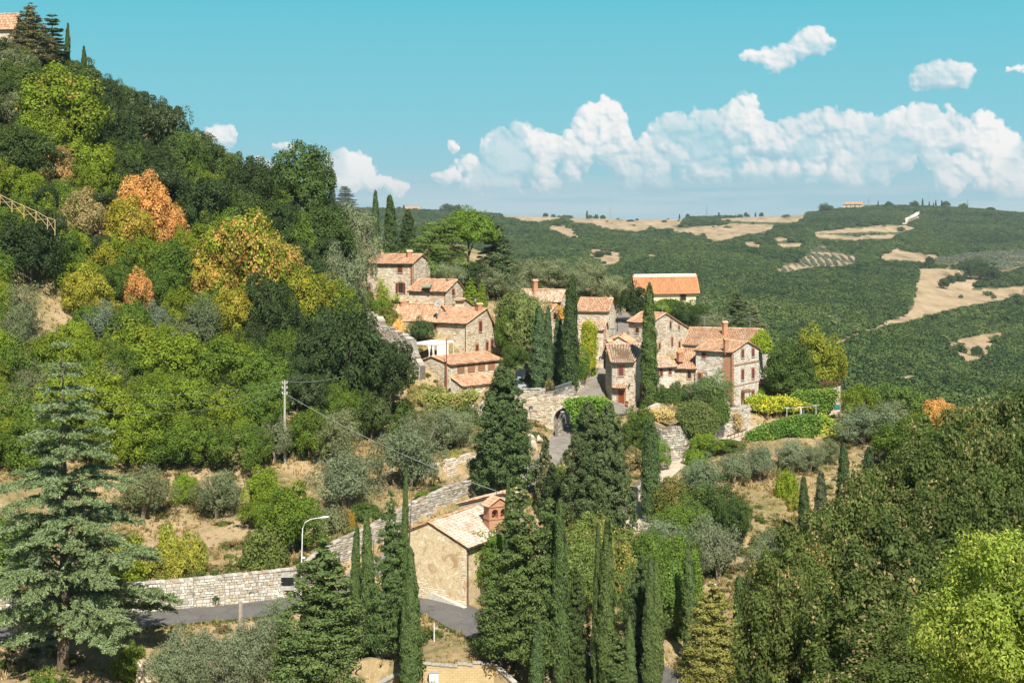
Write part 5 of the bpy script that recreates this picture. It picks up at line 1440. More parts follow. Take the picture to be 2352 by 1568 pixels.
def trunk_mesh(name, seed, limbs=6, stems=1, r=.045, spread=.5, mat='bark', top=1.0):
    """unit trunk, height 1, with rising limbs"""
    R = np.random.RandomState(seed); m = MB()
    for s_ in range(stems):
        lean = R.uniform(-.16, .16, 2) * (2.2 if stems > 1 else 1)
        p = [np.array((0, 0, -.25)), np.array((lean[0] * .3, lean[1] * .3, .25)), np.array((lean[0], lean[1], .6)), np.array((lean[0] * 1.3, lean[1] * 1.3, top))]
        m.tube(p, [r * 1.5, r, r * .7, r * .25], 6)
        for k in range(limbs):
            q = R.uniform(.35, .85); b = p[1] + (p[3] - p[1]) * (q - .25) / .75; az = R.uniform(0, 6.28)
            d = np.array((math.cos(az), math.sin(az), R.uniform(.4, 1.1)))
            e1, e2 = b + d * spread * .45, b + d * spread * .8 + R.normal(0, .05, 3)
            m.tube([b, e1, e2 + (0, 0, .05)], [r * .5, r * .3, r * .08], 4)
    return m.mesh(name, M[mat])


BR = [crown_broad('crown', 100 + i, clumps=52 + 7 * i, per=150, leaf=.038, cr=(.17, .36), shell=(.58, .92), fill=420, amp=.16 + .03 * (i % 3)) for i in range(7)]
BR_FINE = [crown_broad('crown', 130 + i, clumps=84, per=120, leaf=.033, cr=(.13, .29), amp=.2, aspect=.7) for i in range(3)]
BUSH = [crown_broad('crown', 150 + i, clumps=60, per=120, leaf=.046, cr=(.16, .36), shell=(.35, .8), low=-.15, fill=200, flat_=.9, amp=.22) for i in range(4)]
OLV = [crown_broad('crown', 170 + i, clumps=74, per=105, leaf=.055, cr=(.13, .30), shell=(.35, .95), low=-.5, fill=110, aspect=.26, amp=.22, ragged=.55) for i in range(4)]
PINE = crown_broad('crown', 190, clumps=120, per=120, leaf=.05, cr=(.12, .24), shell=(.66, .92), low=-.2, fill=500, aspect=.3, mat='needle', amp=.08, flat_=.95, ragged=.3)
SLIM = [crown_column('crown', 200 + i) for i in range(4)]
SLIM2 = [crown_column('crown', 210, tops=2, r=1.2, n=11000), crown_column('crown', 211, tops=3, r=1.4, n=13000)]
BIGC = [crown_tufted('crown', 220 + i, h=18, r=4.0, K=520, per=62, cs=(.32, .62), flatz=1.25, power=.62, a=.15, b=.07, droop=0, upz=1.4, round_=.6, fill=1500) for i in range(2)]
TUFT = [crown_tufted('crown', 230 + i, h=16, r=3.6, K=330, per=72, cs=(.40, .85), flatz=.55, a=.13, b=.06, ragged=.3) for i in range(3)]
DENSE = [crown_tufted('crown', 240 + i, h=12, r=2.2, K=300, per=60, cs=(.3, .6), flatz=.9, power=.7, a=.14, b=.06) for i in range(2)]
CEDAR_BLUE = crown_cedar('crown', 300, dens=2.0, t0=.11, levels=21, per_level=7, a=.15, b=.042, twig=1.0, shelf=.32, droop=.15, asc=.34)
CEDAR_WIDE = crown_tufted('crown', 301, h=13, r=7.5, K=150, per=170, cs=(1.2, 2.4), flatz=.26, power=.45, a=.17, b=.075, droop=.02, bottom=.12, upz=.2, round_=.5, fill=1400, ragged=.25)
SPRUCE = crown_cedar('crown', 302, h=14, r=3.6, levels=22, per_level=6, power=.85, asc=.12, droop=.02, shelf=.5, dens=2.6, a=.2, b=.10)
SPARSE = crown_cedar('crown', 303, h=14, r=3.2, levels=17, per_level=5, power=.8, asc=-.05, droop=-.02, shelf=.5, dens=2.4, a=.18, b=.08, jit=1.4)
OAK = [crown_broad('crown', 320 + i, clumps=230, per=170, leaf=.0245, cr=(.07, .17), shell=(.40, 1.0), low=-.7, fill=700, aspect=.62, amp=.2, ragged=.35) for i in range(3)]
OAK_BIG = crown_broad('crown', 330, clumps=230, per=150, leaf=.0225, cr=(.08, .18), shell=(.4, .98), low=-.8, fill=800, aspect=.5, amp=.14, ragged=.5)
TR = [trunk_mesh('trunk', 400 + i) for i in range(3)]
TR_OL = [trunk_mesh('trunk', 410 + i, stems=2 + i, limbs=5, r=.04, spread=.6, mat='bark_pale') for i in range(2)]
TR_OAK = trunk_mesh('trunk', 420, limbs=22, stems=2, r=.022, spread=.42, mat='bark_pale', top=.92)
TR_POLE = trunk_mesh('trunk', 421, limbs=0, r=.02)
TR_PINE = trunk_mesh('trunk', 422, limbs=9, r=.035, spread=.35)

# colours of the living leaves
DK, MD, YG, YO, ORG, BRN, OL, CY, BLUE = (.042, .062, .016), (.062, .100, .016), (.108, .142, .014), (.170, .158, .018), (.34, .185, .065), (.19, .150, .072), (.108, .122, .062), (.042, .066, .019), (.112, .150, .070)
DKG, GR, BRT, YEL, SAGE, GOLD, DPINE = (.032, .050, .017), (.050, .084, .020), (.115, .165, .018), (.22, .215, .035), (.128, .145, .082), (.12, .12, .028), (.034, .058, .024)
KINDS = {  # name, category, crowns, trunk, crown share, words
 'oak': ('oak_tree', 'tree', BR, TR), 'fine': ('holm_oak', 'tree', BR_FINE, TR), 'olive': ('olive_tree', 'olive tree', OLV, TR_OL), 'bush': ('bush', 'bush', BUSH, None),
 'slim': ('slender_cypress', 'cypress', SLIM, None), 'twin': ('twin_cypress', 'cypress', SLIM2, None), 'big': ('broad_cypress', 'cypress', BIGC, None),
 'tuft': ('tufted_cypress', 'conifer', TUFT, None), 'dense': ('conifer', 'conifer', DENSE, None), 'near': ('oak_tree', 'tree', OAK, [TR_OAK]), 'nearbig': ('oak_tree', 'tree', [OAK_BIG], [TR_OAK]),
 'pine': ('umbrella_pine', 'pine', [PINE], [TR_PINE]), 'cedar': ('cedar_tree', 'cedar', [CEDAR_BLUE], None), 'wide': ('cedar_tree', 'cedar', [CEDAR_WIDE], None),
 'spruce': ('spruce_tree', 'spruce', [SPRUCE], None), 'sparse': ('spruce_tree', 'spruce', [SPARSE], None),
}
DIM = {'slim': (14., .9), 'twin': (14., 1.25), 'big': (18., 4.0), 'tuft': (16., 3.6), 'dense': (12., 2.2), 'cedar': (25., 8.8), 'wide': (13., 7.5), 'spruce': (14., 3.6), 'sparse': (14., 3.2)}
TREES = []; TN = [0]; LEAF_GAIN = 2.0


def plant(kind, px, pyb, pyt, w, col, accent=None, amt=0.0, label=None, group=None, Y=None, low=.12, tint=.10, shadeless=False):
    """a tree whose foot shows at (px, pyb), whose top reaches row pyt, w pixels wide"""
    TN[0] += 1; R = np.random.RandomState(TN[0] * 13 + 7)
    if Y is None: p = ground_at(px, pyb)
    else: x = (px - CX) / F * Y; p = np.array((x, Y, gz1(x, Y)))
    Yp = p[1]; top = -(pyt - HZ) / F * Yp; h = max(.5, top - p[2]); r = w / 2 / F * Yp * (1.18 if kind == 'tuft' else 1)
    nm, cat, crowns, trunks = KINDS[kind]
    root = thing(nm, label, cat, p, group, world=False)
    c = crowns[R.randint(len(crowns))]
    wood = None
    if isinstance(c, tuple): c, wood = c
    if kind in DIM:
        H, RR = DIM[kind]; o = link('crown', c, root); sink = .1 if kind in ('slim', 'twin') else .3
        o.location = (0, 0, h * (.035 if kind != 'pine' else 0)); o.scale = (r / RR * R.uniform(.95, 1.05), r / RR * R.uniform(.95, 1.05), h * .965 / H)
        if wood is None:
            t = link('trunk', TR_POLE, root); t.scale = (h * .45, h * .45, h * .8)
        else:
            t = link('trunk', wood, root); t.scale = o.scale; t.location = o.location
    else:
        if kind == 'pine': rz = r * .82; cz = h - rz * .95
        elif kind == 'bush': rz = h / 1.15; cz = h * .10
        else: rz = min(h * (1 - low) / 1.72, r * 1.5); cz = h - rz * .96
        o = link('crown', c, root); o.location = (0, 0, cz); o.scale = (r * .98, r * .98, rz)
        if trunks:
            t = link('trunk', trunks[R.randint(len(trunks))], root)
            th = cz + rz * (.45 if kind != 'pine' else .2); k_ = min(th, r * (1.0 if kind in ('near', 'nearbig') else 1.3)); t.scale = (k_, k_, th); t.rotation_euler[2] = R.uniform(0, 6)
    o.rotation_euler[2] = R.uniform(0, 6.28)
    if kind in ('slim', 'twin', 'dense'): root.rotation_euler = (R.uniform(-.02, .02), R.uniform(-.022, .022), 0)
    k = 1 + R.uniform(-tint, tint); hs = R.uniform(-tint, tint) * .5
    col = (max(col[0], .64 * col[1]), col[1], col[2])
    if kind in ('slim', 'twin'): k *= .86
    if kind == 'near': k *= .82
    k *= LEAF_GAIN; o.color = (col[0] * (k + hs), col[1] * k, col[2] * (k - hs), 1)
    o['accent'] = tuple(float(v) * LEAF_GAIN for v in (accent or tuple(q * 1.5 for q in col))); o['accent_amount'] = float(amt)
    TREES.append(dict(root=root, px=px, py=(pyb + pyt) / 2, pyb=pyb, pyt=pyt, w=w, kind=kind, col=col, label=label, h=h, acc=accent, amt=amt))
    return root

# ---------------------------------------------------------------- the trees that can be told apart
P = plant
# hilltop
P('tuft', 30, 64, 2, 44, (.075, .080, .035), BRN, .35, 'tall brownish spruce beside the hilltop house')
P('sparse', 52, 72, 12, 36, (.045, .075, .035), None, 0, 'thin open spruce between the brownish spruce and the hilltop cypresses')
P('slim', 66.5, 82, 22.5, 6.4, CY, None, 0, 'taller of the two lone slender cypresses on the hilltop')
P('slim', 83.5, 84, 45.5, 6.2, CY, None, 0, 'shorter of the two lone slender cypresses on the hilltop')
P('sparse', 74, 92, 60, 30, (.04, .07, .03), None, 0, 'small spreading spruce at the feet of the two hilltop cypresses')
for a in [  # kind, px, foot, top, width, colour, accent, amount
 ('olive', 10, 92, 47, 52, OL, None, .1), ('oak', 30, 112, 66, 62, DK, None, .1), ('olive', 11, 130, 93, 34, OL, None, 0), ('oak', 63, 165, 80, 88, YG, ORG, .16), ('oak', 50, 178, 118, 56, YG, ORG, .1),
 ('fine', 103, 122, 77, 38, DKG, SAGE, .1), ('fine', 138, 152, 86, 54, DKG, SAGE, .25), ('fine', 168, 176, 103, 50, DKG, SAGE, .28), ('oak', 118, 172, 104, 44, DKG, None, 0), ('oak', 186, 196, 133, 46, GR, SAGE, .15),
 ('fine', 212, 200, 137, 44, DK, SAGE, .3), ('fine', 233, 210, 148, 40, GR, OL, .3), ('oak', 255, 226, 158, 50, DKG, None, 0), ('oak', 297, 226, 154, 66, (.045, .085, .022), None, 0),
 ('oak', 80, 192, 138, 62, YG, ORG, .08), ('oak', 20, 192, 128, 70, DK, None, 0), ('oak', 50, 206, 152, 42, BRN, ORG, .4), ('oak', 94, 210, 156, 46, YG, MD, .3), ('oak', 128, 212, 156, 46, DKG, MD, .1),
 ('fine', 165, 232, 165, 60, DKG, SAGE, .2), ('fine', 208, 250, 176, 70, DKG, None, 0), ('fine', 246, 258, 187, 62, DK, SAGE, .1), ('fine', 276, 256, 198, 46, DKG, None, 0),
 ('oak', 148, 256, 184, 54, ORG, YO, .15), ('oak', 170, 258, 204, 42, ORG, None, 0), ('oak', 80, 256, 198, 52, BRN, MD, .3), ('oak', 126, 268, 206, 58, YO, ORG, .3), ('oak', 30, 286, 211, 62, DKG, None, 0),
 ('oak', 103, 292, 248, 40, YO, MD, .35), ('oak', 124, 296, 250, 34, MD, YO, .2), ('oak', 86, 318, 268, 50, YEL, YO, .5), ('oak', 138, 318, 270, 36, ORG, None, 0), ('oak', 104, 336, 300, 46, YO, BRN, .3),
 ('oak', 168, 306, 250, 52, MD, YG, .2), ('oak', 214, 316, 242, 60, YO, ORG, .35), ('oak', 248, 318, 218, 74, YG, ORG, .42), ('oak', 278, 312, 240, 54, YG, ORG, .42), ('oak', 232, 262, 208, 50, MD, YG, .2),
 ('oak', 236, 350, 290, 50, YO, ORG, .2), ('oak', 322, 268, 211, 58, (.04, .075, .02), None, 0), ('fine', 268, 356, 272, 56, DKG, GR, .1), ('oak', 306, 338, 268, 54, YO, MD, .4), ('oak', 338, 346, 282, 44, YG, DK, .35),
 ('olive', 354, 268, 209, 50, SAGE, None, 0), ('olive', 340, 330, 250, 46, SAGE, None, 0), ('olive', 358, 300, 240, 36, SAGE, None, 0), ('olive', 352, 330, 284, 36, OL, None, 0),
 ('oak', 352, 418, 308, 78, DKG, None, 0), ('fine', 388, 424, 336, 50, DKG, MD, .1), ('fine', 320, 400, 312, 56, DKG, None, 0), ('olive', 20, 340, 285, 40, OL, None, 0), ('olive', 18, 372, 310, 34, OL, None, 0),
 ('olive', 100, 356, 306, 44, (.10, .125, .085), None, 0), ('olive', 156, 340, 304, 34, (.11, .14, .095), None, 0), ('olive', 204, 356, 300, 50, (.085, .11, .055), None, 0), ('olive', 178, 362, 318, 50, OL, None, 0),
 ('oak', 48, 392, 334, 62, YG, MD, .1), ('oak', 18, 394, 340, 44, MD, BRN, .2), ('oak', 132, 380, 322, 62, YG, YO, .25), ('oak', 176, 396, 336, 74, YG, MD, .25), ('oak', 226, 400, 346, 64, MD, YG, .4), ('oak', 262, 404, 352, 56, MD, None, 0),
 ('oak', 104, 446, 372, 74, YG, YO, .2), ('oak', 56, 440, 378, 60, YG, BRN, .2), ('oak', 16, 452, 388, 50, MD, BRN, .2), ('oak', 146, 452, 386, 56, MD, YG, .5), ('oak', 186, 436, 380, 62, YG, MD, .4), ('oak', 226, 440, 388, 56, YG, YO, .3),
 ('oak', 252, 442, 392, 44, MD, YG, .2), ('olive', 30, 416, 366, 40, OL, None, 0), ('olive', 106, 412, 368, 46, OL, None, 0), ('oak', 132, 470, 408, 54, YG, None, .2), ('oak', 30, 480, 412, 60, MD, YG, .2), ('oak', 196, 468, 424, 54, MD, YG, .4), ('oak', 226, 470, 426, 46, MD, BRN, .2),
 ('oak', 250, 470, 424, 40, MD, BRN, .2), ('oak', 165, 470, 428, 50, MD, YG, .2),
 # open slope on the left
 ('olive', 142, 518, 470, 56, (.115, .13, .065), None, 0), ('olive', 218, 519, 473, 48, (.10, .12, .065), None, 0), ('oak', 187, 505, 474, 27, BRT, None, 0), ('oak', 262, 522, 474, 40, YG, MD, .2), ('oak', 292, 560, 492, 60, MD, YG, .4), ('olive', 276, 462, 422, 36, SAGE, None, 0),
 ('oak', 258, 528, 500, 34, MD, YG, .5), ('bush', 170, 577, 526, 40, YEL, YG, .4), ('bush', 190, 579, 531, 34, YEL, MD, .4), ('bush', 178, 586, 548, 38, YEL, GOLD, .3), ('bush', 128, 586, 536, 52, YG, YEL, .4), ('bush', 160, 585, 556, 46, GOLD, None, .2), ('bush', 262, 573, 527, 56, (.09, .115, .03), None, 0), ('bush', 104, 572, 545, 50, YEL, YG, .4),
 ('oak', 12, 592, 530, 70, (.075, .12, .02), YG, .2), ('bush', 10, 545, 505, 40, OL, None, 0), ('bush', 205, 505, 482, 20, BRN, None, .2), ('bush', 296, 450, 428, 40, GR, None, 0), ('oak', 310, 460, 408, 40, MD, YG, .3),
 ('olive', 346, 512, 455, 66, (.105, .125, .075), None, 0), ('olive', 408, 490, 422, 66, (.10, .12, .07), None, 0), ('olive', 336, 468, 412, 50, (.11, .12, .06), None, 0), ('olive', 444, 452, 410, 42, SAGE, None, 0), ('olive', 424, 452, 412, 34, OL, None, 0), ('oak', 372, 440, 396, 46, DK, OL, .3),
 ('bush', 330, 540, 500, 44, OL, None, 0), ('bush', 342, 532, 508, 34, BRN, YG, .3), ('bush', 366, 524, 500, 34, GR, None, 0), ('bush', 352, 538, 510, 9, (.24, .17, .03), None, 0), ('bush', 422, 506, 493, 22, BRT, GR, .3), ('bush', 436, 500, 489, 15, GR, None, 0),
 ('bush', 452, 462, 450, 30, (.20, .19, .06), None, .2), ('bush', 425, 470, 455, 20, MD, None, 0),
 # bank below the road
 ('olive', 200, 694, 628, 62, (.12, .14, .085), None, 0), ('olive', 250, 690, 618, 52, (.12, .14, .085), None, 0), ('olive', 170, 702, 640, 50, (.11, .135, .08), None, 0), ('bush', 130, 678, 641, 30, YG, GR, .4), ('bush', 42, 700, 668, 34, GR, BRT, .4), ('olive', 275, 650, 602, 34, (.12, .145, .09), None, 0), ('olive', 225, 712, 640, 60, (.11, .13, .08), None, 0),
 # round the slope houses
 ('oak', 362, 314, 290, 24, MD, YG, .3), ('bush', 387, 328, 304, 30, GOLD, MD, .3), ('bush', 398, 336, 318, 14, (.55, .33, .12), None, 0), ('oak', 421, 344, 319, 27, (.04, .08, .028), None, 0), ('bush', 380, 312, 296, 26, MD, BRT, .3),
 ('oak', 520, 352, 293, 50, (.10, .13, .04), BRN, .2), ('oak', 510, 360, 312, 32, MD, BRN, .15), ('oak', 530, 362, 300, 44, (.11, .14, .045), BRN, .2), ('oak', 514, 375, 345, 28, GR, None, 0),
 ('olive', 500, 292, 262, 40, SAGE, None, 0), ('olive', 524, 288, 258, 40, SAGE, None, 0), ('olive', 548, 286, 260, 44, SAGE, None, 0), ('olive', 512, 300, 274, 44, SAGE, None, 0), ('olive', 590, 298, 262, 40, SAGE, None, 0), ('olive', 606, 302, 276, 40, SAGE, None, 0), ('olive', 488, 300, 270, 36, SAGE, None, 0), ('olive', 566, 292, 268, 36, SAGE, None, 0), ('olive', 575, 296, 272, 30, SAGE, None, 0),
 ('oak', 470, 292, 262, 40, DKG, None, 0), ('olive', 452, 290, 262, 30, SAGE, None, 0), ('dense', 470, 306, 277, 18, BRT, None, .2), ('dense', 482, 308, 280, 11, BRT, None, .2), ('dense', 538.5, 276, 255, 9, MD, None, 0), ('bush', 619, 303, 291, 18, BRT, None, 0),
 ('oak', 634, 326, 284, 34, DKG, None, 0), ('oak', 670, 324, 299, 40, (.045, .09, .02), BRT, .15), ('oak', 695, 332, 303, 38, (.035, .075, .02), None, 0), ('oak', 662, 332, 302, 30, BRT, GR, .4), ('oak', 684, 338, 309, 42, DKG, None, 0),
 ('tuft', 737, 340, 289, 34, (.075, .095, .042), None, 0), ('tuft', 752, 342, 303, 30, (.105, .12, .062), None, 0), ('olive', 716, 338, 312, 30, SAGE, None, 0), ('olive', 706, 340, 318, 26, SAGE, None, 0),
 # terrace plants below the barn
 ('bush', 430, 404, 384, 44, (.17, .17, .06), MD, .3), ('bush', 418, 402, 386, 30, (.20, .18, .07), None, .2), ('bush', 450, 418, 398, 40, MD, BRT, .3), ('bush', 462, 414, 390, 18, YG, None, 0), ('bush', 470, 426, 402, 30, GR, None, 0), ('bush', 440, 428, 402, 40, (.13, .14, .05), None, .2), ('olive', 458, 448, 412, 34, SAGE, None, 0), ('bush', 400, 420, 398, 34, GR, None, 0),
 ('bush', 406, 444, 412, 44, GR, OL, .3),
 # street side
 ('oak', 576, 384, 348, 30, (.06, .13, .025), BRT, .2), ('bush', 588, 372, 356, 20, BRT, YG, .5), ('bush', 550, 390, 377, 16, (.13, .12, .05), ORG, .2), ('bush', 524, 374, 362, 30, (.15, .17, .08), None, 0), ('bush', 504, 374, 360, 22, OL, None, 0),
 # below the square
 ('oak', 640, 448, 408, 34, (.06, .09, .02), YG, .3), ('oak', 630, 452, 416, 36, (.055, .085, .02), YG, .2), ('oak', 656, 470, 438, 28, (.07, .13, .025), None, 0), ('bush', 634, 468, 446, 34, BRN, OL, .4), ('bush', 603, 470, 420, 30, (.06, .12, .02), YG, .3),
 ('bush', 676, 403, 381, 28, (.05, .09, .025), None, 0), ('bush', 662, 402, 384, 22, (.05, .09, .025), None, 0), ('olive', 712, 412, 374, 46, (.08, .12, .05), BRT, .3), ('olive', 696, 408, 382, 34, (.07, .10, .045), None, 0), ('bush', 722, 428, 402, 20, (.07, .09, .02), None, .2),
 ('oak', 728, 452, 440, 36, GR, BRT, .3), ('oak', 705, 458, 434, 30, BRT, GR, .4), ('bush', 694, 466, 448, 22, BRT, GR, .3), ('olive', 700, 500, 458, 42, (.11, .14, .08), None, 0), ('olive', 734, 482, 452, 34, (.12, .15, .09), None, 0),
 ('olive', 760, 480, 446, 34, (.12, .145, .09), None, 0), ('olive', 790, 470, 440, 30, (.125, .145, .09), None, 0), ('olive', 810, 474, 444, 26, (.12, .14, .08), None, 0), ('olive', 828, 466, 440, 26, OL, None, 0), ('bush', 786.5, 498, 466, 30, (.13, .17, .015), None, 0), ('bush', 797, 508, 490, 26, (.16, .17, .03), None, .2),
 ('bush', 788, 470, 446, 22, OL, None, 0), ('oak', 672, 530, 478, 46, (.10, .11, .02), BRN, .35), ('oak', 700, 540, 492, 60, (.05, .09, .022), BRT, .2), ('oak', 724, 548, 488, 46, (.035, .07, .02), None, 0), ('oak', 680, 560, 505, 50, (.07, .11, .02), None, .1), ('oak', 735, 560, 500, 30, (.035, .07, .02), None, 0),
 ('olive', 700, 566, 512, 52, (.12, .145, .09), None, 0), ('olive', 718, 578, 528, 44, (.13, .15, .095), None, 0), ('olive', 660, 575, 520, 50, (.12, .145, .09), None, 0), ('olive', 770, 560, 528, 34, SAGE, None, 0), ('olive', 760, 590, 548, 34, SAGE, None, 0), ('bush', 756, 556, 545, 22, YG, YEL, .3),
 ('bush', 548, 506, 468, 26, GR, YG, .3), ('bush', 560, 492, 462, 26, YG, GR, .4), ('bush', 572, 500, 470, 30, (.08, .11, .06), None, 0),
 ('oak', 590, 592, 514, 52, (.11, .14, .035), (.42, .24, .09), .25), ('oak', 612, 606, 530, 52, (.13, .16, .04), (.42, .26, .09), .25), ('oak', 652, 596, 532, 44, (.07, .12, .025), YG, .2), ('oak', 676, 612, 536, 50, (.06, .12, .02), YG, .2), ('oak', 664, 640, 560, 60, (.065, .125, .025), None, .1), ('oak', 640, 640, 570, 50, (.06, .10, .03), None, 0), ('oak', 580, 620, 545, 50, (.10, .13, .035), None, .2), ('bush', 690, 640, 590, 46, (.05, .10, .02), None, 0),
 ('oak', 478, 590, 536, 44, (.09, .15, .02), None, .1), ('oak', 498, 600, 528, 40, (.07, .13, .02), None, .1),
 # garden right of the tall pale house
 ('oak', 812, 398, 327, 58, (.14, .15, .02), YG, .2), ('oak', 786, 402, 350, 48, (.035, .075, .018), None, 0), ('oak', 836, 400, 348, 26, (.15, .16, .02), None, 0), ('oak', 798, 402, 374, 62, (.06, .09, .022), YG, .15), ('bush', 762, 398, 385, 18, BRT, None, 0), ('bush', 820, 398, 384, 20, GR, None, 0),
 # behind, to the right
 ('oak', 862, 428, 384, 36, YG, MD, .3), ('oak', 896, 432, 386, 50, (.06, .10, .025), BRT, .2), ('olive', 864, 446, 404, 56, (.11, .14, .085), None, 0), ('olive', 888, 440, 402, 46, OL, None, 0), ('oak', 924, 436, 399, 40, YG, BRT, .4), ('oak', 938, 438, 400, 40, ORG, YG, .3), ('oak', 912, 450, 416, 50, GR, YG, .3),
 ('oak', 958, 446, 408, 36, ORG, MD, .5), ('oak', 905, 470, 420, 60, MD, YG, .2), ('oak', 940, 480, 430, 60, GR, YG, .2),
 ('bush', 610, 480, 455, 20, YG, None, 0), ('olive', 560, 520, 486, 34, (.12, .14, .09), None, 0),
]: P(*a)
# the row of tall trees behind the slope houses
P('slim', 375.5, 262, 189.5, 9.5, (.05, .085, .03), None, 0, 'shorter slender cypress above the roof of the highest slope house')
P('slim', 390, 262, 194.5, 14, (.045, .075, .025), None, 0, 'thick tapering cypress right of the shorter one above the highest roof')
P('big', 408, 262, 209, 26, (.035, .06, .02), None, 0, 'dark blunt cypress next to the spreading cedar')
P('slim', 332, 222, 184, 9, CY, None, 0, 'dark cypress at the end of the hill ridge')
P('spruce', 345, 216, 185, 30, (.07, .075, .03), BRN, .3, 'brownish ragged conifer at the end of the hill ridge')
P('wide', 437, 284, 221, 64, (.085, .125, .030), None, 0, 'spreading cedar with level boughs behind the house with the skylight')
P('pine', 468, 288, 211, 60, (.070, .112, .016), None, 0, 'bright green umbrella pine behind the slope houses')
P('tuft', 498, 296, 221, 46, (.060, .082, .034), SAGE, .25, 'dark tufted conifer right of the umbrella pine')
P('dense', 414, 272, 232, 22, (.05, .09, .03), None, 0, 'green conifer between the blunt cypress and the spreading cedar')
# cypresses of the village
P('twin', 571.5, 404, 273, 21, (.036, .058, .02), None, 0, 'dark double-topped cypress beside the barn roof, in the village')
P('slim', 538, 392, 305, 17, (.060, .095, .040), None, 0, 'first and fattest of three cypresses above the car park')
P('slim', 547, 390, 305.5, 11, (.058, .090, .038), None, 0, 'middle one of three cypresses above the car park')
P('slim', 558.5, 388, 317, 14, (.055, .088, .036), None, 0, 'lowest of three cypresses above the car park, nearest the street')
P('slim', 650.5, 410, 282.5, 16.5, (.050, .088, .024), None, 0, 'tallest thin cypress, standing against the tower house', Y=196.3)
P('big', 504, 497, 364.5, 74, (.052, .078, .028), None, 0, 'huge broad cypress left of the town arch')
P('big', 588, 545, 400, 66, (.055, .075, .030), None, 0, 'broad cypress just right of the street below the arch')
P('big', 609, 548, 401, 56, (.058, .078, .032), None, 0, 'broad cypress overlapping its twin, nearer the gravel track')
P('twin', 651, 532, 418, 19, (.050, .080, .028), None, 0, 'slim double-tipped cypress beside the gravel track')
P('dense', 546, 514, 432, 24, (.045, .065, .025), BRN, .45, 'half withered cypress beside the street below the arch')
P('big', 552, 522, 462, 26, (.03, .045, .018), BRN, .15, 'dark stubby cypress at the foot of the withered one')
# the blue cedar
P('cedar', 63, 655, 335, 210, BLUE, (.17, .21, .13), .2, 'large blue-green cedar with long level boughs beside the road', Y=119)
# the conifers in front
FR = [('tuft', 322, 706, 531, 92, (.070, .100, .032), 'widest tufted conifer in front of the road, with a full skirt', None),
 ('slim', 354.5, 672, 524, 13, (.055, .085, .026), 'slim cypress right behind the widest tufted conifer', None),
 ('slim', 369, 668, 510, 15, (.060, .092, .028), 'slim cypress between the widest and the second tufted conifer', None),
 ('tuft', 391, 676, 490, 46, (.050, .080, .026), 'dark tufted conifer left of the chapel front', None),
 ('slim', 403.5, 620, 469, 9, (.055, .085, .026), 'very thin cypress tip rising over the tufted conifer by the chapel', None),
 ('slim', 413.5, 700, 546, 19, (.058, .088, .028), 'slim cypress in front of the chapel wall', None),
 ('slim', 407, 702, 600, 14, (.060, .090, .028), 'short slim cypress at the foot of the one before the chapel', None),
 ('tuft', 519, 672, 476, 78, (.058, .082, .024), 'tallest tufted conifer, right of the chapel', None),
 ('slim', 507, 620, 470, 9, (.05, .08, .026), 'thin cypress tip beside the top of the tallest tufted conifer', None),
 ('tuft', 549, 668, 486, 52, (.052, .078, .024), 'tufted conifer between the tallest one and the slim cypress row', None),
 ('slim', 537, 702, 618, 14, (.060, .095, .035), 'little cypress in front of the yellow block wall', None),
 ('slim', 561.5, 676, 499, 18, (.060, .090, .028), 'tall slim cypress with a bare foot in the middle of the front row', None),
 ('tuft', 577, 672, 560, 32, (.045, .065, .02), 'dark tufted conifer behind the cypress with the bare foot', None),
 ('slim', 597, 690, 522, 12, (.045, .075, .024), 'shaded slim cypress left of its taller neighbour in the front row', None),  # darker leaf colour paints in the shade cast by its taller neighbour
 ('slim', 606, 696, 517, 18, (.062, .092, .028), 'tall slim cypress right of the shaded one in the front row', None),
 ('tuft', 620, 700, 630, 34, (.062, .092, .030), 'low tufted conifer between the slim cypresses of the front row', None),
 ('slim', 631, 704, 617, 12, (.065, .098, .035), 'short slim cypress before the low tufted conifer', None),
 ('tuft', 640, 676, 546, 34, (.045, .072, .026), 'narrow tufted conifer behind the two joined cypresses', None),
 ('slim', 648.5, 698, 556, 15, (.065, .092, .03), 'left half of a pair of joined slim cypresses', None),
 ('slim', 656, 700, 559, 15, (.062, .088, .028), 'right half of a pair of joined slim cypresses', None),
 ('slim', 689.5, 664, 541, 16, (.062, .092, .030), 'slim cypress before the bright green trees', None),
 ('tuft', 714, 706, 576, 60, (.150, .145, .040), 'golden green tufted conifer at the lower right', None),
 ('slim', 739, 704, 574, 19, (.062, .095, .030), 'slim cypress right of the golden conifer', None),
 ('slim', 805, 545, 475, 13, (.048, .070, .026), 'small cypress right of the round yellow-green bush', None),
 ('slim', 821, 545, 471, 15, (.060, .070, .035), 'greyish small cypress beside the oaks', None),
 ('slim', 843, 530, 442, 16, (.050, .072, .026), 'dark cypress standing over the oaks on the right', None),
 ('slim', 852, 530, 468, 9, (.045, .065, .024), 'stubby cypress tucked right of the dark one over the oaks', None),
 ('big', 869, 540, 446, 30, (.040, .058, .022), 'broad dark conifer half hidden by the oaks', None),
 ('slim', 579, 470, 425, 1, CY, None, None)][:-1]
for kd, px, pb, pt, w, c, lb, y in FR:
    P(kd, px, pb, pt, w, c, None, 0, lb, Y=y)
P('olive', 500, 662, 596, 44, (.13, .155, .10), None, 0, 'young olive tree on the verge in front of the chapel', low=.3)
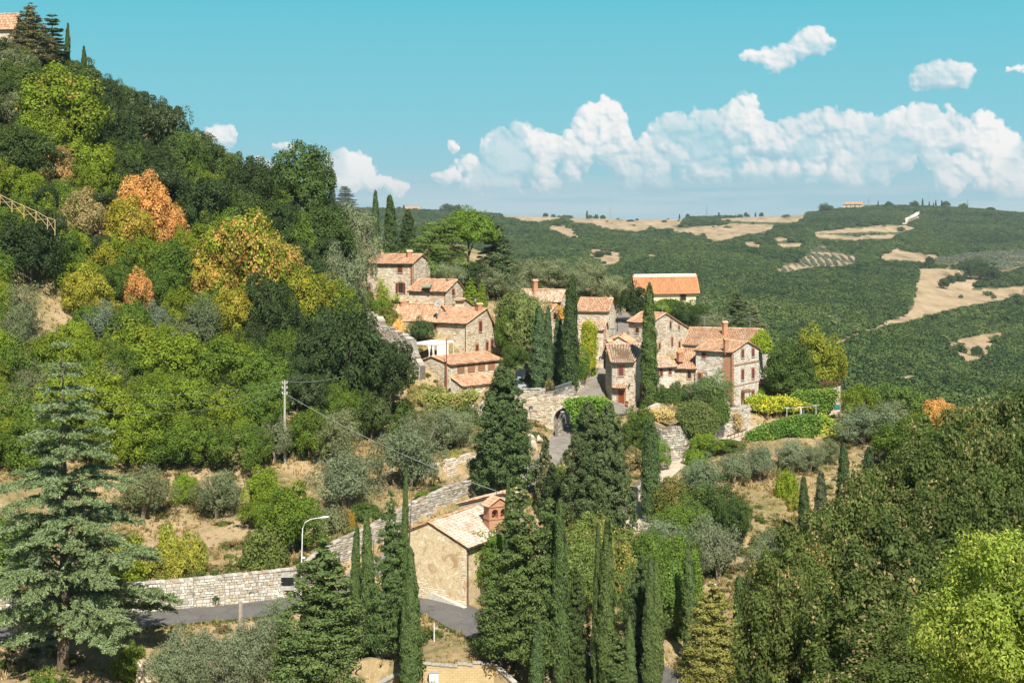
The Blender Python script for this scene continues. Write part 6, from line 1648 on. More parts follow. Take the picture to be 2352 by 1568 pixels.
# the oaks close by on the right
for px, pt, w, Y, c, ac, am, lb in [
 (1010, 392, 120, 96, (.075, .105, .028), BRN, .22, 'tallest of the near oaks, at the right edge of the view'),
 (965, 428, 130, 90, (.070, .095, .026), BRN, .22, 'oak before the orange trees, left of the tallest near oak'),
 (912, 452, 120, 86, (.072, .098, .026), BRN, .25, 'rounded oak overhanging the dark conifers'),
 (1050, 440, 130, 84, (.068, .095, .024), BRN, .2, 'oak cut by the right edge of the view, below the tallest one'),
 (858, 498, 120, 78, (.075, .100, .026), BRN, .3, 'oak below the small cypresses, with bare twigs on top'),
 (975, 490, 140, 74, (.066, .090, .024), BRN, .22, 'dark leafy oak in the middle of the near oaks'),
 (900, 520, 150, 70, (.064, .088, .024), BRN, .25, 'shadowy oak below the rounded oak'),
 (796, 530, 100, 68, (.080, .105, .028), (.30, .19, .08), .2, 'oak reaching left over the dry bank, with rusty leaves'),
 (790, 590, 120, 60, (.075, .100, .028), (.28, .18, .08), .18, 'lowest oak on the left of the near oaks'),
 (872, 576, 150, 58, (.070, .098, .026), BRN, .25, 'broad oak at the bottom, left of the bright oak'),
 (900, 640, 170, 50, (.060, .085, .022), BRN, .2, 'dark oak crown along the bottom edge'),
]: P('near', px, 0, pt, w * 1.08, c, ac, am, lb, Y=Y, low=.2)
P('nearbig', 1008, 0, 541, 190, (.145, .185, .030), (.25, .25, .06), .3, 'bright yellow-green oak, nearest of all, at the lower right corner', Y=38, low=.1)


# ---------------------------------------------------------------- labels for the woodland trees, by look and by what they stand next to
LM = [('the hilltop house', 12, 40), ('the two hilltop cypresses', 75, 80), ('the big yellow-green hill tree', 63, 120), ('the big orange tree', 152, 220), ('the small orange tree', 138, 292), ('the pole fence', 25, 208), ('the ridge end', 310, 190),
      ('the highest slope house', 390, 280), ('the ruined rampart', 388, 350), ('the concrete power pole', 285, 420), ('the blue cedar', 70, 480), ('the road wall', 210, 588), ('the curved street lamp', 302, 556), ('the rising wall behind the chapel', 400, 520),
      ('the lattice barn', 460, 385), ('the terrace wall', 455, 475), ('the umbrella pine', 467, 250), ('the house with the tall chimney', 540, 305), ('the town arch', 565, 425), ('the barn at the street top', 598, 320), ('the cream yellow house', 665, 290),
      ('the three storey house', 728, 375), ('the bastion', 665, 440), ('the gravel track', 680, 470), ('the vine pergola', 785, 405), ('the ruined pillar', 832, 405), ('the round yellow-green bush', 787, 482), ('the dry bank', 755, 520),
      ('the chapel', 450, 570), ('the joined cypress pair', 652, 620), ('the golden conifer', 714, 630), ('the wooden post by the road', 240, 650), ('the near oaks', 940, 480), ('the slim cypress row', 600, 560), ('the huge broad cypress', 504, 430), ('the car park', 520, 368),
      ('the far orange trees', 945, 415), ('the yellow bushes over the road wall', 165, 550), ('the dark tree over the rampart', 352, 365)]
def colour_word(t):
    c = t['col']; r, g, b = c
    if t['acc'] is not None and t['amt'] >= .35:
        return 'green and orange mottled' if t['acc'] == ORG else 'two-toned mottled'
    if r > g * 1.7: return 'orange'
    if r > .35: return 'bright yellow'
    if r > g * 1.15: return 'brownish' if b > .05 else 'golden yellow'
    if t['kind'] in ('olive',): return 'silvery grey' if g > .15 else ('grey-green' if g > .13 else 'dull green')
    if r > .13 and b < .05: return 'yellow-green'
    if b > .055: return 'greyish green'
    if g > .12: return 'fresh green'
    if g > .085: return 'mid green'
    return 'dark green'
NOUN = {'oak': 'tree', 'fine': 'holm oak', 'olive': 'olive tree', 'bush': 'bush', 'dense': 'conifer', 'slim': 'cypress', 'tuft': 'conifer', 'big': 'cypress'}
def auto_labels():
    todo = [t for t in TREES if not t['label']]; groups = {}
    for t in todo:
        d = [((t['px'] - x) ** 2 + ((t['py'] - y) * 1.2) ** 2, n, x, y) for n, x, y in LM]; q = min(d)
        dx, dy = t['px'] - q[2], t['py'] - q[3]
        rel = ('right of' if dx > 0 else 'left of') if abs(dx) > abs(dy) * 1.1 else ('below' if dy > 0 else 'above')
        if q[0] < 150: rel = 'right beside'
        size = 'small' if t['w'] < 27 else ('large' if t['w'] > 56 else '')
        t['size'] = size
        t['key'] = (colour_word(t), NOUN.get(t['kind'], 'tree'), rel, q[1], size); t['dist'] = q[0]
        groups.setdefault(t['key'], []).append(t)
    ORD = ['nearest', 'second nearest', 'third nearest', 'fourth nearest', 'fifth nearest', 'sixth nearest', 'seventh nearest', 'eighth nearest', 'ninth nearest', 'tenth nearest', 'eleventh nearest', 'twelfth nearest', 'thirteenth nearest', 'fourteenth nearest']
    for key, ts in groups.items():
        ts.sort(key=lambda t: t['dist']); c, n, rel, lm, size = key
        for i, t in enumerate(ts):
            body = ' '.join(x for x in (size, c, n) if x)
            pl = body + 's'; pl = pl.replace('bushs', 'bushes')
            t['root']['label'] = f"{body} {rel} {lm}" if len(ts) == 1 else f"{ORD[min(i, 13)]} of the {pl} {rel} {lm}"
            t['root']['group'] = {'olive': 'olive trees on the slopes and terraces', 'bush': 'bushes on the slopes'}.get(t['kind'], 'trees of the hillside wood')
    for t in TREES:
        if t['label'] and t['kind'] in ('slim', 'twin'): t['root']['group'] = 'slender cypresses'
        if t['label'] and t['kind'] in ('near', 'nearbig'): t['root']['group'] = 'oaks close by on the right'


# fill the hillside wood between the trees placed above
def fill_wood():
    R = np.random.RandomState(99)
    poly = [(-40, 66), (60, 100), (120, 120), (185, 170), (250, 205), (300, 222), (345, 245), (350, 300), (352, 350), (395, 400), (396, 428), (350, 446), (300, 440), (262, 462), (150, 462), (110, 470), (-40, 470)]
    bare = [[(5, 280), (60, 275), (95, 335), (60, 372), (0, 372)], [(-10, 265), (12, 262), (14, 300), (-10, 300)], [(280, 425), (330, 425), (340, 470), (280, 470)]]
    pts = [(t['px'], t['pyb']) for t in TREES if t['px'] < 420]
    y = 76.0
    while y < 470:
        x = -34 + R.uniform(0, 16)
        while x < 400:
            px, py = x + R.uniform(-5, 5), y + R.uniform(-5, 5); x += 23
            if not inpoly(np.array(px), np.array(py), poly) or any(inpoly(np.array(px), np.array(py), b) for b in bare): continue
            if any((px - a) ** 2 + ((py - b) * 1.5) ** 2 < 15 ** 2 for a, b in pts): continue
            u = R.rand()
            if py < 200: c, k = (DKG, 'fine') if u < .55 else ((DK, 'oak') if u < .8 else (GR, 'oak'))
            elif py < 330: c, k = (DKG, 'fine') if u < .25 else ((MD, 'oak') if u < .7 else (YG, 'oak'))
            else: c, k = (DKG, 'oak') if u < .12 else ((MD, 'oak') if u < .6 else (YG, 'oak'))
            if px > 290 and py > 250: c, k = (DKG, 'fine') if u < .6 else (MD, 'oak')
            w = R.uniform(30, 44); pts.append((px, py))
            plant(k, px, py, py - R.uniform(36, 50), w, c, SAGE if k == 'fine' else YO, R.uniform(0, .28), low=.1, tint=.2)
        y += 17
fill_wood()
auto_labels()

# ---------------------------------------------------------------- woods, scrub and grass that nobody could count
def random_leaf_mat(name, stops, trans=.2, scale=.012, patch=.5):
    m = bpy.data.materials.new(name); m.use_nodes = True; nt = m.node_tree; nt.nodes.clear(); g = G(nt)
    rd = g.new('ShaderNodeObjectInfo').outputs['Random']; r = attr(g, 'rnd'); n = g.noise(geo(g), scale, 4, .6)
    f = g.m('ADD', g.m('MULTIPLY', rd, 1 - patch * .55), g.m('MULTIPLY', g.m('SUBTRACT', n, .36), patch * 1.7), clamp=True)
    c = g.ramp(f, stops)
    s = g.ss(r, 0, 1, .6, 1.45, False); c = g.mix(1.0, c, g.xyz(s, s, s), 'MULTIPLY')
    d = g.new('ShaderNodeBsdfDiffuse'); g.put(d.inputs[0], c); t = g.new('ShaderNodeBsdfTranslucent'); g.put(t.inputs[0], c)
    mx = g.new('ShaderNodeMixShader'); mx.inputs[0].default_value = trans; g.l.new(d.outputs[0], mx.inputs[1]); g.l.new(t.outputs[0], mx.inputs[2])
    o = g.new('ShaderNodeOutputMaterial'); g.l.new(mx.outputs[0], o.inputs[0]); return m
M['far_leaf'] = random_leaf_mat('far_wood_leaves', [(0, (.036, .064, .028)), (.3, (.070, .118, .040)), (.6, (.112, .168, .052)), (.85, (.155, .205, .066)), (1, (.19, .19, .12))], .2, .007, .85)
M['far_olive'] = random_leaf_mat('far_olive_leaves', [(0, (.17, .20, .13)), (1, (.27, .29, .20))])
M['scrub'] = random_leaf_mat('scrub_leaves', [(0, (.07, .11, .03)), (.35, (.12, .16, .04)), (.6, (.20, .21, .06)), (.8, (.24, .17, .08)), (1, (.17, .19, .11))], scale=.12)
M['straw'] = random_leaf_mat('straw_blades', [(0, (.16, .20, .05)), (.25, (.36, .31, .12)), (.6, (.58, .44, .22)), (1, (.66, .52, .32))], .35, .09, .8)
M['mower'] = random_leaf_mat('short_green_grass', [(0, (.10, .17, .03)), (.6, (.17, .22, .05)), (1, (.34, .30, .12))], .35, .2, .6)


def tuft_mesh(seed, n=16):
    R = np.random.RandomState(seed); V = []
    for i in range(n):
        az, ln, h = R.uniform(0, 6.28), R.uniform(.1, .55), R.uniform(.5, 1.0); b = R.normal(0, .12, 2); d = np.array((math.cos(az), math.sin(az))); s = np.array((-d[1], d[0])) * R.uniform(.035, .07)
        p0, p1 = b, b + d * ln; V += [(*(p0 - s), 0), (*(p0 + s), 0), (*(p1 * .8 + s * .7), h * .8), (*p1, h)]
    V = np.array(V); return fast_mesh('tuft', V, np.arange(len(V)).reshape(-1, 4), M['straw'], {'rnd': ('FACE', R.rand(n))})


def scatter(name, P, scl, rot, meshes, **tags):
    """instances of the meshes on points: one object"""
    col = bpy.data.collections.new(name + '_sources')
    for k, me in enumerate(meshes):
        o = bpy.data.objects.new(name + '_piece', me); col.objects.link(o)
    n = len(P); me = bpy.data.meshes.new(name); me.vertices.add(n); me.vertices.foreach_set('co', np.asarray(P, np.float32).ravel())
    a = me.attributes.new('scl', 'FLOAT_VECTOR', 'POINT'); a.data.foreach_set('vector', np.asarray(scl, np.float32).ravel())
    a = me.attributes.new('rotv', 'FLOAT_VECTOR', 'POINT'); a.data.foreach_set('vector', np.stack((np.zeros(n), np.zeros(n), rot), -1).astype(np.float32).ravel())
    a = me.attributes.new('idx', 'INT', 'POINT'); a.data.foreach_set('value', (np.arange(n) * 7919 % len(meshes)).astype(np.int32))
    ob = link(name, me, None, **tags)
    ng = bpy.data.node_groups.new(name + '_scatter', 'GeometryNodeTree')
    ng.interface.new_socket('Geometry', in_out='INPUT', socket_type='NodeSocketGeometry'); ng.interface.new_socket('Geometry', in_out='OUTPUT', socket_type='NodeSocketGeometry')
    N, L = ng.nodes, ng.links
    gi, go = N.new('NodeGroupInput'), N.new('NodeGroupOutput')
    ci = N.new('GeometryNodeCollectionInfo'); ci.inputs['Collection'].default_value = col; ci.inputs['Separate Children'].default_value = True; ci.inputs['Reset Children'].default_value = True
    ip = N.new('GeometryNodeInstanceOnPoints'); ip.inputs['Pick Instance'].default_value = True
    def na(nm, ty): q = N.new('GeometryNodeInputNamedAttribute'); q.data_type = ty; q.inputs['Name'].default_value = nm; return q.outputs['Attribute']
    L.new(gi.outputs[0], ip.inputs['Points']); L.new(ci.outputs[0], ip.inputs['Instance']); L.new(na('idx', 'INT'), ip.inputs['Instance Index'])
    L.new(na('rotv', 'FLOAT_VECTOR'), ip.inputs['Rotation']); L.new(na('scl', 'FLOAT_VECTOR'), ip.inputs['Scale']); L.new(ip.outputs[0], go.inputs[0])
    md = ob.modifiers.new('scatter', 'NODES'); md.node_group = ng
    return ob


def far_woods():
    R = np.random.RandomState(3)
    n = 230000
    Y = np.sqrt(R.uniform(285 ** 2, 2780 ** 2, n)); px = R.uniform(-60, 1110, n); X = (px - CX) / F * Y
    # thin out with distance: clumps get wider
    keep = R.rand(n) < np.clip(1.15 - Y / 3600, .3, 1) * np.where(Y < 900, 1.0, .8); X, Y, px = X[keep], Y[keep], px[keep]
    # extra near the eye, where each crown shows
    n2 = 16000; Y2 = np.sqrt(R.uniform(285 ** 2, 900 ** 2, n2)); px2 = R.uniform(-60, 1110, n2); X = np.r_[X, (px2 - CX) / F * Y2]; Y = np.r_[Y, Y2]; px = np.r_[px, px2]
    Z = z_base(X, Y); sy = HZ - Z / Y * F
    vis = (px > 330) | (Y > 2300); X, Y, Z, px, sy = (q[vis] for q in (X, Y, Z, px, sy))
    jx, jy = px + R.normal(0, .5, len(px)), sy + R.normal(0, .25, len(px))
    s = (1.5 + 3.6 * R.rand(len(px)) ** 1.6) * (1 + np.clip((Y - 700) / 3200, 0, .5)); h = np.minimum(s * R.uniform(.7, 1.05, len(px)), 3.8)
    bad = np.zeros(len(X), bool); th = 1.4 * h * F / Y
    for f in FIELDS + [VINEYARD, GROVE]:
        hit = np.zeros(len(X), bool)
        for q in np.linspace(0, 1, 11): hit |= inpoly(jx, jy - th * q, f)
        bad |= hit & (Y > 380) & (R.rand(len(X)) > .004)
    # the near spur has its own trees; the ridge beyond the village is bare on this side
    bad |= (Y < 330) & ((px > 430) | (Z > -30))
    # open scrubby heath near the top
    heath = (sy < 236) & (R.rand(len(sy)) < .45) & (px < 800); bad |= heath
    stray = np.array([(q in BARE) for q in ()])
    X, Y, Z, s, h = (q[~bad] for q in (X, Y, Z, s, h)); n = len(X)
    meshes = [crown_broad('wood_crown', 500 + i, clumps=26, per=20, leaf=.12, cr=(.25, .46), shell=(.3, .75), low=-.3, fill=40, amp=.2, mat='far_leaf', aspect=.8) for i in range(6)]
    scatter('woodland', np.stack((X, Y, Z + h * .45), -1), np.stack((s, s, h), -1), R.uniform(0, 6.28, n), meshes, kind='stuff')
    # olive grove and the vine rows
    Pg, Sg = [], []
    for yy in np.arange(900, 1900, 9.0):
        for xx in np.arange(250, 760, 8.5):
            q = (xx + R.normal(0, .7), yy + R.normal(0, .7)); z = 0; Pg.append(q)
    Pg = np.array(Pg); Z = z_base(Pg[:, 0], Pg[:, 1]); p_, s_ = CX + Pg[:, 0] / Pg[:, 1] * F, HZ - Z / Pg[:, 1] * F
    m_ = inpoly(p_, s_, GROVE); A_ = np.c_[Pg, Z][m_]
    om = [crown_broad('olive_crown', 510 + i, clumps=18, per=16, leaf=.16, cr=(.25, .45), shell=(.3, .7), low=-.2, fill=20, mat='far_olive', aspect=.6) for i in range(3)]
    s = R.uniform(2.2, 3.2, len(A_)); scatter('olive_grove', A_ + (0, 0, 1.0), np.stack((s, s, s * .8), -1), R.uniform(0, 6, len(A_)), om, kind='stuff')
    Pv = []
    for r_ in np.arange(-110, 110, 7.6):
        for yy in np.arange(1150, 1700, 3.4):
            Pv.append((-15 + r_ + 823 / 1.0 * 0 + (823 - CX) / F * 1560 + (yy - 1560) * .10 + R.normal(0, .5), yy + R.normal(0, .6)))
    Pv = np.array(Pv); Z = z_base(Pv[:, 0], Pv[:, 1]); p_, s_ = CX + Pv[:, 0] / Pv[:, 1] * F, HZ - Z / Pv[:, 1] * F
    A_ = np.c_[Pv, Z][inpoly(p_, s_, VINEYARD)]; s = R.uniform(1.8, 2.7, len(A_))
    scatter('vine_rows', A_ + (0, 0, .6), np.stack((s, s, s * .7), -1), R.uniform(0, 6, len(A_)), om, kind='stuff')
far_woods()


def free_ground(X, Y, pad=.4, walls=True):
    ok = np.ones(len(X), bool)
    for L, w in RL.values():
        lo, hi = L.min(0) - 6, L.max(0) + 6; m = (X > lo[0]) & (X < hi[0]) & (Y > lo[1]) & (Y < hi[1])
        if m.any(): d, _, _ = near_line(X[m], Y[m], L); q = ok[m]; q &= d > w / 2 + pad; ok[m] = q
    for b in HOUSES: ok &= ~inpoly(X, Y, b)
    ok &= ~inpoly(X, Y, [W(604, 0, 198)[:2], W(636, 0, 197)[:2], W(644, 0, 208)[:2], W(604, 0, 208)[:2]])
    return ok


def near_cover():
    R = np.random.RandomState(8); n = 75000
    Y = np.sqrt(R.uniform(104 ** 2, 262 ** 2, n)); px = R.uniform(-40, 960, n); X = (px - CX) / F * Y
    sx = np.sin(X * .23 + Y * .11) + np.sin(X * .09 - Y * .17 + 2) + np.sin(X * .41 - Y * .5)
    ok = free_ground(X, Y, .25) & (R.rand(n) < np.clip(.55 + .3 * sx, .12, 1)); X, Y = X[ok], Y[ok]; Z = gz(X, Y)
    s = R.uniform(.22, .62, len(X)) * (1 + (R.rand(len(X)) < .06) * .8)
    scatter('dry_grass', np.stack((X, Y, Z - .03), -1), np.stack((s * 1.2, s * 1.2, s), -1), R.uniform(0, 6.28, len(X)), [tuft_mesh(i, 18) for i in range(5)], kind='stuff')
    n = 15000; Y = np.sqrt(R.uniform(108 ** 2, 262 ** 2, n)); px = R.uniform(-40, 900, n); X = (px - CX) / F * Y
    sx = np.sin(X * .13 + Y * .07 + 1) + np.sin(X * .06 - Y * .12) + .8 * np.sin(X * .31 + Y * .27)
    ok = free_ground(X, Y, .9) & (sx + R.normal(0, .5, n) > .3); X, Y = X[ok], Y[ok]; Z = gz(X, Y)
    s = R.uniform(.3, .95, len(X)) * R.uniform(.6, 1.3, len(X))
    bm = [crown_broad('scrub_crown', 520 + i, clumps=16, per=26, leaf=.11, cr=(.25, .5), shell=(.2, .75), low=-.05, fill=20, amp=.25, mat='scrub') for i in range(4)]
    scatter('scrub', np.stack((X, Y, Z), -1), np.stack((s, s, s * R.uniform(.5, .9, len(s))), -1), R.uniform(0, 6.28, len(X)), bm, kind='stuff')
    # green verge along the asphalt road and stones fallen on the slope
    L, w = RL['lower']; V = []
    for i in range(len(L) * 26):
        k = R.randint(len(L) - 1); t = R.rand(); p = L[k] * (1 - t) + L[k + 1] * t; d = L[k + 1] - L[k]; nn = np.array((d[1], -d[0])) / (np.hypot(d[0], d[1]) + 1e-9)
        o = (w / 2 + .05 + abs(R.normal(0, .35))) * (1 if nn[1] < 0 else -1); V.append((p[0] + nn[0] * o, p[1] + nn[1] * o, p[2] - .08))
    V = np.array(V); s = R.uniform(.14, .32, len(V)); ms = [tuft_mesh(30 + i, 14) for i in range(3)]
    for me in ms: me.materials[0] = M['mower']
    scatter('verge_grass', V, np.stack((s * 1.4, s * 1.4, s), -1), R.uniform(0, 6, len(V)), ms, kind='stuff')
    sm = []
    for i in range(4):
        mb = MB(); q = R.normal(0, 1, (14, 3)); q = unit(q) * R.uniform(.7, 1.1, (14, 1)) * (1, .8, .6)
        import bmesh
        bm_ = bmesh.new(); [bm_.verts.new(v) for v in q]; bmesh.ops.convex_hull(bm_, input=bm_.verts); me = bpy.data.meshes.new('loose_stone'); bm_.to_mesh(me); bm_.free()
        a = me.attributes.new('rnd', 'FLOAT', 'FACE'); a.data.foreach_set('value', R.rand(len(me.polygons)).astype(np.float32)); me.materials.append(M['stone_white']); sm.append(me)
    n = 2600; Y = np.sqrt(R.uniform(108 ** 2, 215 ** 2, n)); px = R.uniform(-20, 880, n); X = (px - CX) / F * Y; ok = free_ground(X, Y, .4); X, Y = X[ok], Y[ok]; s = R.uniform(.05, .2, len(X)) ** 1.0
    scatter('loose_stones', np.stack((X, Y, gz(X, Y) + .02), -1), np.stack((s, s, s), -1), R.uniform(0, 6, len(X)), sm, kind='stuff')
    return sm
STONES = near_cover()


# ---------------------------------------------------------------- climbing plants and hedges, with depth of their own
def creeper(name, label, poly, depth_pts, n, col, thick=.6, accent=None, amt=.0, leaf=.13, cat='ivy', lump=.5, seed=0, kind=None):
    """leaves through the body of a hedge or creeper; poly is its outline, depth_pts [(px, Y)] where it grows"""
    R = np.random.RandomState(seed + 700); poly = np.array(poly); lo, hi = poly.min(0), poly.max(0)
    p = R.uniform(lo, hi, (n * 4, 2)); p = p[inpoly(p[:, 0], p[:, 1], poly)][:n]
    Yb = np.interp(p[:, 0], [q[0] for q in depth_pts], [q[1] for q in depth_pts])
    lm = .5 + .5 * np.sin(p[:, 0] * 1.1 + 3 * np.sin(p[:, 1] * .5)) * np.sin(p[:, 1] * 1.3 + 2 * np.sin(p[:, 0] * .7))
    u = R.rand(len(p)); Y = Yb - thick * (u ** .5 * (1 - lump + lump * lm))
    C = np.stack(((p[:, 0] - CX) / F * Y, Y, -(p[:, 1] - HZ) / F * Y), -1) + R.normal(0, .2, (len(p), 3))
    base = C.mean(0); Nn = np.tile((0, -.8, .5), (len(p), 1)) + R.normal(0, .35, (len(p), 3))
    V = leaf_quads(C, Nn, leaf, leaf * .7, R, .45) - base
    me = foliage(name, [(V, np.clip(.3 * lm + .7 * R.rand(len(p)), 0, 1))], M['leaf'])
    o = link(name, me); o.location = base; o.color = tuple(c * LEAF_GAIN for c in col) + (1,)
    o['accent'] = tuple(float(v) * LEAF_GAIN for v in (accent or tuple(q * 1.4 for q in col))); o['accent_amount'] = float(amt)
    return tagit(o, label, cat, kind=kind)
Z8 = lambda L: [zc(x, y, 1700, 1450, 1.96) for x, y in L]
Z9 = lambda L: [zc(x, y, 2900, 1400, 1.96) for x, y in L]
L2 = lambda L: [Z2(*q) for q in L]
L3 = lambda L: [Z3(*q) for q in L]
creeper('creeper', 'bright yellow-green creeper covering the wall left of the steep street', L2([(868, 640), (935, 612), (975, 640), (998, 700), (1002, 900), (985, 1060), (930, 1110), (860, 1160), (800, 1120), (820, 1000), (850, 940), (862, 860), (870, 760)]), [(575, 206), (588, 208.5), (600, 214)], 9000, (.15, .17, .015), .9, (.24, .20, .02), .3, .12, seed=1)
creeper('creeper', 'yellow-green creeper on the back gable of the wide roofed house', L3([(1562, 602), (1600, 640), (1640, 705), (1636, 790), (1580, 800), (1546, 770), (1540, 742), (1468, 706)]), [(746, 212), (758, 213), (768, 216.4)], 5000, (.13, .17, .015), .6, None, 0, .13, seed=2)
creeper('hedge', 'bright green ivy heaped over the right side of the town arch', Z8([(1082, 322), (1130, 292), (1230, 278), (1320, 270), (1420, 285), (1452, 330), (1475, 430), (1480, 560), (1400, 600), (1330, 420), (1240, 420), (1170, 480), (1150, 400), (1110, 352)]), [(560, 184), (612, 183)], 11000, (.085, .15, .022), 1.8, (.16, .20, .03), .25, .13, 'ivy', seed=3)
creeper('vine', 'vine spread over the pergola beside the three storey house, yellowing at its end', Z9([(155, 385), (250, 358), (330, 372), (470, 372), (600, 400), (700, 440), (695, 462), (600, 452), (540, 470), (470, 455), (330, 472), (230, 452), (190, 420)]), [(744, 200), (815, 204)], 9000, (.13, .18, .02), 2.4, (.34, .29, .03), .42, .13, 'vine', seed=4)
creeper('hedge', 'long dark green hedge curving beside the gravel track under the pergola', Z9([(150, 712), (175, 655), (280, 600), (400, 560), (520, 528), (640, 512), (740, 520), (740, 600), (690, 680), (620, 690), (560, 650), (490, 640), (430, 668), (380, 720), (300, 735), (170, 745)]), [(744, 188), (800, 190), (846, 192)], 15000, (.060, .115, .020), 1.6, (.15, .18, .03), .22, .13, 'hedge', seed=5)
creeper('hedge', 'yellow-tipped end of the hedge below the ruined pillar', Z9([(700, 520), (800, 515), (850, 570), (950, 605), (950, 680), (905, 750), (840, 700), (700, 745), (640, 720), (690, 620)]), [(810, 191.5), (846, 192.5)], 8000, (.10, .16, .02), 1.5, (.30, .28, .05), .42, .13, 'hedge', seed=6)
creeper('creeper', 'green creeper hanging over the wall beside the ruined pillar', Z9([(520, 345), (600, 322), (720, 318), (880, 312), (885, 340), (850, 400), (820, 450), (770, 510), (690, 480), (640, 452), (560, 400)]), [(810, 202.5), (841, 200)], 7000, (.085, .14, .025), .8, (.17, .2, .03), .25, .12, seed=7)
creeper('creeper', 'dense olive-green creeper pouring over the bastion wall', L3([(820, 1290), (900, 1255), (1010, 1250), (1090, 1290), (1150, 1370), (1165, 1470), (1120, 1560), (1000, 1545), (900, 1500), (850, 1440), (800, 1370)]), [(676, 179), (700, 182), (720, 184)], 12000, (.075, .095, .028), 1.3, (.15, .14, .06), .22, .11, seed=8)
creeper('creeper', 'dark green creeper tuft at the corner under the three storey house', L3([(1130, 1240), (1200, 1240), (1255, 1300), (1255, 1410), (1200, 1438), (1140, 1360)]), [(712, 185.5), (732, 189)], 4500, (.055, .085, .02), 1.0, None, 0, .11, seed=9)
creeper('creeper', 'thin climbing vine on the front of the highest slope house', [Z1(*q) for q in [(225, 450), (275, 438), (285, 500), (320, 520), (330, 600), (410, 570), (418, 640), (350, 645), (300, 600), (255, 640), (230, 560), (240, 500)]], [(366, 233.6), (412, 231)], 900, (.16, .19, .03), .35, None, 0, .12, 'vine', seed=10)
creeper('creeper', 'orange-tinged creeper on the low gabled house by the three cypresses', L2([(600, 460), (660, 470), (660, 590), (630, 600), (618, 500)]), [(555, 221), (565, 224)], 900, (.26, .19, .05), .4, (.4, .2, .05), .4, .12, seed=11)
creeper('creeper', 'dry brown plants hanging on the pale wall under the three storey house', L3([(1310, 1350), (1350, 1330), (1390, 1400), (1370, 1490), (1335, 1460)]), [(724, 189.5), (745, 193)], 420, (.24, .18, .09), .3, None, 0, .12, seed=12)
creeper('creeper', 'scrubby green climbers over the ruined wall under the barn', Z8([(0, 230), (90, 250), (240, 250), (400, 210), (420, 270), (330, 330), (280, 400), (150, 420), (60, 380), (0, 330)]), [(425, 192), (480, 189)], 7000, (.15, .165, .045), 1.2, (.25, .2, .08), .35, .13, seed=13)
creeper('fallen_straw', 'straw coloured dry grass along the bastion top', Z8([(1720, 400), (1800, 365), (1900, 380), (1960, 405), (1900, 430), (1760, 440)]), [(643, 186), (690, 182)], 4000, (.34, .27, .13), 2.0, None, 0, .10, 'dry grass', seed=14, kind='stuff')

# ---------------------------------------------------------------- things standing about
def seg(mb, a, b, r, n=6, **k): mb.tube([a, b], r, n, **k)
def foot(px, py, Y): return W(px, py, Y)

# curved street lamp
def lamp_curved():
    f = foot(300.9, 594, 139.2); f[2] = gz1(f[0], f[1]); t = W(302.3, 527, 139.2)
    r = thing('street_lamp', 'tall white street lamp with a curved arm over the asphalt road', 'street lamp', f)
    m = MB(); m.tube([f - (0, 0, .3), (f + t) / 2, t - (0, 0, 1.0)], [.09, .07, .055], 8); m.build('pole', M['metal_white'], r)
    h = W(320, 517.0, 139.0); m = MB(); m.tube([t - (0, 0, 1.0), t + (.03, 0, -.1), W(305, 521.6, 139.1), W(310.5, 518.6, 139.1), h], [.055, .05, .045, .045, .04], 8); m.build('arm', M['metal_white'], r)
    m = MB(); u = np.array((1, 0, .12)); u /= np.linalg.norm(u); c = h + u * .42
    prof = [(-.45, .05), (-.32, .14), (0, .21), (.3, .20), (.45, .08), (.5, .01)]
    V, Fs = [], []
    for s, rr in prof:
        for k in range(10): a = 2 * math.pi * k / 10; V.append(c + u * s + np.array((0, math.cos(a) * rr, math.sin(a) * rr * .55)))
    Fs = [(i * 10 + k, i * 10 + (k + 1) % 10, (i + 1) * 10 + (k + 1) % 10, (i + 1) * 10 + k) for i in range(5) for k in range(10)]
    m.add(V, Fs); m.build('lamp_head', M['metal_white'], r, smooth=True)
    m = MB(); p = W(301.7, 557, 139.1); m.box(p + (.2, 0, 0), (.16, 0, 0), (0, .06, 0), (0, 0, .09)); m.build('camera_box', M['metal_white'], r)
lamp_curved()


def lantern(px, py, Y, pyt, label, mat='gutter_grey', wallside=None):
    f = foot(px, py, Y) if wallside is None else W(px, py, Y); t = W(px, pyt, Y)
    if wallside is None: f[2] = gz1(f[0], f[1])
    r = thing('lantern', label, 'street lamp', f)
    m = MB()
    if wallside is None:
        m.tube([f - (0, 0, .2), f + (0, 0, .5), f + (0, 0, .55), t - (0, 0, .75)], [.09, .08, .05, .045], 8)
    else: m.tube([t + (wallside, 0, -.5), t + (wallside * .3, 0, -.72), t - (0, 0, .72)], .025, 5)
    m.build('post', M[mat], r)
    m = MB(); m.lathe(t, [(.08, -.75), (.13, -.72), (.22, -.28), (.2, -.27)], 6); m.build('lantern_glass', M['glass_pale'], r)
    m = MB(); m.lathe(t, [(.26, -.28), (.22, -.2), (.10, -.08), (.03, -.05), (.03, 0.05), (0, .07)], 6)
    for k in range(6): a = 2 * math.pi * k / 6; m.tube([t + (math.cos(a) * .13, math.sin(a) * .13, -.73), t + (math.cos(a) * .225, math.sin(a) * .225, -.27)], .014, 4)
    m.build('lantern_cap', M['iron'], r)
lantern(530.8, 461.5, 173.0, 405.5, 'old-fashioned lantern on a tall grey pole in front of the gate wall')
lantern(617.3, 325, 246, 311, 'small lantern on a post at the top of the steep street', 'iron')
lantern(600.3, 364, 214, 355.6, 'wall lantern hanging over the foot of the steep street', 'iron', wallside=-.5)
lantern(475.3, 309, 222, 296.5, 'slim garden lantern beside the long gabled house', 'iron')


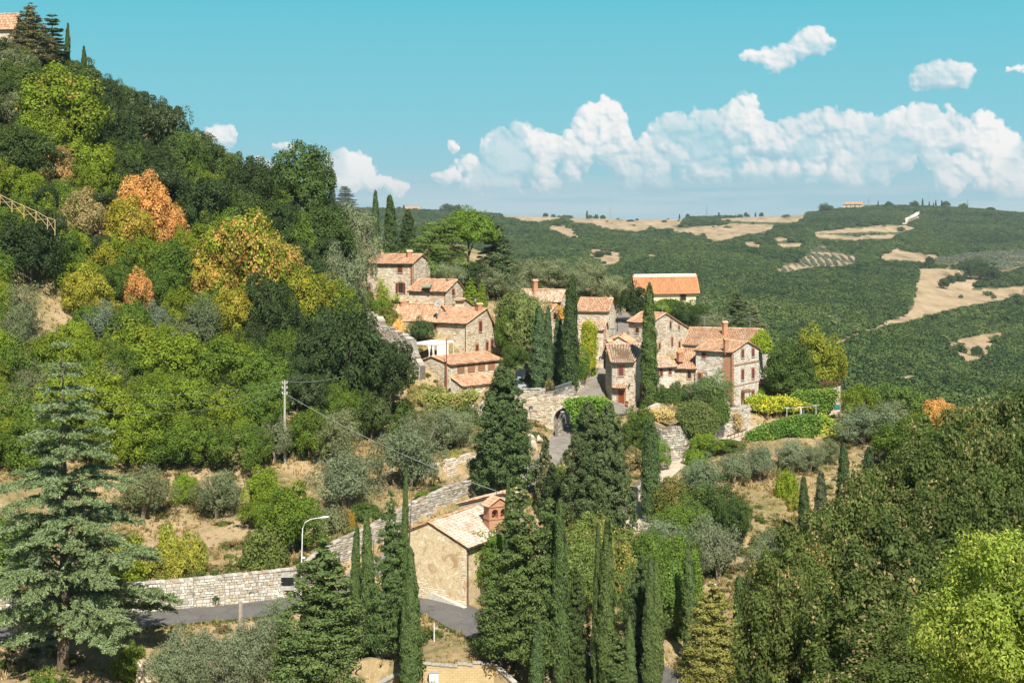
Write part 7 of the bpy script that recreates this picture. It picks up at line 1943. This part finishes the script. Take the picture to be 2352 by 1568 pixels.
def park_lamp(px, pyt, Y, label, h=3.6):
    t = W(px, pyt, Y); f = np.array((t[0], t[1], gz1(t[0], t[1]))); f[2] = min(f[2], t[2] - h + .6)
    r = thing('park_lamp', label, 'lamp', f)
    m = MB(); m.tube([f - (0, 0, .2), t - (0, 0, .1)], .05, 8); m.build('post', M['metal'], r)
    m = MB(); m.lathe(t, [(.05, -.35), (.2, -.08), (.34, -.04), (.34, 0.02), (.05, .06), (0, .06)], 12); m.build('lamp_head', M['iron'], r, smooth=False)
park_lamp(484.4, 632, 118.6, 'slim park lamp with a flat dark head beside the yellow block wall')
park_lamp(677.5, 673.5, 112, 'park lamp with a pale flat head near the golden conifer')


# posts, board and marker
def post(name, label, cat, px, pyb, pyt, Y, rad, mat, n=7, tilt=0.0):
    f = W(px, pyb, Y); f[2] = gz1(f[0], f[1]); t = W(px + tilt, pyt, Y); m = MB()
    R = np.random.RandomState(int(px)); k = 5
    m.tube([f + (t - f) * (i / k) + R.normal(0, .006, 3) - (0, 0, .2 if i == 0 else 0) for i in range(k + 1)], [rad * (1.1 - .15 * i / k) * R.uniform(.95, 1.05) for i in range(k + 1)], n)
    o = m.build(name, M[mat]); return tagit(o, label, cat), f, t
post('wooden_post', 'thick weathered wooden post at the lower edge of the asphalt road', 'post', 240.3, 624, 600.9, 127.8, .21, 'old_wood')
o, f, t = post('marker_post', 'thin white marker post beside the young olive on the verge', 'post', 434.2, 641, 622.5, 124.5, .05, 'metal_white')
def board():
    c = W(287.5, 581, 138.0); r = thing('notice_board', 'grey metal notice board in front of the pale dry-stone wall', 'notice board', W(287.5, 597, 138.2))
    m = MB()
    for s in (-.62, .62): m.tube([c + (s, 0, -1.4), c + (s, 0, .9)], .04, 5)
    m.build('leg', M['metal'], r)
    for k, (z, h) in enumerate(((.62, .2), (.2, .17), (-.22, .15), (-.62, .2))):
        m = MB(); m.abox(c[0] - .62, c[0] + .62, c[1] - .05, c[1] - .02, c[2] + z - h, c[2] + z + h); m.build('panel', M['concrete' if k in (0, 3) else 'iron'], r)
    m = MB(); R = np.random.RandomState(1)
    for k in range(14): x = c[0] - .5 + k * .077; m.abox(x, x + .045, c[1] - .062, c[1] - .052, c[2] + .56, c[2] + .56 + R.uniform(.05, .14))
board()
def sign_pole():
    f = W(562.8, 430, 184.9); f[2] = gz1(f[0], f[1]) - .1; t = W(562.8, 410.5, 184.9); r = thing('road_sign', 'small road sign with pale panels on a pole inside the town arch', 'road sign', f)
    m = MB(); m.tube([f, t], .04, 6); m.build('pole', M['gutter_grey'], r)
    m = MB(); m.abox(t[0] - .28, t[0] + .28, t[1] - .07, t[1] - .045, t[2] - .45, t[2] - .02); m.build('sign_panel', M['glass_pale'], r)
    m = MB(); m.abox(t[0] - .1, t[0] + .35, t[1] - .07, t[1] - .045, t[2] - .95, t[2] - .6); m.build('sign_panel', M['metal_white'], r)
sign_pole()


# power pole and wires
def power_line():
    f = ground_at(284.7, 461); Y = f[1]; t = W(284.7, 379.8, Y); r = thing('power_pole', 'grey concrete power pole with short crossarms on the slope', 'power pole', f)
    m = MB(); m.tube([f - (0, 0, .5), t], [.19, .11], 8); m.build('pole', M['concrete'], r)
    ends = []
    for k, z in enumerate((.35, .95, 1.6)):
        m = MB(); m.box(t - (0, 0, z), (.32, 0, 0), (0, .05, 0), (0, 0, .04)); c = m.build('crossarm', M['concrete'], r)
        for s in (-.28, .28):
            m = MB(); q = t + (s, 0, -z + .04); m.lathe(q, [(.03, 0), (.06, .05), (.03, .1), (.06, .15), (.02, .22)], 6); m.build('insulator', M['metal_white'], c)
            ends.append(q + (0, 0, .16))
    def wire(label, a, b, sag, rad=.011):
        L = [np.array(a) * (1 - s) + np.array(b) * s - np.array((0, 0, sag * 4 * s * (1 - s))) for s in np.linspace(0, 1, 25)]
        m = MB(); m.tube(L, rad, 4, cap=False); o = m.build('power_wire', M['wire']); tagit(o, label, 'wire', 'wires from the concrete power pole')
    M['wire'] = flat('wire_grey', (.34, .40, .38), .6)
    wire('upper power wire running left from the concrete pole', ends[0], W(-30, 377.5, 128), 1.6)
    wire('middle power wire running left from the concrete pole', ends[2], W(-30, 384, 128), 2.0)
    wire('lower power wire running left from the concrete pole', ends[4], W(-30, 391, 128), 2.3)
    wire('dark cable running right from the pole into the trees', ends[1], W(362, 369, 192), .6, .028)
    wire('pale cable slanting down from the pole to the chapel annex', t - (0, 0, 1.55), W(505, 493.2, 147), .8, .024)
power_line()
m = MB(); a, b = W(446, 341, 206), W(446.5, 340, 206)
def wire2(label, a, b, sag, r=.018):
    L = [a * (1 - s) + b * s - np.array((0, 0, sag * 4 * s * (1 - s))) for s in np.linspace(0, 1, 15)]; m = MB(); m.tube(L, r, 4, cap=False); tagit(m.build('cable', M['wire']), label, 'wire')
wire2('cable from the iron pole to the long gabled house', W(446.5, 340.5, 206), W(474, 334.5, 216), .25)
wire2('cable from the long gabled house into the garden trees', W(495, 333, 222), W(515, 328, 224), .2)
o, f, t = post('iron_pole', 'rusty iron pole fixed to the gable of the lattice barn', 'pole', 446.4, 374, 338.4, 206.2, .085, 'rust'); o.location[2] = 0


# pole fence on the hillside path
def rail_fence():
    pts = [(-14, 189, 181), (0, 200.5, 180.5), (12, 208, 180), (24, 214.5, 179.5), (36, 218.5, 179), (47.5, 225, 178.7), (55, 231, 178.4)]
    tops = [(-14, 184), (0, 194.5), (12, 200.5), (24, 205.8), (36, 211), (47.5, 217.5), (55, 219.5)]
    r = thing('pole_fence', 'fence of peeled wooden poles with crossed rails along the hillside path', 'fence', W(24, 215, 179.5))
    T = []
    for (px, pb, Y), (_, pt) in zip(pts, tops):
        b_, t_ = W(px, pb + 4, Y), W(px, pt, Y); T.append((b_, t_)); m = MB(); m.tube([b_, t_], .05, 6); m.build('fence_post', M['pale_wood'], r)
    for (b0, t0), (b1, t1) in zip(T[:-1], T[1:]):
        m = MB(); m.tube([t0, t1], .04, 6); m.build('top_rail', M['pale_wood'], r)
        m = MB(); m.tube([t0 - (0, 0, .15), b1 + (t1 - b1) * .25], .03, 5); m.build('cross_rail', M['pale_wood'], r)
        m = MB(); m.tube([b0 + (t0 - b0) * .25, t1 - (0, 0, .15)], .03, 5); m.build('cross_rail', M['pale_wood'], r)
rail_fence()


def railing(name, label, pts, top, n, mat='iron', rad=.02, cat='railing'):
    P0, P1 = W(*pts[0]), W(*pts[1]); T0 = W(pts[0][0], top[0], pts[0][2]); T1 = W(pts[1][0], top[1], pts[1][2])
    r = thing(name, label, cat, P0)
    for s in (0, .12):
        m = MB(); m.tube([T0 - (0, 0, s * 0) + (P0 - T0) * s, T1 + (P1 - T1) * s], rad * 1.3, 5); m.build('rail', M[mat], r)
    for i in range(n):
        s = i / (n - 1); m = MB(); m.tube([P0 * (1 - s) + P1 * s, T0 * (1 - s) + T1 * s], rad, 4); m.build('bar', M[mat], r)
railing('metal_fence', 'grey metal bar fence on top of the wall beside the street', [(555, 391.5, 194), (571.5, 387.5, 195.5)], (386.3, 380.6), 34, 'gutter_grey', .022, 'fence')
railing('railing', 'short dark railing left of the cypresses over the gate wall', [(545.6, 397.5, 198), (553, 396.5, 197)], (389, 388), 14)
railing('railing', 'iron garden railing below the three storey house', [(726, 413, 198), (738, 413, 199.5)], (404, 405), 12)
railing('railing', 'low railing where the gravel track passes the hedge', [(727, 440.5, 187), (746, 433.5, 190)], (435.5, 428.6), 6, 'dark_wood', .04)
railing('garden_fence', 'rustic wooden fence behind the ruined pillar', [(820, 391, 205), (841, 390, 206)], (381.5, 382), 8, 'dark_wood', .05, 'fence')
railing('railing', 'small dark iron gate at the foot of the tallest thin cypress', [(637, 409, 199), (643.5, 409.5, 199.5)], (401, 401.5), 8)


# dishes and aerials
def dish(px, py, Y, rad, label, mat='metal', az=-.5):
    c = W(px, py, Y); r = thing('satellite_dish', label, 'satellite dish', c)
    d = np.array((math.sin(az), -math.cos(az), .45)); d /= np.linalg.norm(d); u = np.cross(d, (0, 0, 1)); u /= np.linalg.norm(u); v = np.cross(u, d)
    V, Fs = [c - d * rad * .0], []
    for k, (rr, dep) in enumerate(((.35, .02), (.7, .09), (1.0, .2))):
        for i in range(14): a = 2 * math.pi * i / 14; V.append(c + (u * math.cos(a) + v * math.sin(a)) * rr * rad + d * dep * rad)
    Fs = [(0, 1 + i, 1 + (i + 1) % 14) for i in range(14)] + [(1 + k * 14 + i, 1 + k * 14 + (i + 1) % 14, 15 + k * 14 + (i + 1) % 14, 15 + k * 14 + i) for k in range(2) for i in range(14)]
    m = MB(); m.add(V, Fs); m.build('reflector', M[mat], r, smooth=True)
    m = MB(); m.tube([c - v * rad, c + d * rad * 1.1 - v * rad * .2], .02, 4); m.box(c + d * rad * 1.1 - v * rad * .2, u * .05, v * .05, d * .07); m.build('receiver_arm', M['gutter_grey'], r)
    m = MB(); m.tube([c, c - d * .15, c - d * .2 - (0, 0, rad + .6)], .03, 5); m.build('mount', M['gutter_grey'], r)
M['dish_blue'] = flat('pale_blue_dish', (.46, .56, .62), .4); M['dish_red'] = flat('dull_red_dish', (.42, .12, .10), .5)
dish(374.8, 250.6, 235.5, .42, 'pale satellite dish on the roof of the highest slope house', 'dish_blue')
dish(437.6, 303.4, 219.5, .46, 'pale blue satellite dish above the long gabled house', 'dish_blue')
dish(532.9, 299.2, 226.6, .44, 'dark red satellite dish on the house with the tall chimney', 'dish_red')
dish(550.5, 303.6, 224.5, .30, 'small red satellite dish half hidden behind a roof', 'dish_red')
def aerial(px, pyb, pyt, Y, label, n=5):
    b, t = W(px, pyb, Y), W(px, pyt, Y); r = thing('tv_aerial', label, 'aerial', b)
    m = MB(); m.tube([b, t], .025, 5); m.build('mast', M['metal'], r)
    m = MB(); m.tube([t + (-.7, 0, -.1), t + (.7, .2, -.1)], .018, 4)
    for k in range(n): s = -.6 + 1.2 * k / (n - 1); m.tube([t + (s, s * .14 - .28, -.1), t + (s, s * .14 + .28, -.1)], .012, 4); m.tube([t + (s, s * .14, -.3), t + (s, s * .14, .1)], .012, 4)
    m.build('antenna', M['metal'], r)
for a in ((463.2, 283, 276.5, 228, 'tv aerial on the small house with the skylight'), (662.5, 314.5, 305.5, 222, 'tv aerial on the roof behind the tallest thin cypress'), (704.8, 328, 316, 216, 'tv aerial at the left end of the broad orange roof'), (699.5, 348, 336, 206, 'tv aerial over the left eave of the three storey house'),
          (744.5, 341, 330, 206, 'tv aerial on the gable ridge of the three storey house'), (641, 335, 326, 212, 'tv aerial between the tower house and the thin cypress'), (750, 328, 317.5, 218, 'tv aerial on the right end of the broad orange roof')): aerial(*a)


# white pergola with curtains
def pergola():
    Y = 212.0; A, B, C2, D2 = W(411.5, 342.8, 211.5), W(434, 343.6, 209.6), W(453.6, 340.6, 212.5), W(431.5, 339.7, 214.2)
    r = thing('pergola', 'white flat-roofed pergola with tied curtains on the terrace', 'pergola', W(434, 358, Y))
    m = MB(); m.prism([A, B, C2, D2], (0, 0, .06)); m.build('canopy', M['cloth'], r)
    for p, q in ((A, B), (B, C2), (C2, D2), (D2, A)):
        m = MB(); d = (q - p); L = np.linalg.norm(d); n = np.cross(d / L, (0, 0, 1)); m.box((p + q) / 2 - (0, 0, .09), d / 2, n * .05, (0, 0, .09)); m.build('beam', M['metal_white'], r)
    for p in (A, B, C2, D2):
        m = MB(); m.tube([p, p - (0, 0, 2.6)], .055, 4); m.build('post', M['metal_white'], r)
    def curtain(p, q, h0, gather):
        R = np.random.RandomState(int(p[0] * 10) % 97); n = 18; V, Fs = [], []; d = (q - p); nn = np.array((d[1], -d[0], 0)); nn /= np.linalg.norm(nn) + 1e-9
        for z, g_ in ((0, 1.0), (-.8, 1.0 if not gather else .55), (-1.3, 1.0 if not gather else .25), (-1.7, 1.0 if not gather else .4), (-h0, 1.0 if not gather else .5)):
            for i in range(n): s = i / (n - 1); V.append((p + q) / 2 + d * (s - .5) * g_ + nn * .06 * math.sin(i * 1.9) + (0, 0, z))
        Fs = [(k * n + i, k * n + i + 1, (k + 1) * n + i + 1, (k + 1) * n + i) for k in range(4) for i in range(n - 1)]
        m = MB(); m.add(V, Fs); m.build('curtain', M['cloth'], r, smooth=True)
    t = (0, 0, -.1)
    curtain(B + (C2 - B) * .15 + t, B + (C2 - B) * .72 + t, 2.4, False); curtain(B + (C2 - B) * .02 + t, B + (A - B) * .10 + t, 2.4, True); curtain(A + (B - A) * .72 + t, A + (B - A) * .88 + t, 2.4, True)
pergola()


# cars in the car park
def car(label, px, py, Y, yaw, col, L=4.3, Wd=1.75, H=1.55, glass='glass', hatch=True):
    p = W(px, py, Y); p[2] = gz1(p[0], p[1]); r = thing('parked_car', label, 'car', p, 'cars in the car park')
    c, s = math.cos(yaw), math.sin(yaw); u, v, w = np.array((c, s, 0)), np.array((-s, c, 0)), np.array((0, 0, 1.))
    Q = lambda a, b, z: p + u * a + v * b + w * z
    side = [(-.5, .35), (-.5, .72), (-.47, .80), (-.20, .88), (.26, .86), (.44, .78), (.5, .62), (.5, .35)]
    m = MB(); n = len(side); V = []
    for k, b in enumerate((-.5, -.44, .44, .5)):
        for a, z in side: f_ = .97 if k in (0, 3) else 1; V.append(Q(a * L * f_, b * Wd, z * H * .68 - .0 + (0 if k in (1, 2) else -.03)))
    Fs = [(k * n + i, k * n + (i + 1) % n, (k + 1) * n + (i + 1) % n, (k + 1) * n + i) for k in range(3) for i in range(n)] + [tuple(range(n)), tuple(range(3 * n, 4 * n))[::-1]]
    m.add(V, Fs); cm = material('car_paint', lambda g, b, nt: (g.put(b.inputs['Base Color'], (*col, 1)), setattr(b.inputs['Coat Weight'], 'default_value', .6)), .3); body = m.build('body', cm, r)
    roof = [(-.42, .58), (-.34, .98), (-.02, 1.02), (.16, .98), (.30, .60)]; m = MB(); V = []; n = len(roof)
    for k, b in enumerate((-.47, .47)):
        for a, z in roof: V.append(Q(a * L, b * Wd * (1 if z < .8 else .84), z * H))
    m.add(V, [(i, i + 1, n + i + 1, n + i) for i in (1, 2)]); m.build('roof_panel', cm, r)
    m = MB(); m.add([q - w * .015 for q in V], [(0, 1, n + 1, n), (3, 4, n + 4, n + 3), (0, 1, 2, 3, 4), tuple(range(n, 2 * n))[::-1]]); m.build('windows', M['glass'], r)
    for a in (-.31, .31):
        for b in (-.46, .46):
            m = MB(); m.tube([Q(a * L, b * Wd - .1, .31), Q(a * L, b * Wd + .1, .31)], .31, 14); wh = m.build('wheel', M['void'], r)
            m = MB(); m.tube([Q(a * L, b * Wd - .11, .31), Q(a * L, b * Wd + .11, .31)], .18, 10); m.build('rim', M['metal'], wh)
    for b in (-.4, .4):
        m = MB(); m.box(Q(-.495 * L, b * Wd, .66 * H * .75), u * .03, v * .1, w * .13); m.build('tail_light', M['shutter_red'], r)
        m = MB(); m.box(Q(.49 * L, b * Wd, .62 * H * .68), u * .03, v * .14, w * .07); m.build('headlight', M['metal_white'], r)
    m = MB(); m.box(Q(-.503 * L, 0, .36 * H), u * .02, v * .26, w * .06); m.build('number_plate', M['metal_white'], r)
car('dark hatchback parked beside the three cypresses', 525.2, 376.0, 207, 1.15, (.02, .05, .05))
car('silver car parked behind the low stone parapet', 514.2, 381.5, 203.5, .05, (.42, .46, .50))


# pots and small things
def pot(px, py, Y, h, label, plant_=True, zoff=None):
    p = W(px, py, Y); r = thing('plant_pot', label, 'plant pot', p); m = MB()
    m.lathe(p, [(0, 0), (.30 * h, 0), (.46 * h, .5 * h), (.42 * h, .85 * h), (.5 * h, .9 * h), (.5 * h, h), (.4 * h, h), (.36 * h, .8 * h), (0, .8 * h)], 16); m.build('pot', M['pot'], r, smooth=True)
    if plant_:
        R = np.random.RandomState(int(px)); C = sph(R, 260) * R.uniform(.2, .48, (260, 1)) * (1.2, 1.2, .7) * h + p + (0, 0, h * 1.15); me = foliage('potted_plant', [(leaf_quads(C, sph(R, 260), .05, .03, R), R.rand(260))], M['leaf'])
        o = link('potted_plant', me, r); o.color = (.10, .16, .04, 1); o['accent'] = (.2, .2, .05); o['accent_amount'] = 0.0
pot(626.9, 405.6, 197.5, .45, 'terracotta pot with a plant by the front door of the tower house')
pot(581.3, 358.6, 205.3, 1.0, 'large round terracotta jar on the wall among the creeper', False)
pot(632.5, 408.6, 196.6, .3, 'small clay pot at the corner of the village square')
def box_(name, label, cat, px, py, Y, hx, hy, hz, mat, parts=()):
    p = W(px, py, Y); m = MB(); m.abox(p[0] - hx, p[0] + hx, p[1] - hy, p[1] + hy, p[2] - hz, p[2] + hz); o = tagit(m.build(name, M[mat]), label, cat)
    for nm, dx, dz, sx, sz, mt in parts:
        m = MB(); m.abox(p[0] + dx - sx, p[0] + dx + sx, p[1] - hy - .02, p[1] - hy - .004, p[2] + dz - sz, p[2] + dz + sz); m.build(nm, M[mt], o)
M['green_box'] = flat('green_box_paint', (.04, .20, .19), .5)
box_('letter_box', 'dark green box fixed on the ruined pillar', 'box', 836.8, 406.6, 199.6, .38, .22, .33, 'green_box', (('box_door', 0, -.02, .3, .24, 'green_box'), ('lock', .2, 0, .03, .04, 'metal')))
def porch():
    a, b, c, d = W(744.3, 392.0, 200.6), W(752.6, 391.0, 200.9), W(749.5, 388.3, 202.9), W(741.8, 389.2, 202.5)
    r = thing('porch', 'little wooden porch with an orange tiled roof and steps beside the vine pergola', 'porch', W(747, 412, 201)); m = MB()
    m.prism([a - (0, 0, .1), b - (0, 0, .1), c - (0, 0, .1), d - (0, 0, .1)], (0, 0, .06)); rf = m.build('roof', M['under'], r); m = MB(); tiles_on(m, a, b, d, c, 3, lt=.35); m.build('roof_tiles', M['tile'], rf, kind='stuff')
    for p in (a, b, c, d): m = MB(); m.tube([p - (0, 0, .1), p - (0, 0, 3.6)], .06, 4); m.build('post', M['dark_wood'], r)
    for k in range(4): m = MB(); z = 1.5 + k * .32; m.tube([a - (0, 0, z), b - (0, 0, z)], .035, 4); m.build('rail', M['dark_wood'], r)
    for k in range(6):
        m = MB(); q = b + np.array((.5 + k * .28, -.2 - .1 * k, -2.3 - k * .28)); m.box(q, (.15, 0, 0), (0, .45, 0), (0, 0, .03)); m.build('step', M['dark_wood'], r)
    m = MB(); m.tube([b - (0, 0, 1.2), b + np.array((2.1, -.8, -3.0))], .045, 4); m.build('handrail', M['dark_wood'], r)
porch()
def clothes_line():
    r = thing('clothes_line', 'clothes line strung between white posts in front of the hedge wall', 'clothes line', W(800, 421, 199.5))
    pts = [(786.9, 419.5, 199.2, 407.2), (800.3, 421, 199.4, 406.8), (816, 419, 200, 405)]; T = []
    for px, pb, Y, pt in pts:
        b_, t_ = W(px, pb, Y), W(px, pt, Y); T.append(t_); m = MB(); m.tube([b_, t_], .035, 6); m.tube([t_ + (-.45, 0, 0), t_ + (.45, 0, 0)], .03, 4); m.build('post', M['metal_white'], r)
    for a_, b_ in zip(T[:-1], T[1:]):
        for dx in (-.35, .35): m = MB(); m.tube([a_ + (0, dx, 0), (a_ + b_) / 2 + (0, dx, -.1), b_ + (0, dx, 0)], .01, 4); m.build('line', M['metal_white'], r)
    for px, w, mt in ((803, .16, 'green_box'), (802, .14, 'cloth')):
        p = W(px, 408.5, 199.4); m = MB(); m.abox(p[0] - w, p[0] + w, p[1] - .02, p[1] + .02, p[2] - .8, p[2] - .05); tagit(m.build('hanging_cloth', M[mt]), 'green cloth hanging on the clothes line' if mt == 'green_box' else 'white cloth hanging beside the green one on the clothes line', 'cloth')
clothes_line()
def vine_pergola():
    r = thing('vine_pergola', 'dark pergola frame that carries the yellowing vine over the terrace', 'pergola', W(780, 420, 203)); 
    pts = [(748, 202), (764, 202.4), (781, 202.8), (797, 203.3), (812, 203.8)]
    for px, Y in pts:
        t_ = W(px, 405, Y - 2.4); m = MB(); m.tube([W(px, 421, Y - 2.4), t_], .07, 5); m.build('post', M['dark_wood'], r)
        m = MB(); m.tube([t_, t_ + (0, 2.6, 0)], .06, 4); m.build('beam', M['dark_wood'], r)
    for a_, b_ in zip(pts[:-1], pts[1:]): m = MB(); m.tube([W(a_[0], 405, a_[1] - 2.4), W(b_[0], 405, b_[1] - 2.4)], .06, 4); m.build('rail', M['dark_wood'], r)
vine_pergola()
def awning():
    a = [W(759.5, 384.2, 212), W(766, 382.2, 212), W(766.5, 379.2, 215), W(759.8, 378.4, 215)]; m = MB(); m.prism(a, (0, 0, .06)); r = thing('garden_hut', 'garden hut with a dull red tin roof behind the three storey house', 'hut', W(762, 398, 213)); m.build('roof', M['red_tin'], r)
    m = MB(); c = sum(a) / 4; m.box(c - (0, 0, 1.5), (.42, 0, 0), (0, 1.2, 0), (0, 0, 1.2)); m.build('wall', M['iron'], r)
awning()
# pale boulders at the foot of the gate wall
def boulder(px, py, Y, s, label):
    p = W(px, py, Y); o = link('boulder', STONES[int(px) % 4]); o.location = p; o.scale = s; o.rotation_euler = (.3, .2, px); tagit(o, label, 'rock', 'pale boulders by the gate wall')
for a in ((533.5, 447, 178.5, (1.0, .9, 2.3), 'tall split pale boulder at the foot of the gate wall'), (529.5, 438, 181, (.7, .7, 1.5), 'pale boulder left of the tall split one'), (539, 438, 180, (.8, .6, .8), 'flat pale boulder right of the tall split one'),
          (641, 487, 167, (.9, .7, .7), 'pale rock beside the gravel track'), (636, 492, 165, (.6, .6, .5), 'smaller pale rock on the gravel track edge')): boulder(*a)

# pylons on the far ridge
def pylon(px, pyb, pyt, Y, label):
    b = W(px, pyb, Y); h = (pyb - pyt) / F * Y; b[2] = gz1(b[0], b[1]) - 1; h = W(px, pyt, Y)[2] - b[2]; r = thing('pylon', label, 'pylon', b, 'pylons along the horizon')
    m = MB(); w = h * .07
    for sx in (-1, 1):
        for sy in (-1, 1): m.tube([b + (sx * w, sy * w, 0), b + (sx * w * .25, sy * w * .25, h * .7), b + (0, 0, h)], [.28, .24, .16], 4)
    for k in range(7):
        z0, z1 = h * k / 8, h * (k + 1) / 8; w0, w1 = w * (1 - z0 / h), w * (1 - z1 / h); m.tube([b + (-w0, -w0, z0), b + (w1, -w1, z1)], .13, 4); m.tube([b + (w0, -w0, z0), b + (-w1, -w1, z1)], .13, 4)
    m.build('tower', M['metal'], r)
    for z, a in ((.72, .14), (.83, .11), (.93, .08)): m = MB(); m.tube([b + (-a * h, 0, z * h), b + (a * h, 0, z * h)], .2, 4); m.build('crossarm', M['metal'], r)
for a in ((610.5, 217.5, 205.6, 2590, 'pylon over the long tan field, leftmost on the horizon'), (706.7, 217.5, 205.0, 2590, 'pylon above the right end of the long tan field'), (868.5, 205.5, 197.4, 2560, 'pylon left of the far villa'), (967.7, 209, 198.4, 2580, 'pylon right of the winding white road'), (736, 217, 211.5, 2580, 'smallest pylon, between the lone cypresses')): pylon(*a)
# lone trees on the skyline and in the fields
P = plant; TREES_N = len(TREES)
def far(kind, px, py, Y, hpx, wpx, col, label): P(kind, px, 0, py - hpx, wpx, col, None, 0, label, 'lone trees on the far ridge', Y=Y, low=.05)
for i, (k, px, py, Y, h, w, c, lb) in enumerate([
 ('slim', 587, 217.5, 2560, 7.5, 2.0, DPINE, 'dark cypress standing alone over the long tan field'), ('oak', 590, 218, 2560, 3.5, 4.5, MD, 'low tree at the foot of the lone field cypress'), ('oak', 596.5, 217.8, 2560, 3.6, 4, DK, 'round tree right of the lone field cypress'), ('oak', 603, 217.8, 2565, 3.2, 6, DK, 'flat tree group left of the first pylon'),
 ('oak', 545.3, 216.8, 2500, 4.2, 6, DK, 'round tree on the left part of the tan plateau'), ('oak', 553.5, 217.8, 2490, 4, 5, MD, 'tree just right of the round plateau tree'), ('oak', 687.5, 217.6, 2570, 4, 4, DK, 'small round tree between the two middle pylons'), ('slim', 679.5, 217.2, 2570, 3.6, 1.5, DPINE, 'tiny cypress left of the small round skyline tree'),
 ('slim', 718.8, 217.2, 2570, 5.5, 2.2, DPINE, 'lone cypress right of the second pylon'), ('oak', 746, 216.2, 2540, 3.6, 4, DK, 'left tree of the clump at the plateau end'), ('slim', 755.5, 216, 2540, 4.2, 1.6, DPINE, 'cypress inside the clump at the plateau end'), ('oak', 761.5, 216, 2540, 3.6, 4.5, DK, 'right tree of the clump at the plateau end'),
 ('slim', 404, 209.5, 2535, 5, 2.6, DPINE, 'tiny dark cypress beside the far pink farmhouse'), ('oak', 399, 209.5, 2535, 3.2, 5, DK, 'round tree left of the far pink farmhouse'), ('oak', 447, 209.5, 2450, 6, 12, DK, 'broad dark tree on the skyline above the umbrella pine'), ('oak', 458, 210.5, 2450, 5.6, 10, DK, 'second dark skyline tree above the umbrella pine'),
 ('slim', 878, 205.5, 2535, 5.5, 1.6, DPINE, 'cypress left of the far villa'), ('oak', 888.5, 206.5, 2535, 5.5, 9, DK, 'round tree touching the far villa'), ('oak', 826, 209, 2450, 5, 16, DK, 'wide dark tree starting the wooded ridge'), ('oak', 809, 215, 2430, 3.4, 3.6, MD, 'tiny tree at the edge of the upper tan field'),
 ('oak', 915, 207, 2535, 6.5, 10, DPINE, 'dark tree mass right of the far villa'), ('slim', 922.5, 207.5, 2535, 9.5, 1.9, DPINE, 'tallest cypress of the far villa garden'), ('slim', 929.3, 208, 2535, 7, 1.7, DPINE, 'cypress in the middle of the far villa garden'), ('slim', 933.5, 208, 2535, 5.5, 1.6, DPINE, 'small cypress left of the tiny pink villa'), ('slim', 936, 208, 2535, 8.5, 1.8, DPINE, 'cypress touching the tiny pink villa'),
 ('slim', 941.8, 209, 2535, 9, 2.4, DPINE, 'thick cypress next to the far umbrella pine'), ('pine', 945.8, 210, 2535, 8.8, 8.5, (.035, .07, .025), 'far umbrella pine on the wooded ridge'), ('oak', 963, 210, 2535, 6, 10, MD, 'round tree right of the winding white road'), ('oak', 990, 213, 2535, 6, 10, DK, 'dark tree near the right end of the skyline'),
]): far(k, px, py, Y, h, w, c, lb)
for px, pb, pt, w, lb in ((598.5, 257, 250.8, 11, 'dark round tree in the tan clearing'), (603.7, 264, 260.8, 5, 'small round tree at the lower edge of the tan clearing'), (630, 222, 219.6, 8, 'flat bush in the long tan field'), (976.5, 357, 345.5, 13, 'round tree with a shadow in the lower right clearing'), (919.5, 230, 226, 9, 'bush in the terraced fields'), (930, 266, 256, 9, 'round tree at the corner of the big field'),
                          (978, 272, 258, 24, 'big dark tree at the edge of the grey olive grove'), (944, 288, 278, 12, 'left tree of the row across the big field'), (950, 284, 275, 11, 'second tree of the row across the big field'), (960, 283, 273, 13, 'third tree of the row across the big field'), (971, 279, 262, 17, 'tall tree ending the row across the big field'), (985, 280, 266, 16, 'tree right of the row across the big field'),
                          (994, 281, 268, 14, 'last tree right of the big field')):
    P('oak', px, pb, pt, w, (.035, .062, .022), None, 0, lb, 'lone trees in the far fields', low=.05)
# white road on the far ridge
rp = [ground_at(x, y, 900) for x, y in ((902.5, 225), (904, 221.5), (907, 219.5), (913, 217.2), (917.5, 214.6), (919, 213.2), (915, 213.0))]
L_ = smooth_line([q + (0, 0, 1.5) for q in rp], 6); ribbon('white_road', L_, 11, .5, flat('white_gravel', (.80, .76, .70)), 1.0)
